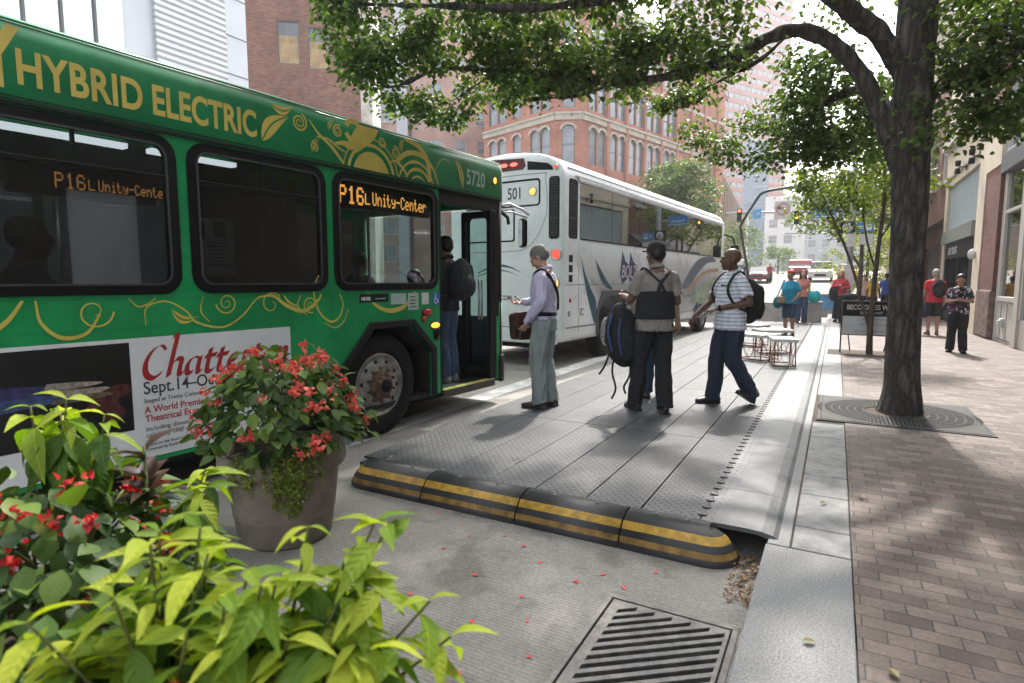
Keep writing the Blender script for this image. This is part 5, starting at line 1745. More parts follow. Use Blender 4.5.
b = MB(); b.ell((0, 0, .80), (.185, .14, .34), 16, 12); b.ell((.03, -.06, .68), (.17, .14, .23), 14, 10); b.ell((-.03, .0, 1.02), (.09, .08, .12), 12, 8)
addpart(bp_, 'pack', b, C_BLACK, None, .010, .012)
M_BLUEN = cloth('blue_nylon', (.045, .08, .20), .3, 20)
for pts, w in (([(-.11, -.11, 1.02), (-.15, -.15, .85), (-.11, -.15, .62)], .014), ([(-.02, -.15, .98), (-.04, -.19, .8), (-.01, -.20, .60)], .012)):
    b = MB(); b.tube(spline(pts, 5), [(w, .008)] * 11, 8); addpart(bp_, 'blue_trim', b, M_BLUEN)
for pts in ([(-.08, -.1, .56), (-.10, -.12, .40), (-.06, -.11, .22), (-.10, -.1, .10)], [(-.13, -.05, .60), (-.18, -.06, .46), (-.24, -.05, .36)], [(.08, -.06, .58), (.09, -.1, .38), (.03, -.1, .24), (.05, -.1, .16)], [(.13, -.02, .64), (.20, .0, .5), (.17, 0., .40), (.22, 0., .33)], [(.0, 0, 1.08), (.03, .02, 1.2), (.08, .03, 1.12)]):
    b = MB(); b.tube(spline(pts, 5), [(.011, .004)] * (5 * (len(pts) - 1) + 1), 6); addpart(bp_, 'strap', b, C_BLACK)

# 3 -- man half hidden behind him
r, J, HM, ax, fw = person('man in navy shirt and blue jeans mostly hidden behind the man in the grey shirt', (-1.88, 7.0, PL), 150, 1.80, SK_M, cloth('navy_shirt', (.02, .028, .05)), C_JEAN2,
    dict(head=(.03, .02, 1.615)), hair=M_HAIRBR)

# 4 -- smiling man in striped polo shirt with backpack
C_STRIPE = stripes('striped_polo', (.72, .74, .80), (.34, .37, .47), .042, .68)
r, J, HM, ax, fw = person('smiling bald man in striped polo shirt and jeans walking with a black backpack', (-1.03, 6.95, PL), -132, 1.77, SK_D, C_STRIPE, C_JEAN,
    dict(elL=(-.275, -.04, 1.15), wrL=(-.05, .20, 1.08), elR=(.25, .10, 1.15), wrR=(.20, .32, .99), anL=(-.09, -.24, .125), knL=(-.10, .02, .50), anR=(.09, .13, .09), knR=(.095, .10, .5), pitchL=-30, shL=(-.178, .01, 1.385), shR=(.178, -.02, 1.385)),
    head_yaw=12, head_pitch=-2, bulk=1.13, curl=.55, palm=dict(L=(0, -.4, -1), R=(-1, 0, 0), dR=(-.1, .5, -.8)), hem=-.10)
b = MB(); b.limb([(-.022, .096, -.058), (0, .102, -.062), (.022, .096, -.058)], [.003, .006, .003], 8); addpart(r, 'smile', b, mat('teeth', (.7, .68, .62), .4, var=0), HM)
b = MB(); b.tube([J['elL'].lerp(J['wrL'], .88), J['elL'].lerp(J['wrL'], .95)], [.036, .035], 14); addpart(r, 'wristwatch', b, M_BLK)
for q in range(4):
    b = MB(); b.ell((-.10 + .03 * q, .141 - .006 * abs(q - 1.5), 1.335), (.011, .004, .014), 8, 6); addpart(r, 'chest_emblem', b, C_JEAN)
bp2 = thing('backpack', 'plain black backpack worn by the smiling man in the striped shirt', 'backpack', (-1.03, 6.95, PL), radians(132))
backpack(bp2, Matrix.Translation((0, -.225, 1.17)), C_BLACK, .34, .22, .52)
for sx in (-1, 1):
    b = MB(); b.tube(spline([(sx * .12, -.14, 1.36), (sx * .125, -.04, 1.495), (sx * .13, .07, 1.45), (sx * .15, .145, 1.30), (sx * .19, .08, 1.14), (sx * .19, -.08, 1.06)], 5), [(.022, .008)] * 26, 8); addpart(bp2, 'shoulder_strap', b, C_BLACK)

# 5 -- passers-by on the platform and pavement
GP = None
r, J, HM, ax, fw = person('woman in bright turquoise shirt and denim shorts standing behind the benches', (-1.02, 16.4, PL), 205, 1.68, SK_M, cloth('turquoise_shirt', (.01, .25, .40), .1), cloth('denim_shorts', (.03, .06, .11)),
    dict(wrL=(-.20, .16, .98), elL=(-.27, -.02, 1.14), wrR=(.26, .08, .92)), hair=M_HAIRK, near=False, legs='shorts', female=True, bulk=1.22)
b = MB(); b.ell((0, -.005, .075), (.086, .10, .05), 14, 8); addpart(r, 'headband', b, cloth('red_cloth', (.55, .05, .045)), HM)
bg1 = thing('tote_bag', 'teal and black tote bag on the arm of the woman in turquoise', 'bag', (-1.02, 16.4, PL), -radians(205))
b = MB(); b.ell((.30, .02, .86), (.10, .17, .17), 14, 10); addpart(bg1, 'bag_body', b, cloth('teal_bag', (.01, .17, .20)), None, .015)
b = MB(); b.tube(spline([(.28, -.1, 1.0), (.20, -.06, 1.42), (.28, .1, 1.0)], 6), .014, 6); addpart(bg1, 'handle', b, C_BLACK)
bg1 = thing('handbag', 'small tan purse held in front by the woman in turquoise', 'bag', (-1.02, 16.4, PL), -radians(205))
b = MB(); b.prism(rrect(-.10, -.08, .10, .08, .03), -.035, .035, at(.10, .24, .93, FRONT)); addpart(bg1, 'bag_body', b, mat('tan_leather', (.33, .20, .13), .5, var=.15), None, .012)
r, J, HM, ax, fw = person('woman in coral pink top and jeans standing behind the woman in turquoise', (-1.0, 22.0, PL), 170, 1.76, SK_L, cloth('coral_top', (.58, .22, .17)), C_JEAN2, hair=M_HAIRBR, hair_style='long', near=False, female=True)
bg1 = thing('plastic_bag', 'bright turquoise plastic bag held by the woman in the coral top', 'bag', (-1.0, 22.0, PL), -radians(170))
b = MB(); b.ell((-.36, .06, .88), (.20, .16, .22), 14, 10); addpart(bg1, 'bag_body', b, mat('turquoise_plastic', (.01, .42, .42), .35, var=.2), None, .02, .02)
r, J, HM, ax, fw = person('woman with curly blonde hair in red jacket and long black skirt beside the pole', (.12, 23.4, 0), 185, 1.80, SK_L, cloth('red_jacket', (.50, .045, .07)), C_BLACK,
    dict(wrL=(-.12, .22, 1.15), elL=(-.25, .0, 1.15), wrR=(.05, .22, 1.22), elR=(.25, .0, 1.16)), hair=M_HAIRB, hair_style='long', near=False, female=True, legs='skirt', sleeve='long', bulk=1.1)
cj = MB(); cj.ell((.20, .12, .98), (.14, .12, .26), 12, 10)
k = thing('folded_coat', 'black coat carried over the arm of the blonde woman in red', 'coat', (.12, 23.4, 0), -radians(185)); addpart(k, 'coat', cj, C_BLACK, None, .02, .02)
C_FLORAL = patches('floral_blouse', [(.014, .014, .018), (.014, .014, .018), (.16, .035, .12), (.5, .48, .5), (.02, .02, .03)], 26)
r, J, HM, ax, fw = person('dark haired woman in floral blouse and black trousers looking at her phone on the pavement', (2.15, 14.5, 0), 188, 1.56, SK_L, C_FLORAL, C_BLACK,
    dict(elL=(-.225, .02, 1.14), wrL=(-.06, .22, 1.17), elR=(.225, .02, 1.14), wrR=(.06, .22, 1.17), anL=(-.12, .05, .09), anR=(.11, -.06, .09), head=(0, .05, 1.605)), head_pitch=28, hair=M_HAIRK, hair_style='tied', near=True, female=True, bulk=1.22, shoe=M_BLKM,
    palm=dict(L=(.6, 0, .8), R=(-.6, 0, .8)), curl=.8)
b = MB(); b.box(-.035, .035, -.01, .0, -.065, .065); o = b.build('phone', M_BLK); o.location = (2.12, 14.23, 1.14); o.rotation_euler = (radians(40), 0, 0); tag(o, 'dark phone in the hands of the woman in the floral blouse', 'phone')
r, J, HM, ax, fw = person('grey haired man in red shirt walking away behind the woman with the phone', (2.28, 19.0, 0), -5, 1.74, SK_L, cloth('red_shirt', (.58, .035, .05)), cloth('dark_shorts', (.03, .028, .03)), dict(wrL=(-.28, .06, .88)), hair=mat('white_hair', (.42, .40, .37), .7, var=.3), near=False, legs='shorts', shoe=mat('tan_boot', (.12, .07, .04), .6, var=.2))
k = thing('backpack', 'small dark backpack on the grey haired man in red', 'backpack', (2.28, 19.0, 0), radians(5)); backpack(k, Matrix.Translation((.05, -.2, 1.22)), C_BLACK, .32, .18, .48)
k = thing('shopping_bag', 'dark blue shopping bag carried by the grey haired man in red', 'bag', (2.28, 19.0, 0), radians(5))
b = MB(); b.prism(rrect(-.17, -.2, .17, .2, .05), -.1, .1, at(-.30, .0, .66, FRONT)); addpart(k, 'bag_body', b, cloth('dark_blue_bag', (.03, .035, .055)), None, .02, .01)
for x, y, hd, h, tcol, bcol, lab, hair, nm in ((.98, 28, 170, 1.68, (.60, .42, .44), C_JEAN, 'woman in pale pink top seen beyond the pavement sign', M_HAIRBR, 'pale_pink_top'), (1.28, 27.5, 10, 1.6, (.62, .36, .03), C_BLACK, 'person in yellow shirt beyond the slim tree trunk', M_HAIRK, 'yellow_shirt'), (1.75, 28, 15, 1.74, (.05, .10, .42), C_JEAN, 'person in blue shirt just left of the big tree trunk', M_HAIRK, 'blue_shirt'),
        (-3.75, 25.5, 40, 1.78, (.55, .16, .17), C_JEAN, 'man in salmon shirt by the front of the white coach', M_HAIRBR, 'salmon_shirt')):
    person(lab, (x, y, 0 if x > 0 else -.15), hd, h, SK_L if x < 1.2 else SK_D2, cloth(nm, tcol), bcol, hair=hair, near=False)
for i, (x, y, hd, tcol, lab) in enumerate(((-7.6, 58, 170, (.02, .025, .05), 'far pedestrian in navy clothes left of the parked cars'), (-6.4, 60, 10, (.05, .05, .06), 'far pedestrian in dark grey crossing near the cars'), (-5.3, 57, 190, (.35, .04, .04), 'far pedestrian in dark red top by the dark red car'))):
    person(lab, (x, y, -.15 + .052 * (y - 30)), hd, 1.75, SK_M, cloth('far_top_%d' % i, tcol), C_BLACK, near=False, hair=M_HAIRK)

# 6 -- people in the bus
BR = Matrix.Translation((-3.92, 4.45, -.15)) @ rz(radians(-4))
def inbus(x, y, z): return tuple(BR @ Vector((x, y, z)))
r, J, HM, ax, fw = person('boarding passenger in dark jacket and jeans standing in the bus doorway', inbus(-.36, 1.42, .336), -94, 1.78, SK_D2, cloth('dark_jacket', (.015, .016, .02)), C_JEAN2, dict(wrL=(-.2, .2, 1.0)), hair=M_HAIRK, sleeve='long', shoe=mat('grey_trainer', (.30, .31, .34), .6, var=.4, vscale=30))
k = thing('backpack', 'black backpack on the passenger boarding through the bus door', 'backpack', inbus(-.36, 1.42, .336), radians(94)); backpack(k, Matrix.Translation((.0, -.22, 1.25)), C_BLACK, .34, .22, .52)
person('bus driver silhouetted behind the front side window', inbus(-1.6, 1.18, .56), -4, 1.82, SK_D, cloth('driver_shirt', (.03, .035, .05)), C_BLACK, dict(wrL=(-.16, .36, .80), wrR=(.16, .36, .80)), hair=M_HAIRK, near=False, seated=True)
person('seated passenger in pale shirt behind the front side window of the bus', inbus(-1.05, 1.62, .40), 60, 1.75, SK_M, cloth('pale_shirt', (.32, .34, .42)), C_BLACK, hair=M_HAIRK, near=False, seated=True)
person('passenger in dark clothes resting an arm by the leftmost bus window', inbus(-.62, -2.62, .52), 20, 1.95, SK_D, cloth('dark_sweater', (.022, .025, .03)), C_BLACK, dict(elR=(.26, .16, .82), wrR=(.28, .42, .84)), hair=M_HAIRK, near=False, seated=True)
# ================================================================== TREES AND PLANTS
def bark(name, c0, c1, sc):
    m = bpy.data.materials.new(name); m.use_nodes = True
    t, b = nodes_of(m); L = t.links.new
    tc = t.nodes.new('ShaderNodeTexCoord'); mp = t.nodes.new('ShaderNodeMapping'); mp.inputs['Scale'].default_value = (sc, sc, sc * .22)
    L(tc.outputs['Object'], mp.inputs[0])
    n0 = t.nodes.new('ShaderNodeTexNoise'); n0.inputs['Scale'].default_value = 1.2; L(mp.outputs[0], n0.inputs['Vector'])
    mx = t.nodes.new('ShaderNodeMix'); mx.data_type = 'VECTOR'; mx.inputs[0].default_value = .6; L(mp.outputs[0], mx.inputs[4]); L(n0.outputs['Color'], mx.inputs[5])
    v = t.nodes.new('ShaderNodeTexVoronoi'); v.feature = 'DISTANCE_TO_EDGE'; v.inputs['Scale'].default_value = 1; L(mx.outputs[1], v.inputs['Vector'])
    n = t.nodes.new('ShaderNodeTexNoise'); n.inputs['Scale'].default_value = 3; n.inputs['Detail'].default_value = 8; L(mp.outputs[0], n.inputs['Vector'])
    a = t.nodes.new('ShaderNodeMath'); a.operation = 'MULTIPLY_ADD'; a.inputs[1].default_value = .6; L(n.outputs['Fac'], a.inputs[0]); L(v.outputs['Distance'], a.inputs[2])
    r = t.nodes.new('ShaderNodeValToRGB'); r.color_ramp.elements[0].position = .28; r.color_ramp.elements[1].position = .85
    r.color_ramp.elements[0].color = (*c0, 1); r.color_ramp.elements[1].color = (*c1, 1)
    L(a.outputs[0], r.inputs[0]); L(r.outputs[0], b.inputs['Base Color']); b.inputs['Roughness'].default_value = .9
    bp = t.nodes.new('ShaderNodeBump'); bp.inputs['Strength'].default_value = .9; bp.inputs['Distance'].default_value = .03
    L(a.outputs[0], bp.inputs['Height']); L(bp.outputs[0], b.inputs['Normal'])
    return m
M_BARK = bark('bark', (.028, .024, .021), (.165, .142, .122), 30)
M_BARK2 = bark('young_bark', (.06, .045, .035), (.16, .12, .09), 20)
LEAF_T = leaf_template(.78, .16, .22, 3)
def leaf_cloud(centers, radii, per, size, rng, up=.9, squash=.6):
    """leaf positions gathered in clumps; returns scatter mesh arrays"""
    P, Nn, D, Sz = [], [], [], []
    for c, r in zip(centers, radii):
        n = int(per * rng.uniform(.6, 1.3))
        g = rng.normal(size=(n, 3)) * np.array([1, 1, squash]) * r * .55
        P.append(np.array(c) + g)
        nn = rng.normal(size=(n, 3)) * .55 + np.array([0, 0, up]) + g / (r + 1e-6) * .35
        Nn.append(nn)
        d = rng.normal(size=(n, 3)); d[:, 2] = -abs(d[:, 2]) * .5 - .15
        d[:, :2] += g[:, :2] / (r + 1e-6)
        D.append(d); Sz.append(size * rng.uniform(.65, 1.25, n))
    P, Nn, D, Sz = map(np.concatenate, (P, Nn, D, Sz))
    return P, D, Nn, Sz
def wood(paths, n=10, base=None):
    mb = MB()
    for pts, rads in paths:
        sp = spline(pts, 6)
        k = len(sp)
        rr = np.interp(np.linspace(0, 1, k), np.linspace(0, 1, len(rads)), rads)
        mb.tube(sp, list(rr), n)
    return mb
rng = np.random.default_rng(21)

# ---- the big street tree
BT = (.65, 7.5, 0)
limbs = [
    ([(.66, 7.5, -.05), (.67, 7.5, .12), (.67, 7.5, .36), (.655, 7.5, .9), (.65, 7.5, 1.32), (.64, 7.5, 1.95), (.62, 7.5, 2.57), (.60, 7.5, 2.98), (.59, 7.5, 3.48), (.58, 7.5, 4.0), (.55, 7.45, 5.0), (.45, 7.3, 6.4), (.3, 7.0, 8.2)], [.235, .205, .17, .16, .157, .165, .17, .175, .185, .19, .16, .12, .05]),
    ([(.60, 7.5, 2.42), (.50, 7.5, 2.66), (.37, 7.45, 3.03), (.22, 7.4, 3.36), (0, 7.3, 3.72), (-.24, 7.2, 3.95), (-.52, 7.1, 4.05), (-.8, 7.0, 3.97), (-1.06, 6.8, 3.77), (-1.38, 6.6, 3.66), (-1.75, 6.4, 3.56), (-2.23, 6.2, 3.52), (-2.72, 6.0, 3.63), (-3.36, 5.8, 3.72), (-4.02, 5.6, 3.78), (-4.58, 5.4, 3.62), (-5.0, 5.2, 3.77)], [.085, .092, .092, .09, .088, .082, .076, .07, .064, .056, .05, .044, .036, .03, .022, .016, .008]),
    ([(.56, 7.5, 3.45), (.44, 7.48, 3.68), (.26, 7.3, 3.92), (-.02, 7.0, 4.10), (-.28, 6.7, 4.22), (-.78, 6.2, 4.34), (-1.33, 5.8, 4.25), (-1.89, 5.5, 4.05), (-2.57, 5.2, 3.98), (-3.39, 4.9, 4.05), (-4.35, 4.7, 4.2), (-4.9, 4.5, 4.3)], [.12, .11, .10, .09, .08, .07, .06, .05, .04, .03, .02, .008]),
    ([(.66, 7.5, 3.15), (.74, 7.5, 3.28), (.86, 7.5, 3.39), (.99, 7.5, 3.5), (1.2, 7.5, 3.6), (1.46, 7.5, 3.64), (1.85, 7.45, 3.73), (2.5, 7.3, 3.9), (3.1, 7.1, 4.1)], [.06, .058, .055, .05, .042, .036, .03, .02, .008]),
    ([(.99, 7.5, 3.5), (1.09, 7.4, 3.3), (1.13, 7.3, 3.06), (1.05, 7.2, 2.80)], [.035, .03, .022, .008]),
    ([(1.1, 7.5, 3.56), (1.3, 7.5, 3.85), (1.7, 7.5, 4.2), (2.2, 7.6, 4.5)], [.034, .028, .02, .008]),
    ([(.52, 7.5, 2.95), (.40, 7.52, 3.21), (.12, 7.9, 3.56), (-.13, 8.2, 3.6), (-.51, 8.5, 3.46), (-1.01, 8.7, 3.44), (-1.54, 8.8, 3.6)], [.06, .058, .05, .042, .034, .022, .008]),
    ([(.58, 7.5, 4.2), (.9, 7.0, 4.9), (1.4, 6.2, 5.4), (2.0, 5.2, 5.7)], [.09, .075, .05, .015]),
    ([(.55, 7.4, 4.6), (.0, 6.4, 5.3), (-.6, 5.2, 5.7), (-1.2, 4.0, 5.9)], [.10, .08, .05, .015]),
    ([(.5, 7.4, 5.2), (.0, 8.2, 5.9), (-.6, 9.0, 6.3)], [.08, .06, .015]),
    ([(-2.2, 6.2, 3.52), (-2.7, 6.5, 3.55), (-3.4, 6.5, 3.6), (-3.9, 6.3, 3.55)], [.03, .024, .016, .006]),
    ([(-.55, 7.1, 4.05), (-.9, 7.4, 3.9), (-1.5, 7.6, 3.75), (-1.9, 7.6, 3.5)], [.03, .024, .016, .006]),
    ([(-3.4, 5.8, 3.72), (-4.0, 5.9, 3.55), (-4.4, 5.8, 3.38), (-4.7, 5.8, 3.45)], [.02, .015, .010, .005]),
]
bt = thing('street_tree', 'big street tree with dark rough trunk and long arched limb rising from the iron grate', 'tree', BT)
TM = Matrix.Translation((-BT[0], -BT[1], 0))
tw = wood(limbs, 14)
o = tw.build('tmp', M_BARK)
rm_ = o.modifiers.new('r', 'REMESH'); rm_.mode = 'VOXEL'; rm_.voxel_size = .016; rm_.use_smooth_shade = True
s_ = o.modifiers.new('s', 'SMOOTH'); s_.iterations = 4
me = bake_mesh(o); bpy.data.objects.remove(o)
nv = [(v.co.copy(), v.normal.copy()) for v in me.vertices]
for v, (c, nn) in zip(me.vertices, nv):
    if c.z < 4.5:
        q = Vector((c.x * 9, c.y * 9, c.z * 1.6))
        v.co = c + nn * (.016 * mnoise.noise(q) + .02 * mnoise.noise(q * .35))
me.transform(TM)
for p in me.polygons: p.use_smooth = True
me.materials.clear(); me.materials.append(M_BARK)
o = bpy.data.objects.new('trunk', me); C.objects.link(o); o.parent = bt
cc, cr = [], []
def along(pts, n, dz, spread, r, skip=0.):
    sp = np.array(spline(pts, 10))
    for i in range(n):
        t = skip + (1 - skip) * (i + rng.uniform(0, 1)) / n
        p = sp[min(len(sp) - 1, int(t * (len(sp) - 1)))]
        cc.append(p + np.array([rng.normal() * spread, rng.normal() * spread, rng.uniform(*dz)]))
        cr.append(r * rng.uniform(.7, 1.3))
along(limbs[1][0], 60, (.02, .5), .20, .26, .56)
along(limbs[1][0], 22, (.15, .8), .30, .28, .56)
along(limbs[2][0], 76, (-.05, .6), .28, .28, .40)
along(limbs[6][0], 26, (-.5, .22), .26, .26, .22)
along(limbs[3][0], 34, (-.25, .65), .28, .28, .22)
along(limbs[4][0], 12, (-.3, .2), .22, .22)
along(limbs[5][0], 16, (-.2, .4), .25, .26, .3)
along(limbs[10][0], 16, (-.02, .25), .16, .2)
along(limbs[11][0], 8, (-.1, .2), .15, .2, .4)
along(limbs[12][0], 14, (-.1, .2), .15, .20)
for c, r in (((-1.2, 8.6, 3.0), .26), ((-.95, 8.5, 2.98), .24), ((-.7, 8.4, 3.05), .24), ((-1.5, 8.6, 3.2), .24), ((-.4, 8.3, 2.95), .22), ((-.15, 8.4, 2.92), .2), ((-1.75, 8.6, 3.35), .2), ((-1.9, 8.6, 3.5), .2), ((-.6, 8.3, 3.35), .3), ((-1.1, 8.5, 3.4), .3),
             ((.15, 8.6, 3.2), .28), ((.3, 8.8, 3.5), .3), ((1.5, 7.3, 3.0), .22), ((1.25, 7.2, 2.85), .2), ((1.75, 7.4, 3.15), .24), ((1.9, 7.4, 3.4), .26), ((1.5, 7.5, 3.35), .26), ((2.2, 7.3, 3.4), .24)):
    cc.append(np.array(c)); cr.append(r)
for _ in range(46):                                     # extra clumps over the pavement side, added to deepen its shade
    cc.append(np.array([rng.uniform(.3, 3.3), rng.uniform(6.8, 12.), rng.uniform(4.9, 7.6)])); cr.append(rng.uniform(.35, .6))
for _ in range(30):                                     # sprays hanging behind the fork
    cc.append(np.array([rng.uniform(-.75, .45), rng.uniform(7.9, 9.2), rng.uniform(3.0, 4.15)])); cr.append(rng.uniform(.2, .32))
k = 0
while k < 110:                                          # upper canopy, mostly out of view, spread over the camera to shade the foreground
    p = np.array([rng.uniform(-5.4, 3.0), rng.uniform(1.9, 10.2), rng.uniform(4.25, 8.4)])
    q = (p - np.array([-.9, 5.9, 5.2])) / np.array([4.9, 4.5, 3.0])
    if (q ** 2).sum() > 1: continue
    if mnoise.noise(Vector([float(q) for q in p]) * .55) < -.10: continue
    cc.append(p); cr.append(rng.uniform(.32, .55)); k += 1
P_, D_, N_, S_ = leaf_cloud(cc, cr, 120, .068, rng)
kp = (P_[:, 0] / np.maximum(P_[:, 1], .5) > -1.10 + (4.4 - P_[:, 2]) * .12) | (P_[:, 2] > 5.2)
P_, D_, N_, S_ = P_[kp], D_[kp], N_[kp], S_[kp]
V, F = scatter(LEAF_T, P_ - np.array(BT), D_, N_, S_, rng)
M_LEAF = leaf_mat('maple_leaf', (.036, .066, .022), (.145, .195, .06), .45, .4)
np_mesh('crown', V, F, M_LEAF, bt, smooth=False)

def simple_tree(name, label, loc, paths, clumps, per, size, m, group=None, bk=None, seed=1):
    r = np.random.default_rng(seed)
    t = thing(name, label, 'tree', loc, 0, group)
    wood(paths, 8).build('trunk', bk or M_BARK2, t)
    P, D, N, Z = leaf_cloud([c for c, _ in clumps], [q for _, q in clumps], per, size, r)
    V, F = scatter(LEAF_T, P, D, N, Z, r)
    np_mesh('crown', V, F, m, t)
    return t
def blobs(c, rad, n, r, seed, hollow=.45):
    g = np.random.default_rng(seed); out = []
    while len(out) < n:
        p = g.uniform(-1, 1, 3)
        d = np.linalg.norm(p)
        if d > 1 or d < hollow and g.uniform() < .6: continue
        if mnoise.noise(Vector([float(q) for q in p]) * 1.9 + Vector((seed, 0, 0))) < -.18: continue
        out.append((np.array(c) + p * np.array(rad), r * g.uniform(.7, 1.3)))
    return out
M_LEAF_Y = leaf_mat('bright_leaf', (.055, .085, .012), (.21, .24, .035), .42)
M_LEAF_F = leaf_mat('far_leaf', (.05, .085, .022), (.17, .24, .06), .35)
M_LEAF_L = leaf_mat('lime_leaf', (.13, .16, .03), (.36, .38, .08), .4)
ST = (.62, 13.3, 0)
simple_tree('young_tree', 'slim young tree with two thin stems and sparse yellow green leaves behind the sign board', ST,
    [([(0, 0, -.02), (-.01, 0, .5), (.0, 0, 1.05), (.04, 0, 2.01), (.09, 0, 2.95), (.05, 0, 3.9), (.1, 0, 4.8)], [.062, .05, .045, .038, .03, .022, .01]), ([(-.01, 0, .45), (-.16, -.02, .95), (-.42, -.03, 1.83), (-.78, -.05, 2.7), (-1.05, -.05, 3.35), (-1.2, -.1, 4.0)], [.03, .028, .024, .02, .016, .008]),
     ([(.03, 0, 1.6), (-.15, .1, 2.2), (-.25, .2, 2.9), (-.2, .25, 3.5)], [.02, .018, .014, .008]), ([(.05, 0, 2.2), (.3, -.1, 2.7), (.45, -.15, 3.3)], [.018, .014, .007])],
    blobs((-.25, .1, 3.45), (1.15, .9, 1.0), 44, .28, 5, .2) + blobs((-.9, 0, 3.1), (.6, .5, .65), 14, .22, 6, .1), 62, .085, M_LEAF_Y, seed=3)
simple_tree('shrub_tree', 'mid green rounded tree rising behind the roof of the white coach', (-9.8, 40.9, .3), [([(0, 0, -.3), (.1, 0, 2.5), (.0, 0, 5.5)], [.16, .13, .05]), ([(.05, 0, 2.2), (.9, .2, 4.2), (1.2, .2, 6)], [.08, .06, .02]), ([(.05, 0, 2.4), (-.8, -.2, 4.4), (-1.2, -.1, 6)], [.08, .06, .02])],
    blobs((.2, 0, 5.9), (2.9, 2.4, 3.7), 150, .62, 9, .2), 95, .19, M_LEAF_F, seed=4)
GT = 'street trees beyond the big tree'
simple_tree('street_tree', 'leafy street tree over the bus stop pole beyond the young tree', (.75, 27, 0), [([(0, 0, 0), (.05, 0, 2), (0, 0, 4.8)], [.10, .08, .03]), ([(0, 0, 2.), (-1., .1, 3.6), (-1.6, .1, 4.5)], [.05, .04, .015])], blobs((-.55, 0, 4.7), (2.1, 1.9, 1.75), 85, .48, 12), 60, .13, M_LEAF_Y, GT, seed=5)
simple_tree('street_tree', 'pale lime green street tree behind the route signs', (1.4, 38, 0), [([(0, 0, 0), (.05, 0, 2), (0, 0, 4.5)], [.10, .08, .03])], blobs((-.3, 0, 2.7), (1.9, 1.7, 2.1), 75, .5, 14), 50, .14, M_LEAF_L, GT, seed=6)
simple_tree('street_tree', 'dense street tree close to the right hand shop fronts behind the trunk', (2.1, 31, 0), [([(0, 0, 0), (.05, 0, 2), (0, 0, 6)], [.10, .08, .03])], blobs((0, 0, 6.2), (2.0, 2.0, 2.6), 60, .6, 15), 55, .16, M_LEAF_F, GT, seed=7)
simple_tree('street_tree', 'small rounded green tree at the far end of the street', (-7.5, 92, 2.2), [([(0, 0, 0), (.05, 0, 3)], [.12, .06])], blobs((0, 0, 2.4), (2.6, 2.2, 2.1), 40, .7, 16), 50, .22, M_LEAF_F, GT, seed=8)
simple_tree('street_tree', 'hazy green tree beside the front of the white coach', (-8.6, 62, 1.), [([(0, 0, 0), (.05, 0, 4)], [.14, .06])], blobs((0, 0, 4.2), (2.2, 2.2, 3.2), 50, .7, 17), 50, .2, M_LEAF_F, GT, seed=9)

# ---- planters and flowering plants
M_POT = mat('planter_clay', (.24, .20, .165), .8, var=.30, vscale=3.5, bump=.15, bscale=60)
def planter(label, x, y, s=1.):
    p = thing('planter', label, 'planter', (x, y, -.15), 0, 'round clay planters')
    b = MB()
    b.lathe([(0, .0), (.255 * s, 0), (.275 * s, .02), (.292 * s, .16), (.297 * s, .165), (.299 * s, .172), (.327 * s, .43), (.332 * s, .44), (.362 * s, .455), (.372 * s, .475), (.372 * s, .545), (.362 * s, .562), (.345 * s, .565), (.33 * s, .555), (.325 * s, .50)], 64)
    b.build('pot', M_POT, p)
    b = MB(); b.lathe([(0, .51), (.326 * s, .505)], 40); b.build('soil', M_SOIL, p)
    return p
BLEAF = leaf_template(.62, .12, .18, 5)
CLEAF = leaf_template(.38, .22, .62, 5)
def petal_cluster(parent, c, s, m, r, n=9):
    V_, F_ = scatter(leaf_template(.85, .3, .2, 3), np.array(c) + r.normal(size=(n, 3)) * s * .42, r.normal(size=(n, 3)) + np.array([0, 0, -.4]), r.normal(size=(n, 3)) + np.array([0, 0, .5]), s * .85 * r.uniform(.6, 1.1, n), r)
    return np_mesh('flower_cluster', V_, F_, m, parent, True)
M_FLOWER = leaf_mat('coral_petal', (.60, .07, .06), (.85, .22, .18), .3, .5, (1.3, .6, .5))
M_FLOWER2 = leaf_mat('red_petal', (.42, .012, .02), (.68, .06, .06), .3, .5, (1.3, .5, .5))
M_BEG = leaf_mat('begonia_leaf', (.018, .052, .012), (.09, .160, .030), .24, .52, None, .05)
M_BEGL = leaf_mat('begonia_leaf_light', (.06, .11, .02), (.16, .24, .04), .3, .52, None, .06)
M_CHAR = leaf_mat('chartreuse_leaf', (.13, .25, .02), (.52, .57, .06), .42, .6, (1.2, 1.3, .4), .2)
M_CHARG = leaf_mat('green_coleus_leaf', (.04, .10, .014), (.15, .26, .035), .35, .55, (1.2, 1.3, .4), .2)
M_STEM = mat('plant_stem', (.12, .13, .035), .6, var=.2)
M_BRONZE = leaf_mat('bronze_leaf', (.045, .022, .02), (.10, .06, .04), .2, .4)
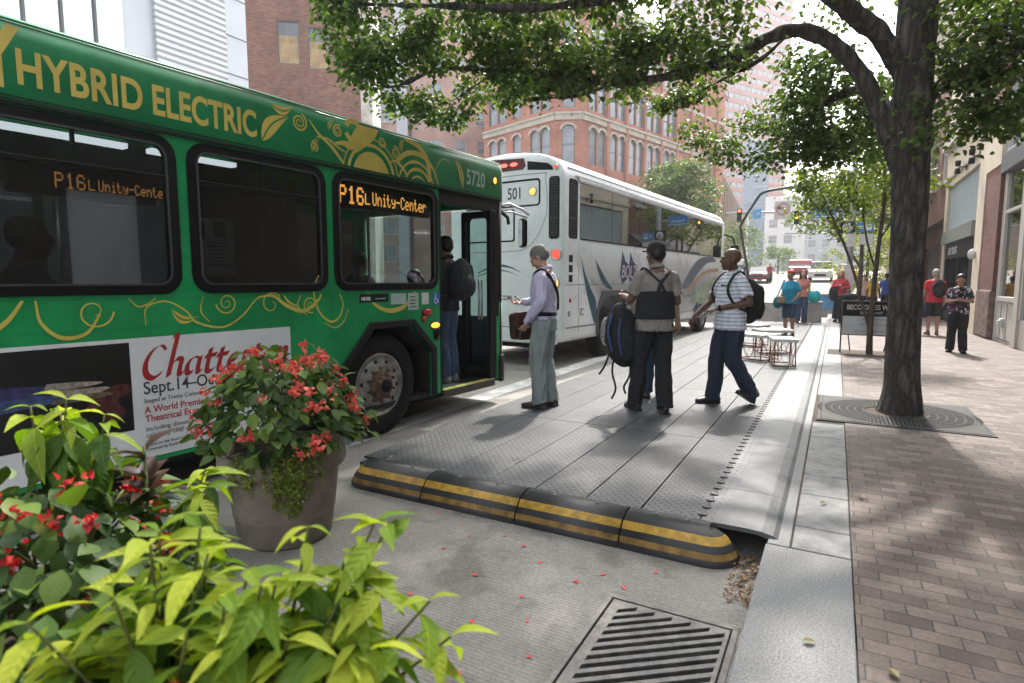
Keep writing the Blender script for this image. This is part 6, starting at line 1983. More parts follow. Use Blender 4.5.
def begonia(label, loc, rad, ht, nleaf, size, nfl, seed, fm, lm=M_BEG, lm2=M_BEGL, zmin=-.1, fsize=.03):
    r = np.random.default_rng(seed)
    t = thing('begonia_plant', label, 'flowering plant', loc, 0, 'red begonias')
    ring = lambda n, lo, hi: (r.uniform(0, 2 * pi, n), np.arccos(r.uniform(lo, hi, n)), r.uniform(.72, 1.04, n))
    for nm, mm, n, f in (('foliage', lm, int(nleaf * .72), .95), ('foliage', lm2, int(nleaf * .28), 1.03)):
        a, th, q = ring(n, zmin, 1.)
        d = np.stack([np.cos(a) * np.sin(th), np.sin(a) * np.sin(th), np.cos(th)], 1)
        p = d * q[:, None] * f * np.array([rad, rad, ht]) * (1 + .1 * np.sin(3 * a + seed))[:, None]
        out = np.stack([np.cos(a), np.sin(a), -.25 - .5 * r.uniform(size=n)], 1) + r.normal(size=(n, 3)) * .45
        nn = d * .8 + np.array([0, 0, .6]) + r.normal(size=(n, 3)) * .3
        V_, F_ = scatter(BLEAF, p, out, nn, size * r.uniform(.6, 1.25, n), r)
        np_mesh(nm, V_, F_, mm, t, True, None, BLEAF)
    st = MB()
    for i in range(26):
        a, rr = r.uniform(0, 2 * pi), r.uniform(.3, .9)
        e = np.array([cos(a) * rad * rr, sin(a) * rad * rr, ht * sqrt(max(.05, 1 - rr * rr)) * .9])
        st.tube(spline([(cos(a) * .05, sin(a) * .05, -.05), tuple(e * np.array([.5, .5, .65])), tuple(e)], 4), [.0045] * 9, 5)
    st.build('stems', M_STEM, t)
    for i in range(nfl):
        a, th = r.uniform(0, 2 * pi), np.arccos(r.uniform(max(zmin, -.1), .95))
        d = np.array([cos(a) * sin(th), sin(a) * sin(th), cos(th)])
        petal_cluster(t, d * np.array([rad, rad, ht]) * r.uniform(.98, 1.12), fsize * r.uniform(.8, 1.3), fm, r, int(r.integers(10, 19)))
    return t
PLX, PLY = -2.94, 2.40
planter('tall round clay planter of red begonias standing alone in front of the bus poster', PLX, PLY)
begonia('mound of coral red begonia flowers in the planter in front of the bus poster', (PLX, PLY, .46), .47, .53, 900, .086, 84, 31, M_FLOWER, M_BEG, M_BEGL, .0, .035)
tr = thing('trailing_vine', 'creeping vine with tiny leaves hanging over the rim of the clay planter', 'vine', (PLX, PLY, .40))
r = np.random.default_rng(8)
P, D, N = [], [], []
st = MB()
for a0, n, L in ((-75, 11, .24), (-62, 6, .15), (-44, 12, .33), (-36, 11, .40), (-25, 8, .3), (-10, 5, .16)):
    for i in range(n):
        a = radians(a0 + r.normal() * 6)
        pts = []
        l = L * r.uniform(.5, 1.1)
        da = r.normal() * .12
        for q in range(8):
            t = q / 7
            rr = .33 + .055 * min(1, t * 5) - .10 * max(0, t - .25) * l / .4
            z = .02 + .015 * sin(min(1, t * 4) * pi) - l * max(0, t - .15)
            pts.append((rr * cos(a + da * t), rr * sin(a + da * t), z))
        st.tube(pts, .0022, 4)
        sp = np.array(spline(pts, 4))
        m_ = int(34 * l / .3)
        idx = r.integers(0, len(sp), m_)
        P.append(sp[idx] + r.normal(size=(m_, 3)) * .007); D.append(r.normal(size=(m_, 3)) + np.array([cos(a), sin(a), -.6])); N.append(r.normal(size=(m_, 3)) * .5 + np.array([cos(a), sin(a), .5]))
P, D, N = map(np.concatenate, (P, D, N))
V, F = scatter(leaf_template(.8, .1, .1, 3), P, D, N, r.uniform(.013, .024, len(P)), r)
np_mesh('foliage', V, F, leaf_mat('creeper_leaf', (.13, .18, .025), (.34, .40, .08), .3), tr, True)
st.build('stems', M_STEM, tr)

def coleus(label, loc, stems, size, seed, pairs=5, zlow=.45):
    """upright stems with opposite drooping leaves, brightest at the tips"""
    r = np.random.default_rng(seed)
    t = thing('coleus_plant', label, 'foliage plant', loc, 0, 'lime leaved foliage plants')
    st = MB()
    A = {0: ([], [], [], []), 1: ([], [], [], [])}
    for (bx, by, bz), (tx, ty, tz) in stems:
        mid = ((bx + tx) / 2 + r.normal() * .015, (by + ty) / 2 + r.normal() * .015, (bz + tz) / 2 + .03)
        sp = np.array(spline([(bx, by, bz), mid, (tx, ty, tz)], 8))
        st.tube([tuple(p) for p in sp], list(np.linspace(.005, .0025, len(sp))), 6)
        k = len(sp)
        a0 = r.uniform(0, pi)
        for j in range(pairs):
            f = 1 - (j / pairs) ** 1.25 * (1 - zlow)
            p = sp[int(f * (k - 1))]
            for h in (0, 1):
                a = a0 + j * pi / 2 + h * pi + r.normal() * .45
                s = size * min(1., .62 + .14 * j) * r.uniform(.6, 1.3)
                lift = .38 - .24 * j + r.normal() * .15
                d = np.array([cos(a), sin(a), lift + r.normal() * .2])
                n = np.array([-cos(a) * lift, -sin(a) * lift, 1.]) + r.normal(size=3) * .25
                g = 0 if j < 3 or (j < 5 and r.uniform() < .3) else 1
                A[g][0].append(p); A[g][1].append(d); A[g][2].append(n); A[g][3].append(s)
    st.build('stems', M_STEM, t)
    for g, mm in ((0, M_CHAR), (1, M_CHARG)):
        if A[g][0]:
            V_, F_ = scatter(CLEAF, np.array(A[g][0]), np.array(A[g][1]), np.array(A[g][2]), np.array(A[g][3]), r, .15)
            np_mesh('foliage', V_, F_, mm, t, True, None, CLEAF)
    return t
# ================================================================== BUILDINGS
def brickwork(name, c1, c2, mort, w=.215, h=.075, big=1.):
    m = bpy.data.materials.new(name); m.use_nodes = True
    t, b = nodes_of(m); L = t.links.new
    tc = t.nodes.new('ShaderNodeTexCoord')
    sx = t.nodes.new('ShaderNodeSeparateXYZ'); L(tc.outputs['Object'], sx.inputs[0])
    ad = t.nodes.new('ShaderNodeMath'); ad.operation = 'ADD'; L(sx.outputs[0], ad.inputs[0]); L(sx.outputs[1], ad.inputs[1])
    cb = t.nodes.new('ShaderNodeCombineXYZ'); L(ad.outputs[0], cb.inputs[0]); L(sx.outputs[2], cb.inputs[1])
    br = t.nodes.new('ShaderNodeTexBrick'); br.inputs['Scale'].default_value = 1; br.inputs['Brick Width'].default_value = w * big; br.inputs['Row Height'].default_value = h * big; br.inputs['Mortar Size'].default_value = .008 * big
    br.inputs['Color1'].default_value = (*c1, 1); br.inputs['Color2'].default_value = (*c2, 1); br.inputs['Mortar'].default_value = (*mort, 1)
    L(cb.outputs[0], br.inputs['Vector'])
    n = t.nodes.new('ShaderNodeTexNoise'); n.inputs['Scale'].default_value = .5; n.inputs['Detail'].default_value = 7; L(tc.outputs['Object'], n.inputs['Vector'])
    r = t.nodes.new('ShaderNodeValToRGB'); r.color_ramp.elements[0].position = .32; r.color_ramp.elements[1].position = .68
    r.color_ramp.elements[0].color = (.72, .72, .72, 1); r.color_ramp.elements[1].color = (1.22, 1.2, 1.18, 1); L(n.outputs['Fac'], r.inputs[0])
    mm = t.nodes.new('ShaderNodeMix'); mm.data_type = 'RGBA'; mm.blend_type = 'MULTIPLY'; mm.inputs[0].default_value = .8
    L(br.outputs['Color'], mm.inputs[6]); L(r.outputs[0], mm.inputs[7]); L(mm.outputs[2], b.inputs['Base Color'])
    b.inputs['Roughness'].default_value = .9
    bp = t.nodes.new('ShaderNodeBump'); bp.inputs['Strength'].default_value = .3; bp.inputs['Distance'].default_value = .01; bp.invert = True
    L(br.outputs['Fac'], bp.inputs['Height']); L(bp.outputs[0], b.inputs['Normal'])
    return m
M_BROWN = brickwork('brown_brick', (.15, .07, .05), (.25, .125, .095), (.22, .16, .13))
M_REDB = brickwork('red_brick', (.38, .15, .11), (.47, .21, .155), (.40, .26, .20))
M_PINKB = brickwork('pink_brick', (.40, .24, .20), (.46, .30, .25), (.42, .32, .28))
M_DKRED = brickwork('dark_red_brick', (.13, .045, .035), (.20, .075, .055), (.12, .08, .07))
M_STONE = mat('pale_stone', (.50, .46, .39), .8, var=.15, vscale=1.5, bump=.15)
M_BEIGE = mat('beige_stone', (.60, .52, .40), .8, var=.15, vscale=1.2, bump=.15)
M_WINF = mat('window_frame_grey', (.13, .13, .135), .6, var=.1)
M_WINW = mat('window_frame_white', (.55, .55, .52), .6, var=.1)
M_WGLASS = mat('window_glass', (.06, .07, .08), .06, var=.35, vscale=.7, spec=.9)
M_WGLASSL = mat('window_glass_pale', (.22, .25, .28), .12, var=.3, vscale=.6, spec=.9)
M_BLIND = mat('window_blind', (.36, .25, .13), .6, var=.35, vscale=1.5)

WC = {}
def window(parent, M, s, z, w, h, style, frame, glass, depth=.14, arch=False):
    key = (round(w, 2), round(h, 2), style, frame.name, glass.name, arch)
    if key not in WC:
        b = MB()
        f = .05 if w > .6 else .035
        if arch:
            o_ = [(0, 0), (w, 0), (w, h - w * .35)] + [(w / 2 + w / 2 * cos(t), h - w * .35 + w * .35 * sin(t)) for t in [pi * i / 8 for i in range(1, 8)]] + [(0, h - w * .35)]
            vs, fs = shape2d([o_], .02); b.add(vs, fs, 1, False, FRONT)
        else:
            b.box(f, w - f, 0, .02, f, h - f, 1)
        for x0, x1, z0, z1 in ((0, f, 0, h), (w - f, w, 0, h), (f, w - f, 0, f), (f, w - f, h - f, h)):
            b.box(x0, x1, -.05, .03, z0, z1 if not arch or x1 - x0 > f * 1.5 else h - w * .3, 0)
        if 'sash' in style: b.box(f, w - f, -.035, -.001, h * .5 - .03, h * .5 + .03, 0)
        if 'mull' in style: b.box(w / 2 - .03, w / 2 + .03, -.036, -.001, f, h - f, 0)
        if 'blind' in style: b.box(f + .01, w - f - .01, -.006, -.002, f + .01, h * .66, 2)
        if 'sill' in style: b.box(-.08, w + .08, -.26, -.05, -.12, 0, 3)
        ob = b.build('window', [frame, glass, M_BLIND, M_STONE])
        WC[key] = ob.data
        bpy.data.objects.remove(ob)
    o = bpy.data.objects.new('window', WC[key]); C.objects.link(o); o.parent = parent
    o.matrix_local = M @ Matrix.Translation((s, depth, z))
    return o
def face(parent, M, x0, x1, z0, z1, wins, m, t=.3, name='wall'):
    loops = [rect(x0, z0, x1, z1)]
    for w in wins:
        s, z, ww, hh = w[:4]
        if len(w) > 4 and w[4]:
            loops.append([(s, z), (s + ww, z), (s + ww, z + hh - ww * .35)] + [(s + ww / 2 + ww / 2 * cos(q), z + hh - ww * .35 + ww * .35 * sin(q)) for q in [pi * i / 8 for i in range(1, 8)]] + [(s, z + hh - ww * .35)])
        else:
            loops.append(rect(s, z, s + ww, z + hh))
    vs, fs = shape2d(loops, t)
    o = MB().add(vs, fs, 0, False, M @ at(0, t, 0, FRONT)).build(name, [m], parent)
    return o
def bldg(name, label, P, hd, cat='building', z=-.15):
    """origin at P on the ground; local x runs along the facade (heading hd), -y faces the street"""
    return thing(name, label, cat, (P[0], P[1], z), radians(90 - hd))
I4 = Matrix.Identity(4)

# ---- metal clad building across the street (faces +x; local x runs along +Y)
mb_ = bldg('metal_clad_building', 'white metal clad building with tall glass bays above the roof of the green bus', (-16, 0), 0)
M_SIDING = mat('white_siding', (.56, .58, .62), .5, var=.05, vscale=.8)
t, b = nodes_of(M_SIDING)
tc = t.nodes.new('ShaderNodeTexCoord'); w = t.nodes.new('ShaderNodeTexWave'); w.bands_direction = 'Z'; w.inputs['Scale'].default_value = 1.9
t.links.new(tc.outputs['Object'], w.inputs['Vector']); bp = t.nodes.new('ShaderNodeBump'); bp.inputs['Strength'].default_value = 1.; bp.inputs['Distance'].default_value = .05
t.links.new(w.outputs['Fac'], bp.inputs['Height']); t.links.new(bp.outputs[0], b.inputs['Normal'])
M_PANELW = mat('white_panel', (.60, .63, .68), .45, var=.05, vscale=.5)
bodyb = MB(); bodyb.box(-30, 12.44, .12, 14, 0, 22)
bodyb.build('wall', M_PANELW, mb_)
q = MB(); q.box(9.60, 11.66, .0, .115, .2, 21.6); q.build('siding', M_SIDING, mb_)
q = MB()
for z in [1.1 * k for k in range(1, 20)]: q.box(11.68, 12.46, .104, .119, z, z + .02)
q.box(11.66, 11.69, .06, .119, .2, 21.6)
q.build('panel_joint', M_WINF, mb_)
M_SKYGLASS = mat('sky_glass', (.55, .62, .62), .08, .85, var=.12, vscale=.35)
ys_ = [-2.9, -2.1, -1.35, -.6, .15, .9, 1.65, 2.4, 3.15, 3.9, 4.6, 5.3, 5.98, 6.68, 7.43, 8.15, 8.83]
for a, b_ in zip(ys_[:-1], ys_[1:]):
    q = MB(); q.box(a + .03, b_ - .03, .05, .118, 3.6, 21.0); q.box(a - .03, a + .03, .0, .10, 3.6, 21.0, 1)
    q.build('glass_bay', [M_SKYGLASS, M_WINF], mb_)
q = MB()
for a, h in ((6.0, .5), (6.8, .35), (7.7, .42), (8.3, .3)): q.box(a, a + .5, .03, .048, 7.0, 7.0 + h)
q.build('roof_reflection', MATS['window_frame_grey'], mb_) if 0 else None

# ---- brown brick building
bb = bldg('brown_brick_building', 'plain brown brick building with two large windows beside the metal clad building', (-22.93, 19.35), 51)
wl = [(-.03, 11.50, .98, 1.92), (1.30, 11.36, .95, 1.86), (-.03, 5.6, .98, 1.92), (1.30, 5.5, .95, 1.86), (-6, 11.5, .98, 1.92)]
face(bb, I4, -9, 3.62, 0, 19, wl, M_BROWN)
q = MB(); q.box(-9, 3.62, .31, 10, 0, 18.9); q.build('body', M_BROWN, bb)
for k, w_ in enumerate(wl): window(bb, I4, *w_, 'blind', M_WINF, M_WGLASS, .08)
q = MB(); q.box(3.62, 4.15, -.02, 10, 0, 18.7); q.build('quoin_strip', mat('whitewashed_brick', (.50, .46, .42), .9, var=.3, vscale=2), bb)
q = MB(); q.ell((2.75, -.12, 12.85), (.10, .12, .14), 10, 8); q.build('wall_lamp', M_WINW, bb)

# ---- pinkish block further back
pk = bldg('pink_brick_building', 'tall pinkish brick apartment block behind the brown brick building', (-44.08, 60.68), 51)
wl = []
for c in (-19.5, -16.7, -13.8, -10.2, -.72, 2.12, 4.97, 7.9, 10.8):
    for k in range(10):
        z = 4.0 + k * 3.35
        wl.append((c, z, 1.42, 1.55))
wp = [(-7.4, 4.0 + k * 3.35, 2.2, 2.0) for k in range(10)]
face(pk, I4, -22, 14, 0, 40, wl + wp, M_PINKB, .4)
q = MB(); q.box(-22, 14, .41, 14, 0, 39.9); q.build('body', M_PINKB, pk)
for w_ in wl: window(pk, I4, *w_, 'sash sill', M_WINW, M_WGLASSL, .1)
for w_ in wp: window(pk, I4, *w_, 'mull sill', M_WINW, M_WGLASSL, .1)
q = MB(); q.box(-4.9, -3.6, -.6, .0, 0, 41); q.build('pilaster', mat('pale_grey_metal', (.45, .48, .52), .5, var=.1), pk)
q = MB(); q.box(-3.4, -3.1, -.2, .0, 0, 40); q.build('downpipe', M_DKRED, pk)
ct = bldg('corner_tower', 'pale stone tower with tall arched windows seen through the leaves at the top', (-64, 76), 51)
wl = [(-10 + 2.2 * k, z, 1.3, 4.2, True) for k in range(12) for z in (40.5, 47.)]
face(ct, I4, -12, 18, 0, 56, wl, M_STONE, .4)
q = MB(); q.box(-12, 18, .41, 10, 0, 55); q.build('body', M_STONE, ct)
for w_ in wl: window(ct, I4, w_[0], w_[1], 1.3, 4.2, 'sash', M_WINW, M_WGLASS, .15, True)

# ---- ornate red brick corner building
ob = bldg('ornate_brick_building', 'ornate red brick corner building with white arched window hoods and stone bands', (-17.09, 41.63), 15)
c1, c2 = Vector((-18.92, 40.83, 0)), Vector((-17.09, 41.63, 0))
inv = Matrix.Rotation(-radians(75), 4, 'Z') @ Matrix.Translation((17.09, -41.63, 0))
l1 = inv @ c1
LM = Matrix.Translation(l1) @ rz(atan2(l1.y * -1, -l1.x))
chl = l1.length
LL = 8.2
dl = Vector((sin(radians(108.5)), cos(radians(108.5)), 0))
lp = inv @ (c1 - dl * LL)
FL = Matrix.Translation(lp) @ rz(radians(90 - 108.5) - radians(75))
def orn_face(M, L, bays, pair=True):
    W_ = []
    for s in bays:
        W_.append((s, 10.35, .95, 2.75, True)); W_.append((s, 14.35, .95, 2.55, False)); W_.append((s, 18.3, .95, 2.4, True)); W_.append((s, 5.6, .95, 3.0, True)); W_.append((s, 1.2, .95, 3.0, False))
    face(ob, M, 0, L, 0, 22.5, W_, M_REDB, .35)
    tr_ = MB()
    for z0, z1, d in ((13.45, 13.85, .12), (13.85, 14.0, .22), (17.3, 17.6, .1), (21.4, 21.8, .15), (21.8, 22.6, .5), (9.2, 9.5, .12), (4.6, 5.0, .2)):
        tr_.box(.0, L, -d, -.003, z0, z1)
    tr_.build('stone_band', M_STONE, ob, M)
    hd_ = MB()
    for s in bays:
        for z, r_ in ((13.10 - .33, .62), (8.6 - .33, .62), (20.7 - .33, .62)):
            o_ = [(s + .475 + r_ * 1.05 * cos(t), z + r_ * .78 * sin(t)) for t in [pi * i / 10 for i in range(11)]]
            i_ = [(s + .475 + .475 * cos(t), z + .33 * sin(t)) for t in [pi * i / 10 for i in range(10, -1, -1)]]
            vs, fs = shape2d([o_ + i_], .12)
            hd_.add(vs, fs, 0, False, M @ at(0, -.003, 0, FRONT))
    hd_.build('window_hood', M_STONE, ob)
    for w_ in W_: window(ob, M, w_[0], w_[1], w_[2], w_[3], 'sash', M_WINF, M_WGLASSL, .12, w_[4])
bays = []
x = .9
while x < 14.2:
    bays += [x, x + 1.12]; x += 2.72
orn_face(I4, 24, bays)
q = MB()
for x in (2.95 + .1, 5.7, 8.45, 11.15, 13.9, 16.6, 19.3, 22): q.box(x, x + .32, -.16, -.004, 0, 21.4)
q.build('pier', M_REDB, ob)
orn_face(LM, chl, [chl / 2 - .475])
orn_face(FL, LL, [.7, 1.8, 3.6, 5.6, 6.7])
q = MB()
far1 = Vector((24, 0, 0)); far2 = Vector((24, 22, 0)); far3 = inv @ Vector((-26.6 * 1.5, 43.45 * 1.5, 0))
q.prism([(p.x + .0, p.y + .0) for p in (Vector((.15, .37, 0)), Vector((23.9, .37, 0)), far2, far3, lp + (FL.to_3x3() @ Vector((.2, .37, 0))), l1 + (FL.to_3x3() @ Vector((-.1, .37, 0))) + Vector((0, .1, 0)))], 0, 22)
q.build('body', M_REDB, ob)

# ---- salmon banded tower, glass tower, ribbed hall, far blocks
M_SALM = mat('salmon_panel', (.36, .14, .11), .8, var=.06, vscale=.1)
M_TGL = mat('tower_glass', (.29, .27, .275), .25, .1, var=.1, vscale=.2)
tc = M_TGL.node_tree.nodes.new('ShaderNodeTexCoord'); 
tw_ = bldg('banded_tower', 'tall office tower with salmon and white horizontal bands behind the tree', (-41.32, 216.09), 29.2)
q = MB(); q.box(0, 44, 0, 22, 0, 118); q.build('body', M_TGL, tw_)
for k in range(34):
    z = 3 + k * 3.42
    q = MB(); q.box(-.35, 44.35, -.35, 22.35, z, z + 1.55); q.build('floor_band', M_SALM, tw_)
for k in range(15):
    q = MB(); q.box(k * 3.1, k * 3.1 + .5, -.2, -.01, 0, 118); q.build('mullion', M_TGL, tw_)
gt = bldg('glass_tower', 'narrow blue grey glass tower left of the traffic signals', (-22.94, 168.45), 83)
q = MB(); q.box(0, 6.0, 0, 8, 0, 38); q.build('body', mat('blue_grey_glass', (.16, .20, .26), .25, .3, var=.2, vscale=.15), gt)
for k in range(9):
    q = MB(); q.box(-.1, 6.1, -.1, 8.1, 2 + k * 4, 2.5 + k * 4); q.build('floor_band', mat('grey_band', (.24, .26, .29), .6, var=.05), gt)
rh = bldg('ribbed_hall', 'low beige hall with vertical ribs along the far left of the street', (-11.34, 60.95), -4.6)
q = MB(); q.box(0, 66, .3, 12, 0, 14.4); q.build('wall', mat('beige_panel', (.44, .35, .29), .8, var=.1, vscale=.2), rh)
for k in range(24):
    q = MB(); q.box(k * 2.75, k * 2.75 + .7, .0, .298, 0, 14.2); q.build('rib', mat('brown_rib', (.22, .15, .12), .8, var=.1), rh)
q = MB(); q.box(66, 74, -.3, 10, 0, 15.4); q.build('end_wall', M_STONE, rh)
for lab, P, hd, L, D, H, m, nm in (('white office block closing the far end of the street', (-15.5, 150), 88, 8.5, 10, 21, mat('hazy_white', (.60, .60, .60), .8, var=.05), 'office_block'),
        ('pale grey block behind the far street trees', (-8, 170), 88, 30, 15, 26, mat('hazy_grey', (.42, .44, .47), .8, var=.05), 'office_block'),
        ('brownish far block left of the banded tower', (-75, 150), 80, 34, 20, 30, mat('hazy_brown', (.36, .28, .25), .8, var=.05), 'office_block'),
        ('grey stepped block far right behind the shop roofs', (14, 110), 90, 30, 20, 30, mat('hazy_stone', (.45, .42, .38), .8, var=.05), 'office_block')):
    k = bldg(nm, lab, P, hd)
    wl = [(1.0 + 3.2 * i, 3 + 3.6 * j, 1.8, 1.9) for i in range(int((L - 2) / 3.2)) for j in range(int((H - 4) / 3.6))][:98]
    face(k, I4, 0, L, 0, H, wl, m, .4)
    q = MB(); q.box(0, L, .41, D, 0, H - .1); q.build('body', m, k)
    for w_ in wl: window(k, I4, *w_, 'sash', M_WINW, M_WGLASSL, .12)

# ---- right hand shop fronts (face -x; local x runs towards the camera)
def shop(name, label, y1): return bldg(name, label, (3.4, y1), 180, 'building', 0)
M_SHOPF = mat('beige_grey_metal', (.46, .44, .40), .5, var=.08, vscale=2)
M_SHOPD = mat('slate_metal', (.13, .135, .15), .5, var=.1)
M_SHOPG = glass_mat('shop_glass', (.35, .38, .38), .22)
M_SHOPIN = mat('shop_interior', (.06, .055, .05), .9, var=.4, vscale=1.5)
s1 = shop('corner_shop', 'grey metal framed shop front with big plate windows at the right edge', 18.1)
q = MB(); q.box(0, 24, 4.0, 9, 0, 9.5); q.box(0, 24, .35, 4., 4.15, 9.4); q.box(0, 24, .5, 4., -.02, .01); q.build('body', M_SHOPIN, s1)
q = MB()
q.box(.0, .22, -.02, .3, 0, 3.95); q.box(1.85, 2.2, -.06, .3, 0, 3.95); q.box(4.6, 4.9, -.06, .3, 0, 3.95); q.box(.22, 1.85, -.01, .25, .0, .95); q.box(2.2, 4.6, -.01, .25, 0, .6)
q.box(.22, 1.85, -.05, .1, .95, 1.06); q.box(.22, .34, -.03, .12, 1.06, 3.9); q.box(1.73, 1.85, -.03, .12, 1.06, 3.9); q.box(2.2, 2.32, -.03, .12, .6, 3.9); q.box(.34, 1.73, -.03, .12, 2.98, 3.06)
q.build('shopfront_frame', M_SHOPF, s1, bevel=.008)
q = MB(); q.box(.62, .64, -.018, -.012, .1, .9); q.box(1.15, 1.17, -.018, -.012, .1, .9); q.box(.3, 1.8, -.02, -.011, .06, .09); q.build('panel_joint', M_WINF, s1)
q = MB(); q.box(.78, .98, -.08, -.012, .36, .56); q.box(.82, .94, -.12, -.08, .40, .52); q.build('standpipe_box', M_WINW, s1, bevel=.01)
q = MB(); q.box(.34, 1.73, .03, .04, 1.06, 3.9); q.build('shop_window', M_SHOPG, s1)
q = MB(); q.box(2.32, 4.6, .03, .04, .6, 3.9); q.build('shop_window', M_SHOPG, s1)
q = MB(); q.box(0, 24, -.12, .35, 3.95, 4.38); q.build('lintel', M_SHOPD, s1, bevel=.01)
q = MB(); q.box(0, 24, -.03, .3, 4.38, 4.5); q.box(0, 24, -.03, .3, 6.15, 6.35)
for k in range(15): q.box(k * 1.62, k * 1.62 + .10, -.03, .3, 4.5, 6.15)
q.build('upper_frame', M_WINW, s1)
for k in range(14):
    q = MB(); q.box(k * 1.62 + .10, (k + 1) * 1.62, .05, .06, 4.5, 6.15); q.build('upper_window', M_DGLASS, s1)
q = MB(); q.box(0, 24, .0, .34, 6.35, 9.5); q.build('wall', mat('pale_grey_render', (.46, .47, .48), .8, var=.1, vscale=1), s1)
q = MB(); q.box(13.0, 14.05, -.03, .1, 2.95, 3.9); q.box(6.2, 13.0, -.03, .2, 0, 3.95); q.box(14.05, 24, -.03, .2, 0, 3.95); q.build('lower_wall', mat('dark_shop_wall', (.05, .045, .04), .7, var=.3, vscale=2), s1)
q = MB()
for k in range(74): q.box(13.0, 14.05, -.01 + .010 * (k % 2), .08, .02 + k * .0395, .02 + (k + 1) * .0395)
q.build('roller_shutter', mat('white_shutter', (.62, .64, .66), .5, var=.06), s1)
q = MB(); q.box(4.9, 6.2, -.01, .2, 0, 3.95); q.build('shop_door', M_DGLASS, s1)
bpier = shop('brick_pier', 'dark red brick pier between the two right hand shop fronts', 20.6)
q = MB(); q.box(.9, 2.48, -.10, .6, 1.2, 4.2); q.build('brick_shaft', M_DKRED, bpier)
q = MB(); q.box(.86, 2.47, -.14, .6, .0, 1.2); q.build('stone_base', mat('rough_brown_stone', (.18, .12, .10), .9, var=.4, vscale=5, bump=.8, bscale=9), bpier, bevel=.05)
q = MB(); q.box(.0, .9, -.12, .6, .0, 6.6); q.box(.9, 2.48, -.12, .6, 4.2, 5.4); q.build('stone_shaft', M_BEIGE, bpier)
q = MB(); q.box(.0, 2.48, -.16, .6, 5.4, 9.5); q.build('upper_brick', M_DKRED, bpier)
q = MB(); q.ell((.3, -.2, 2.15), (.10, .10, .14), 12, 8); q.bar((.3, -.12, 2.2), (.3, -.2, 2.3), .03); q.build('wall_bell', M_WINW, bpier)
s2 = shop('beige_shop', 'beige stone shop front with ribbed sign band and black wall lamps', 27.2)
q = MB(); q.box(0, .55, -.02, .4, 0, 4.75); q.box(0, 6.6, -.02, .4, 4.75, 6.1); q.box(0, 6.6, -.05, .4, 6.5, 9.5); q.box(6.0, 6.6, -.02, .4, 2.5, 4.75); q.build('wall', M_BEIGE, s2)
q = MB(); q.box(0, 6.6, -.22, .4, 6.1, 6.5); q.box(0, 6.6, -.10, -.02, 5.0, 5.12); q.build('cornice', M_STONE, s2)
q = MB(); q.box(.55, 6.0, .12, .4, 2.95, 4.75)
q.build('sign_band', mat('dark_sign_band', (.10, .13, .14), .6, var=.1), s2)
q = MB()
for k in range(34): q.box(.62 + k * .16, .70 + k * .16, .06, .118, 3.2, 4.7)
q.build('sign_rib', mat('pale_rib', (.40, .46, .47), .6, var=.1), s2)
q = MB(); q.box(.55, 6.0, -.12, .3, 2.72, 3.15); q.build('fascia', mat('grey_green_fascia', (.16, .17, .16), .6, var=.1), s2)
q = MB(); q.box(.55, 6.6, .25, .4, 0, 2.72, 0); q.build('shop_window', M_DGLASS, s2)
q = MB(); q.box(5.1, 6.0, .02, .24, 0, 2.72); q.box(.55, .75, .02, .24, 0, 2.72); q.box(.75, 5.1, .02, .24, 2.2, 2.72); q.box(2.6, 2.75, .1, .24, 0, 2.2); q.box(.75, 5.1, .05, .24, 0, .35); q.build('door_frame', M_BLKM, s2)
q = MB(); vs, fs = text2d('ART FRONT', .34, .006, .95); q.add(vs, fs, 0, False, at(1.25, .015, 2.33, FRONT)); q.build('lettering', M_WHITEV, s2)
for x, z in ((3.95, 4.72 + .25), (6.2, 4.65 + .25)):
    q = MB()
    q.bar((x, -.02, z), (x, -.24, z), .035); q.lathe([(.0, .02), (.07, .04), (.08, .2), (0, .21)], 12, at(x, -.26, z)); q.lathe([(0, -.21), (.08, -.2), (.07, -.04), (0, -.02)], 12, at(x, -.26, z)); q.box(x - .05, x + .05, -.05, -.021, z - .1, z + .1)
    k = q.build('wall_lamp', M_BLKM, s2)
s3 = shop('awning_shop', 'red brick shop front with a black awning left of the beige shop', 34.5)
wl = [(1.2, 5.2, 1.1, 2.2), (3.4, 5.2, 1.1, 2.2), (5.6, 5.2, 1.1, 2.2)]
face(s3, I4, 0, 7.3, 0, 10, wl + [(.8, .3, 5.8, 2.6)], M_DKRED, .3)
for w_ in wl: window(s3, I4, *w_, 'sash sill', M_WINW, M_WGLASSL, .1)
q = MB(); q.box(0, 7.3, .31, 5, 0, 9.9); q.build('body', M_SHOPIN, s3)
q = MB(); n = [(-.0, 3.75), (-1.05, 3.05), (-1.05, 2.78), (-1.0, 2.78), (-1.0, 3.02), (0, 3.68)]
q.add([(.3, y, z) for y, z in n] + [(7.2, y, z) for y, z in n], [(i, (i + 1) % 6, 6 + (i + 1) % 6, 6 + i) for i in range(6)] + [tuple(range(5, -1, -1)), tuple(range(6, 12))]); aw_ = q.build('awning', mat('black_canvas', (.018, .018, .022), .8, var=.2), s3)
q = MB(); vs, fs = text2d('GALLERY', .26, .006, 1.); q.add(vs, fs, 0, False, at(4.6, -1.055, 2.82, FRONT)); q.build('lettering', M_WHITEV, aw_)
s4 = shop('tall_shop_block', 'tall pale stone block farther down the right hand pavement', 62)
wl = [(1.5 + 3.2 * i, 4.5 + 3.6 * j, 1.6, 2.2) for i in range(8) for j in range(4)]
face(s4, I4, 0, 27.4, 0, 20, wl, M_BEIGE, .35)
q = MB(); q.box(0, 27.4, .36, 8, 0, 19.9); q.build('body', M_BEIGE, s4)
for w_ in wl: window(s4, I4, *w_, 'sash sill', M_WINF, M_WGLASS, .1)
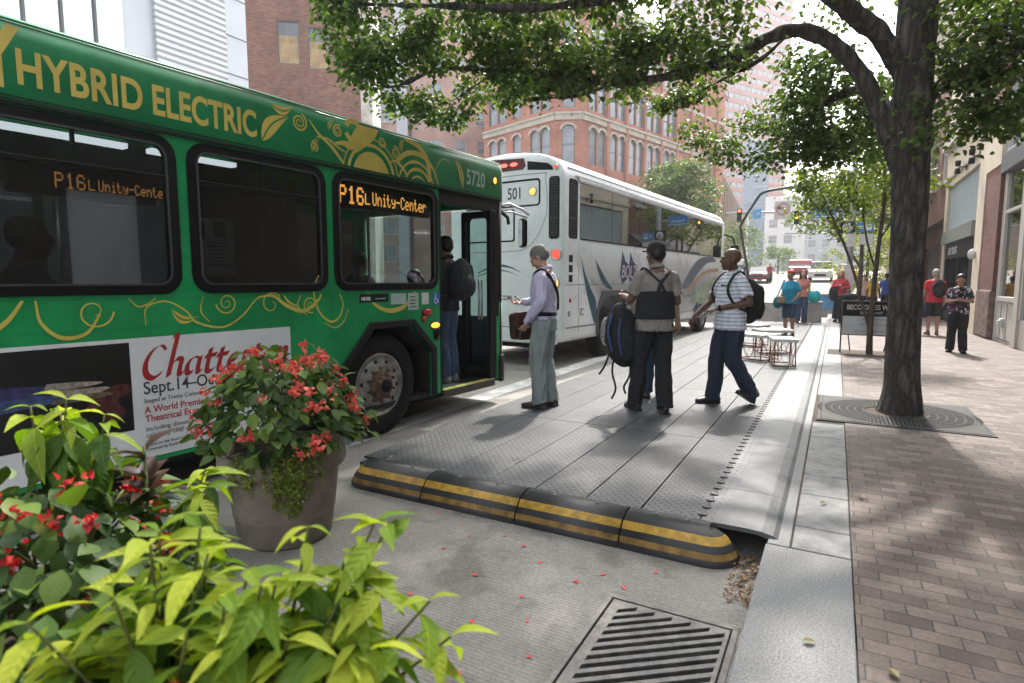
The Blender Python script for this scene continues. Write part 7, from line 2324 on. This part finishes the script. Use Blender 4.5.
# ================================================================== FAR ROAD, STREET FURNITURE, CARS, FOREGROUND PLANTS
def road_z(y): return -.15 if y < 30 else -.15 + .052 * (y - 30)
fr = MB()
fr.add([(-70, 30, -.146), (70, 30, -.146), (70, 62, 1.514), (-70, 62, 1.514), (70, 110, 3.0), (-70, 110, 3.0), (90, 400, 6), (-90, 400, 6)], [(0, 1, 2, 3), (3, 2, 4, 5), (5, 4, 6, 7)])
tag(fr.build('far_road', M_ROAD), kind='structure')

# --- concrete barrier blocks closing the platform
M_CONC = mat('barrier_concrete', (.32, .31, .29), .85, var=.18, vscale=2.5, bump=.2)
for lab, x0, x1, y0, y1, h in (('long low concrete barrier wall closing the far end of the boarding platform', -5.6, -1.15, 23.2, 23.7, .74), ('square concrete barrier block at the right end of the platform', -1.05, -.42, 22.9, 23.6, .80),
        ('concrete barrier carrying the blue banner beyond the platform', -1.9, .0, 29.3, 29.7, .95)):
    k = thing('concrete_barrier', lab, 'barrier', ((x0 + x1) / 2, y0, -.15)); hx = (x1 - x0) / 2
    q = MB(); q.prism([(0, 0), (y1 - y0, 0), (y1 - y0 - .06, h), (.06, h)], -hx, hx, Matrix(((0, 0, 1, 0), (1, 0, 0, 0), (0, 1, 0, 0), (0, 0, 0, 1)))); q.build('block', M_CONC, k, bevel=.02)
    q = MB(); q.box(-hx - .02, hx + .02, .04, y1 - y0 - .04, h + .001, h + .05); q.build('coping', M_CONC, k, bevel=.01)
    if 'banner' in lab:
        q = MB(); q.box(-hx + .1, hx - .1, -.02, -.01, .35, .92); q.build('banner', mat('blue_banner', (.10, .28, .50), .6, var=.3, vscale=2), k)

# --- bent dark steel arch
k = thing('bent_steel_pole', 'dark bent steel pole leaning over the platform end like a crooked arch', 'pole', (-2.69, 24.0, -.15))
q = MB(); q.tube(spline([(0, 0, 0), (0, 0, .05), (-.31, 0, 1.9), (-.60, 0, 3.45), (-.58, 0, 3.75), (-.1, 0, 4.6), (.15, 0, 4.86), (.8, 0, 4.95), (1.55, 0, 5.02)], 5), .048, 10); q.build('pole', mat('dark_green_steel', (.03, .035, .033), .5, .2, var=.2), k)
q = MB(); q.lathe([(.14, 0), (.14, .02), (.06, .03)], 16); q.build('base_plate', M_IRON_D, k)

# --- signal pole with mast arm, street sign, route signs
M_GALV = mat('galvanised', (.38, .40, .42), .5, .4, var=.12)
k = thing('signal_pole', 'grey signal pole with a long mast arm reaching over the street behind the blonde woman', 'pole', (.36, 24.0, 0))
q = MB(); q.tube([(0, 0, 0), (0, 0, 7.5)], [.105, .08], 16); q.lathe([(.2, 0), (.2, .06), (.13, .14), (.11, .3)], 16); q.build('pole', M_GALV, k)
q = MB(); q.tube([(-.05, 0, 3.86), (-4.2, 0, 4.02)], [.06, .035], 10); q.build('mast_arm', M_GALV, k)
q = MB(); q.box(-.16, .16, -.16, -.06, 1.1, 2.0); q.build('control_box', mat('pale_box', (.55, .56, .56), .5, var=.08), k, bevel=.01)
q = MB(); q.box(-.14, .14, -.135, -.09, 2.62, 3.05, 0); q.build('notice_plate', M_WINW, k)
def plate(name, label, x, z, w, h, m, thick=.02, cat='sign'):
    t = thing(name, label, cat, (.36 + x, 23.86, z)); q = MB(); q.box(-w / 2, w / 2, 0, thick, -h / 2, h / 2); q.build('plate', m, t, bevel=.004); return t
t = plate('street_name_sign', 'blue street name sign with a white stripe of lettering hung from the mast arm', -.89, 3.85, .80, .40, mat('sign_blue', (.02, .18, .46), .45, var=.06))
q = MB(); vs, fs = text2d('Penn Av', .17, .002, 1., align='CENTER'); q.add(vs, fs, 0, False, at(0, -.004, -.07, FRONT)); q.box(-.37, .37, -.003, -.0005, -.16, -.14); q.build('lettering', M_WHITEV, t)
t = plate('turn_sign', 'white no left turn sign with a red mark beside the amber signal', -2.23, 4.0, .56, .66, M_WINW)
q = MB(); q.tube([(.2 * cos(a), -.01, .2 * sin(a) + .04) for a in [2 * pi * i / 24 for i in range(24)]], .012, 6, closed=True); q.bar((-.14, -.012, .18), (.14, -.012, -.10), .02, .01); q.build('prohibition_ring', mat('sign_red', (.55, .02, .02), .5, var=0), t)
q = MB(); q.bar((.08, -.006, -.08), (.08, -.006, .08), .04, .008); q.bar((.08, -.006, .08), (-.1, -.006, .08), .04, .008); q.add([(-.18, -.006, .08), (-.09, -.006, .15), (-.09, -.006, .01)], [(0, 1, 2)]); q.build('arrow', M_INK, t)
t = plate('small_blue_sign', 'small pale blue sign next to the red signal on the mast arm', -3.1, 3.92, .30, .34, mat('sign_pale_blue', (.12, .35, .62), .5, var=.05))
q = MB(); q.bar((-.08, -.004, 0), (.05, -.004, 0), .04, .006); q.add([(.1, -.004, 0), (.03, -.004, .06), (.03, -.004, -.06)], [(0, 2, 1)]); q.build('arrow', M_WHITEV, t)
t = plate('route_sign', 'black square route sign with a white disc numbered zero on the signal pole', -.14, 3.29, .48, .40, M_BLKM)
q = MB(); q.lathe([(.165, 0), (.165, .004), (0, .004)], 28, at(.02, -.0, -.01, FRONT)); dsc = q.build('disc', M_WINW, t)
q = MB(); vs, fs = text2d('0', .26, .006, .8, align='CENTER'); q.add(vs, fs, 0, False, at(.02, -.005, -.10, FRONT)); q.build('numeral', M_INK, dsc)
t = plate('bus_stop_sign', 'blue bus stop sign with a white bus symbol on the signal pole', .40, 3.27, .52, .34, mat('bus_sign_blue', (.015, .20, .42), .45, var=.05))
q = MB(); vs, fs = shape2d([rrect(.02, -.09, .20, .10, .03), rrect(.04, -.0, .18, .07, .01)], .004); q.add(vs, fs, 0, False, at(0, -.001, 0, FRONT)); q.lathe([(.022, 0), (.022, .003), (0, .003)], 10, at(.06, -.001, -.10, FRONT)); q.lathe([(.022, 0), (.022, .003), (0, .003)], 10, at(.16, -.001, -.10, FRONT)); q.box(-.2, -.03, -.003, -.0005, .02, .05); q.box(-.2, -.06, -.003, -.0005, -.05, -.02); q.build('bus_symbol', M_WHITEV, t)
t = plate('timetable_plate', 'blank white plate under the blue bus stop sign', .44, 2.86, .42, .36, M_WINW)
def signal(label, x, z, lit):
    t = thing('traffic_signal', label, 'traffic light', (.36 + x, 23.9, z))
    t.scale = (.5, .5, .5)
    q = MB(); q.box(-.16, .16, -.08, .12, -.5, .5); q.build('housing', mat('signal_yellow_black', (.05, .05, .03), .6, var=.1), t, bevel=.02)
    for i, nm in enumerate(('red', 'amber', 'green')):
        zz = .32 - .32 * i
        on = nm == lit
        cols = {'red': (1, .10, .05), 'amber': (1, .42, .05), 'green': (.05, .9, .5)}
        q = MB(); q.ell((0, -.085, zz), (.11, .04, .11), 16, 8)
        q.build('lens', mat('signal_%s_%s' % (nm, 'on' if on else 'off'), tuple(c * (.5 if on else .08) for c in cols[nm]), .3, var=0, emit=cols[nm] if on else None, estr=2.5 if on else 0), t)
        q = MB(); q.lathe([(.125, .0), (.125, .16)], 14, at(0, -.08, zz, FRONT), 0, True, 0, pi); q.build('visor', M_BLKM, t)
    return t
signal('traffic signal showing red at the tip of the mast arm', -3.72, 3.90, 'red')
signal('traffic signal showing amber in front of the leaves', -1.76, 3.72, 'amber')
# second, farther mast
k = thing('far_signal_pole', 'thin far signal pole with a short arm beyond the crossing', 'pole', (3.0, 48, .8)); q = MB(); q.tube([(0, 0, 0), (0, 0, 5.5)], .08, 10); q.tube([(0, 0, 3.9), (-6.5, 0, 4.1)], .05, 8); q.build('pole', M_GALV, k)
# --- litter bin by the pole
k = thing('litter_bin', 'dark ribbed litter bin at the foot of the signal pole', 'bin', (.36, 22.9, 0))
q = MB(); q.lathe([(0, .02), (.24, .02), (.27, .1), (.29, .85), (.30, .86), (.30, .92), (.22, .98), (.14, 1.0), (.13, .95), (0, .95)], 24); q.build('drum', M_BLKM, k)
q = MB()
for i in range(20): q.bar((.28 * cos(i * pi / 10), .28 * sin(i * pi / 10), .12), (.30 * cos(i * pi / 10), .30 * sin(i * pi / 10), .82), .02)
q.build('ribs', M_IRON_D, k)
# --- pavement sign
k = thing('pavement_sign', 'black and white standing sign board with a metal frame in front of the slim tree', 'sign', (.60, 13.42, 0))
q = MB()
for x in (-.48, .48): q.tube([(x, 0, -.01), (x, 0, 1.02)], .014, 8); q.tube([(x * .62, .55, -.01), (x * .9, .0, .95)], .012, 8)
q.tube([(-.48, 0, 1.02), (.48, 0, 1.02)], .014, 8); q.tube([(-.48, 0, .36), (.48, 0, .36)], .012, 8); q.build('frame', M_IRON_D, k)
q = MB(); q.box(-.465, .465, -.012, .012, .73, 1.005, 0); q.build('header_panel', M_BLKM, k)
q = MB(); q.box(-.465, .465, -.012, .012, .375, .73, 0); q.build('lower_panel', mat('sign_pale', (.48, .49, .51), .6, var=.08), k)
q = MB(); vs, fs = text2d('BECO GLASS WORKS', .135, .002, .74); q.add(vs, fs, 0, False, at(-.40, -.0125, .86, FRONT)); vs, fs = text2d('RESTAURANT', .075, .001, .8, align='CENTER'); q.add(vs, fs, 0, False, at(.02, -.0125, .77, FRONT)); q.build('lettering', M_WINW, k)
q = MB()
for z, x0, x1 in ((.66, -.12, .30), (.555, -.18, .36), (.42, -.25, .40)):
    x = x0; g_ = random.Random(int(z * 100))
    while x < x1:
        w_ = .02 + .04 * g_.random(); q.box(x, x + w_, -.0135, -.0122, z, z + .022); x += w_ + .015
q.build('small_print', mat('grey_print', (.28, .28, .30), .6, var=0), k)
q = MB(); q.box(-.72, .38, .0, 1.0, -.01, .004); o = q.build('tree_pit', M_SOIL); o.location = (.62, 12.9, 0); tag(o, kind='structure')

# --- benches with white tops on orange wire frames
M_ORW = mat('orange_wire', (.28, .07, .03), .5, var=.1)
M_TOP = mat('bench_top', (.60, .60, .58), .6, var=.1, vscale=5)
def bench(label, x, y, rot, lx=.50, ly=.42):
    k = thing('bench', label, 'bench', (x, y, .024), rot, 'zigzag benches')
    q = MB(); q.prism([(-lx / 2, -ly / 2), (lx / 2 - .06, -ly / 2 - .05), (lx / 2, ly / 2), (-lx / 2 + .06, ly / 2 + .05)], .40, .455); q.build('seat_top', M_TOP, k, bevel=.006)
    c = [(-lx / 2 + .03, -ly / 2 + .02), (lx / 2 - .09, -ly / 2 - .02), (lx / 2 - .03, ly / 2 - .02), (-lx / 2 + .09, ly / 2 + .02)]
    for i in range(4):
        (x0, y0), (x1, y1) = c[i], c[(i + 1) % 4]
        q = MB(); q.tube([(x0, y0, .0), (x0 * .96, y0 * .96, .40)], .010, 6); q.tube([(x0, y0, .008), (x1, y1, .008)], .009, 6)
        q.tube([(x0 + (x1 - x0) * .04, y0 + (y1 - y0) * .04, .40), (x0 + (x1 - x0) * .5, y0 + (y1 - y0) * .5, .01), (x0 + (x1 - x0) * .96, y0 + (y1 - y0) * .96, .40)], .0055, 5)
        q.build('wire_frame', M_ORW, k)
bench('nearest of the white topped wire benches, right of the group', -.74, 10.72, .35, .44, .50)
bench('white topped wire bench joined behind the nearest one', -1.19, 11.35, -.45, .60, .45)
bench('white topped wire bench angled away in the middle of the group', -1.06, 12.55, .6, .7, .45)
bench('farthest white topped wire bench at the left of the group', -1.62, 13.75, -.3, .7, .45)

# --- cars far up the street
M_CGLASS = mat('car_glass', (.02, .025, .03), .05, var=0, spec=.9)
def car(name, label, cat, x, y, rot, col, L=4.5, Wd=1.8, H=1.45, kind='sedan'):
    z = road_z(y)
    k = thing(name, label, cat, (x, y, z), rot, None)
    m = paint('car_%d' % (hash(label) % 99999), col, .25, .05)
    if kind == 'sedan':
        lo = [(-L / 2, .35), (-L / 2 + .05, .25), (L / 2 - .1, .25), (L / 2, .4), (L / 2, .72), (L / 2 - .35, .95), (L * .18, 1.0), (-L * .12, .98), (-L / 2 + .9, .92), (-L / 2 + .1, .8), (-L / 2 - .02, .6)]
        hi = [(-L * .24, .93), (-L * .10, H - .08), (-L * .02, H), (L * .14, H), (L * .30, H - .12), (L * .40, .97)]
    elif kind == 'suv':
        lo = [(-L / 2, .4), (-L / 2 + .05, .3), (L / 2, .3), (L / 2 + .02, .9), (L / 2, 1.1), (-L * .15, 1.1), (-L / 2 + .3, 1.02), (-L / 2, .85)]
        hi = [(-L * .26, 1.08), (-L * .13, H - .05), (-L * .06, H), (L * .45, H), (L * .49, 1.08)]
    else:
        lo = [(-L / 2, .4), (-L / 2 + .05, .3), (L / 2, .3), (L / 2, H), (-L * .30, H), (-L * .36, H - .06), (-L / 2 + .35, 1.15), (-L / 2 + .02, 1.0)]
        hi = [(-L * .455, 1.12), (-L * .345, H - .12), (-L * .18, H - .12), (-L * .18, 1.12)]
    T = Matrix(((0, 0, 1, -Wd / 2), (1, 0, 0, 0), (0, 1, 0, 0), (0, 0, 0, 1)))
    vs, fs = shape2d([lo], Wd); MB().add(vs, fs, 0, False, T).build('body', m, k, bevel=.08, segs=3)
    w2 = Wd * (.88 if kind != 'van' else 1.006)
    T2 = Matrix(((0, 0, 1, -w2 / 2), (1, 0, 0, 0), (0, 1, 0, 0), (0, 0, 0, 1)))
    vs, fs = shape2d([hi], w2); MB().add(vs, fs, 0, False, T2).build('cabin_glass', M_CGLASS, k, bevel=.05, segs=2)
    if kind != 'van':
        q = MB(); y0, y1 = hi[2][0], hi[3][0]; q.box(-w2 / 2 + .06, w2 / 2 - .06, y0 - .05, y1 + .05, H - .02, H + .012); q.build('roof', m, k, bevel=.02)
    else:
        q = MB(); q.box(-Wd / 2 + .12, Wd / 2 - .12, -L * .43, -L * .352, 1.2, H - .14); 
    for sx in (-1, 1):
        q = MB(); q.ell((sx * Wd * .36, -L / 2 + .03, .68 if kind == 'sedan' else .82), (.17, .06, .09), 12, 8); q.build('headlight', M_WHITEV, k)
    q = MB(); q.box(-Wd * .24, Wd * .24, -L / 2 - .02, -L / 2 + .06, .42, .62); q.build('grille', M_BLKM, k)
    for yy in (-L * .31, L * .30):
        for sx in (-1, 1):
            q = MB(); q.lathe([(0, -.1), (.33, -.1), (.34, -.06), (.34, .06), (.33, .1), (.22, .102), (.20, .09), (0, .095)], 20, at(sx * (Wd / 2 - .09), yy, .34, AX if sx > 0 else AX @ Matrix.Rotation(pi, 4, 'X'))); q.build('wheel', M_TIRE, k)
car('parked_car', 'silver saloon car far up the street left of the white van', 'car', -10.6, 60, .1, (.45, .47, .49))
car('delivery_van', 'white van far up the street beside the silver saloon', 'van', -8.6, 59, .05, (.62, .63, .62), 5.2, 1.95, 2.05, 'van')
car('parked_car', 'dark red car far up the street left of the bent pole', 'car', -6.2, 58, .0, (.16, .02, .02))
car('fire_truck', 'red truck far up the street behind the woman in turquoise', 'truck', -3.3, 66, .05, (.38, .04, .04), 5.6, 2.0, 1.8, 'van')
car('parked_car', 'white sport utility car far up the street behind the blue banner', 'car', -1.3, 60, .0, (.6, .6, .6), 4.6, 1.9, 1.75, 'suv')
car('parked_car', 'bright red small car far up the street beside the white sport utility car', 'car', .9, 63, .0, (.5, .03, .03), 4.2, 1.75, 1.45)
car('parked_car', 'grey car far up the street at the left behind the coach mirror', 'car', -12.6, 64, .1, (.20, .22, .24))

# --- foreground planters: lime foliage and red begonias, close to the camera
planter('clay planter of dark begonias and lime foliage at the left edge', -1.97, .78)
planter('clay planter of lime foliage nearest the camera at the bottom left', -1.02, .50)
begonia('bushy begonia with dark leaves and red flowers at the left edge', (-1.97, .78, .40), .43, .45, 860, .088, 84, 41, M_FLOWER2, M_BEG, M_BEGL, -.1, .027)
begonia('low begonia with red flowers half buried under the lime foliage nearest the camera', (-1.06, .46, .42), .40, .36, 560, .095, 56, 43, M_FLOWER2, M_BEG, M_BEGL, -.05, .025)
coleus('lime leaved plant rising above the begonia at the left edge', (-1.97, .80, .45),
       [((-.05, .02, 0), (-.02, .06, .62)), ((-.1, .05, 0), (-.10, .0, .60)), ((.0, .05, 0), (.06, .12, .57)), ((-.1, .05, 0), (-.16, .10, .56)), ((.2, .1, 0), (.36, .24, .36)), ((.2, .14, 0), (.29, .28, .39))], .125, 51, 8, .60)
_g = random.Random(9)
_x = []
for _i in range(26):
    _t = _g.random()
    _x.append(((.02 + .1 * _g.random(), .02 + .08 * _g.random(), 0), (-.22 + .60 * _t + .06 * _g.random(), -.10 + .34 * _t + .10 * _g.random() - .05, .30 + .14 * _g.random() + .04 * sin(pi * _t))))
coleus('lime leaved plant with pointed leaves filling the bottom left corner nearest the camera', (-1.0, .52, .45),
       [((.15, .1, 0), (.39, .28, .40)), ((.15, .12, 0), (.42, .30, .33)), ((.12, .1, 0), (.31, .26, .53)), ((.12, .1, 0), (.27, .27, .52)), ((.05, .1, 0), (.19, .19, .53)), ((.1, .1, 0), (.25, .22, .48)), ((0, .05, 0), (.03, .10, .48)), ((-.03, .0, 0), (-.06, .05, .50)), ((-.05, .05, 0), (-.12, .10, .49)), ((.0, .05, 0), (-.02, .12, .51)), ((.05, .05, 0), (.11, .12, .46)), ((.1, .0, 0), (.18, .04, .38)), ((.15, .05, 0), (.32, .15, .36)), ((-.05, -.05, 0), (-.10, -.06, .36)), ((.12, .12, 0), (.22, .28, .40)), ((.0, .1, 0), (.1, .2, .40)), ((-.1, .0, 0), (-.14, .1, .44)), ((.18, .0, 0), (.36, .05, .30)), ((.08, .12, 0), (.15, .24, .40)), ((.12, .08, 0), (.27, .20, .44)), ((.16, .1, 0), (.36, .22, .33)), ((-.02, .1, 0), (-.04, .14, .42)), ((-.1, .06, 0), (-.22, .10, .36)), ((.02, -.08, 0), (.14, -.08, .31)), ((-.06, -.02, 0), (.0, .02, .44))] + _x, .12, 53, 8, .25)
r = np.random.default_rng(77)
k = thing('bronze_plant', 'small dark bronze plant with upright pointed leaves before the poster', 'foliage plant', (-1.86, 1.0, .45))
n = 16
a = r.uniform(0, 2 * pi, n)
P = np.stack([np.zeros(n), np.zeros(n), r.uniform(.28, .46, n)], 1)
V, F = scatter(CLEAF, P, np.stack([np.cos(a), np.sin(a), .9 + r.uniform(0, .6, n)], 1), np.stack([-np.cos(a), -np.sin(a), np.full(n, .6)], 1), r.uniform(.08, .13, n), r)
np_mesh('foliage', V, F, M_BRONZE, k, True)
q = MB(); q.tube([(0, 0, 0), (0, 0, .46)], [.007, .004], 6); q.build('stem', M_STEM, k)


# ================================================================== HAZE
hz = MB(); hz.box(-140, 70, -16, 320, -1.6, 128)
hm = bpy.data.materials.new('haze'); hm.use_nodes = True
t = hm.node_tree; t.nodes.clear()
out = t.nodes.new('ShaderNodeOutputMaterial'); pv_ = t.nodes.new('ShaderNodeVolumePrincipled')
pv_.inputs['Color'].default_value = (.93, .95, 1.0, 1)
pv_.inputs['Density'].default_value = .0010
pv_.inputs['Anisotropy'].default_value = .3
t.links.new(pv_.outputs[0], out.inputs['Volume'])
tag(hz.build('haze', hm), kind='stuff')
bpy.data.scenes.remove(BS)
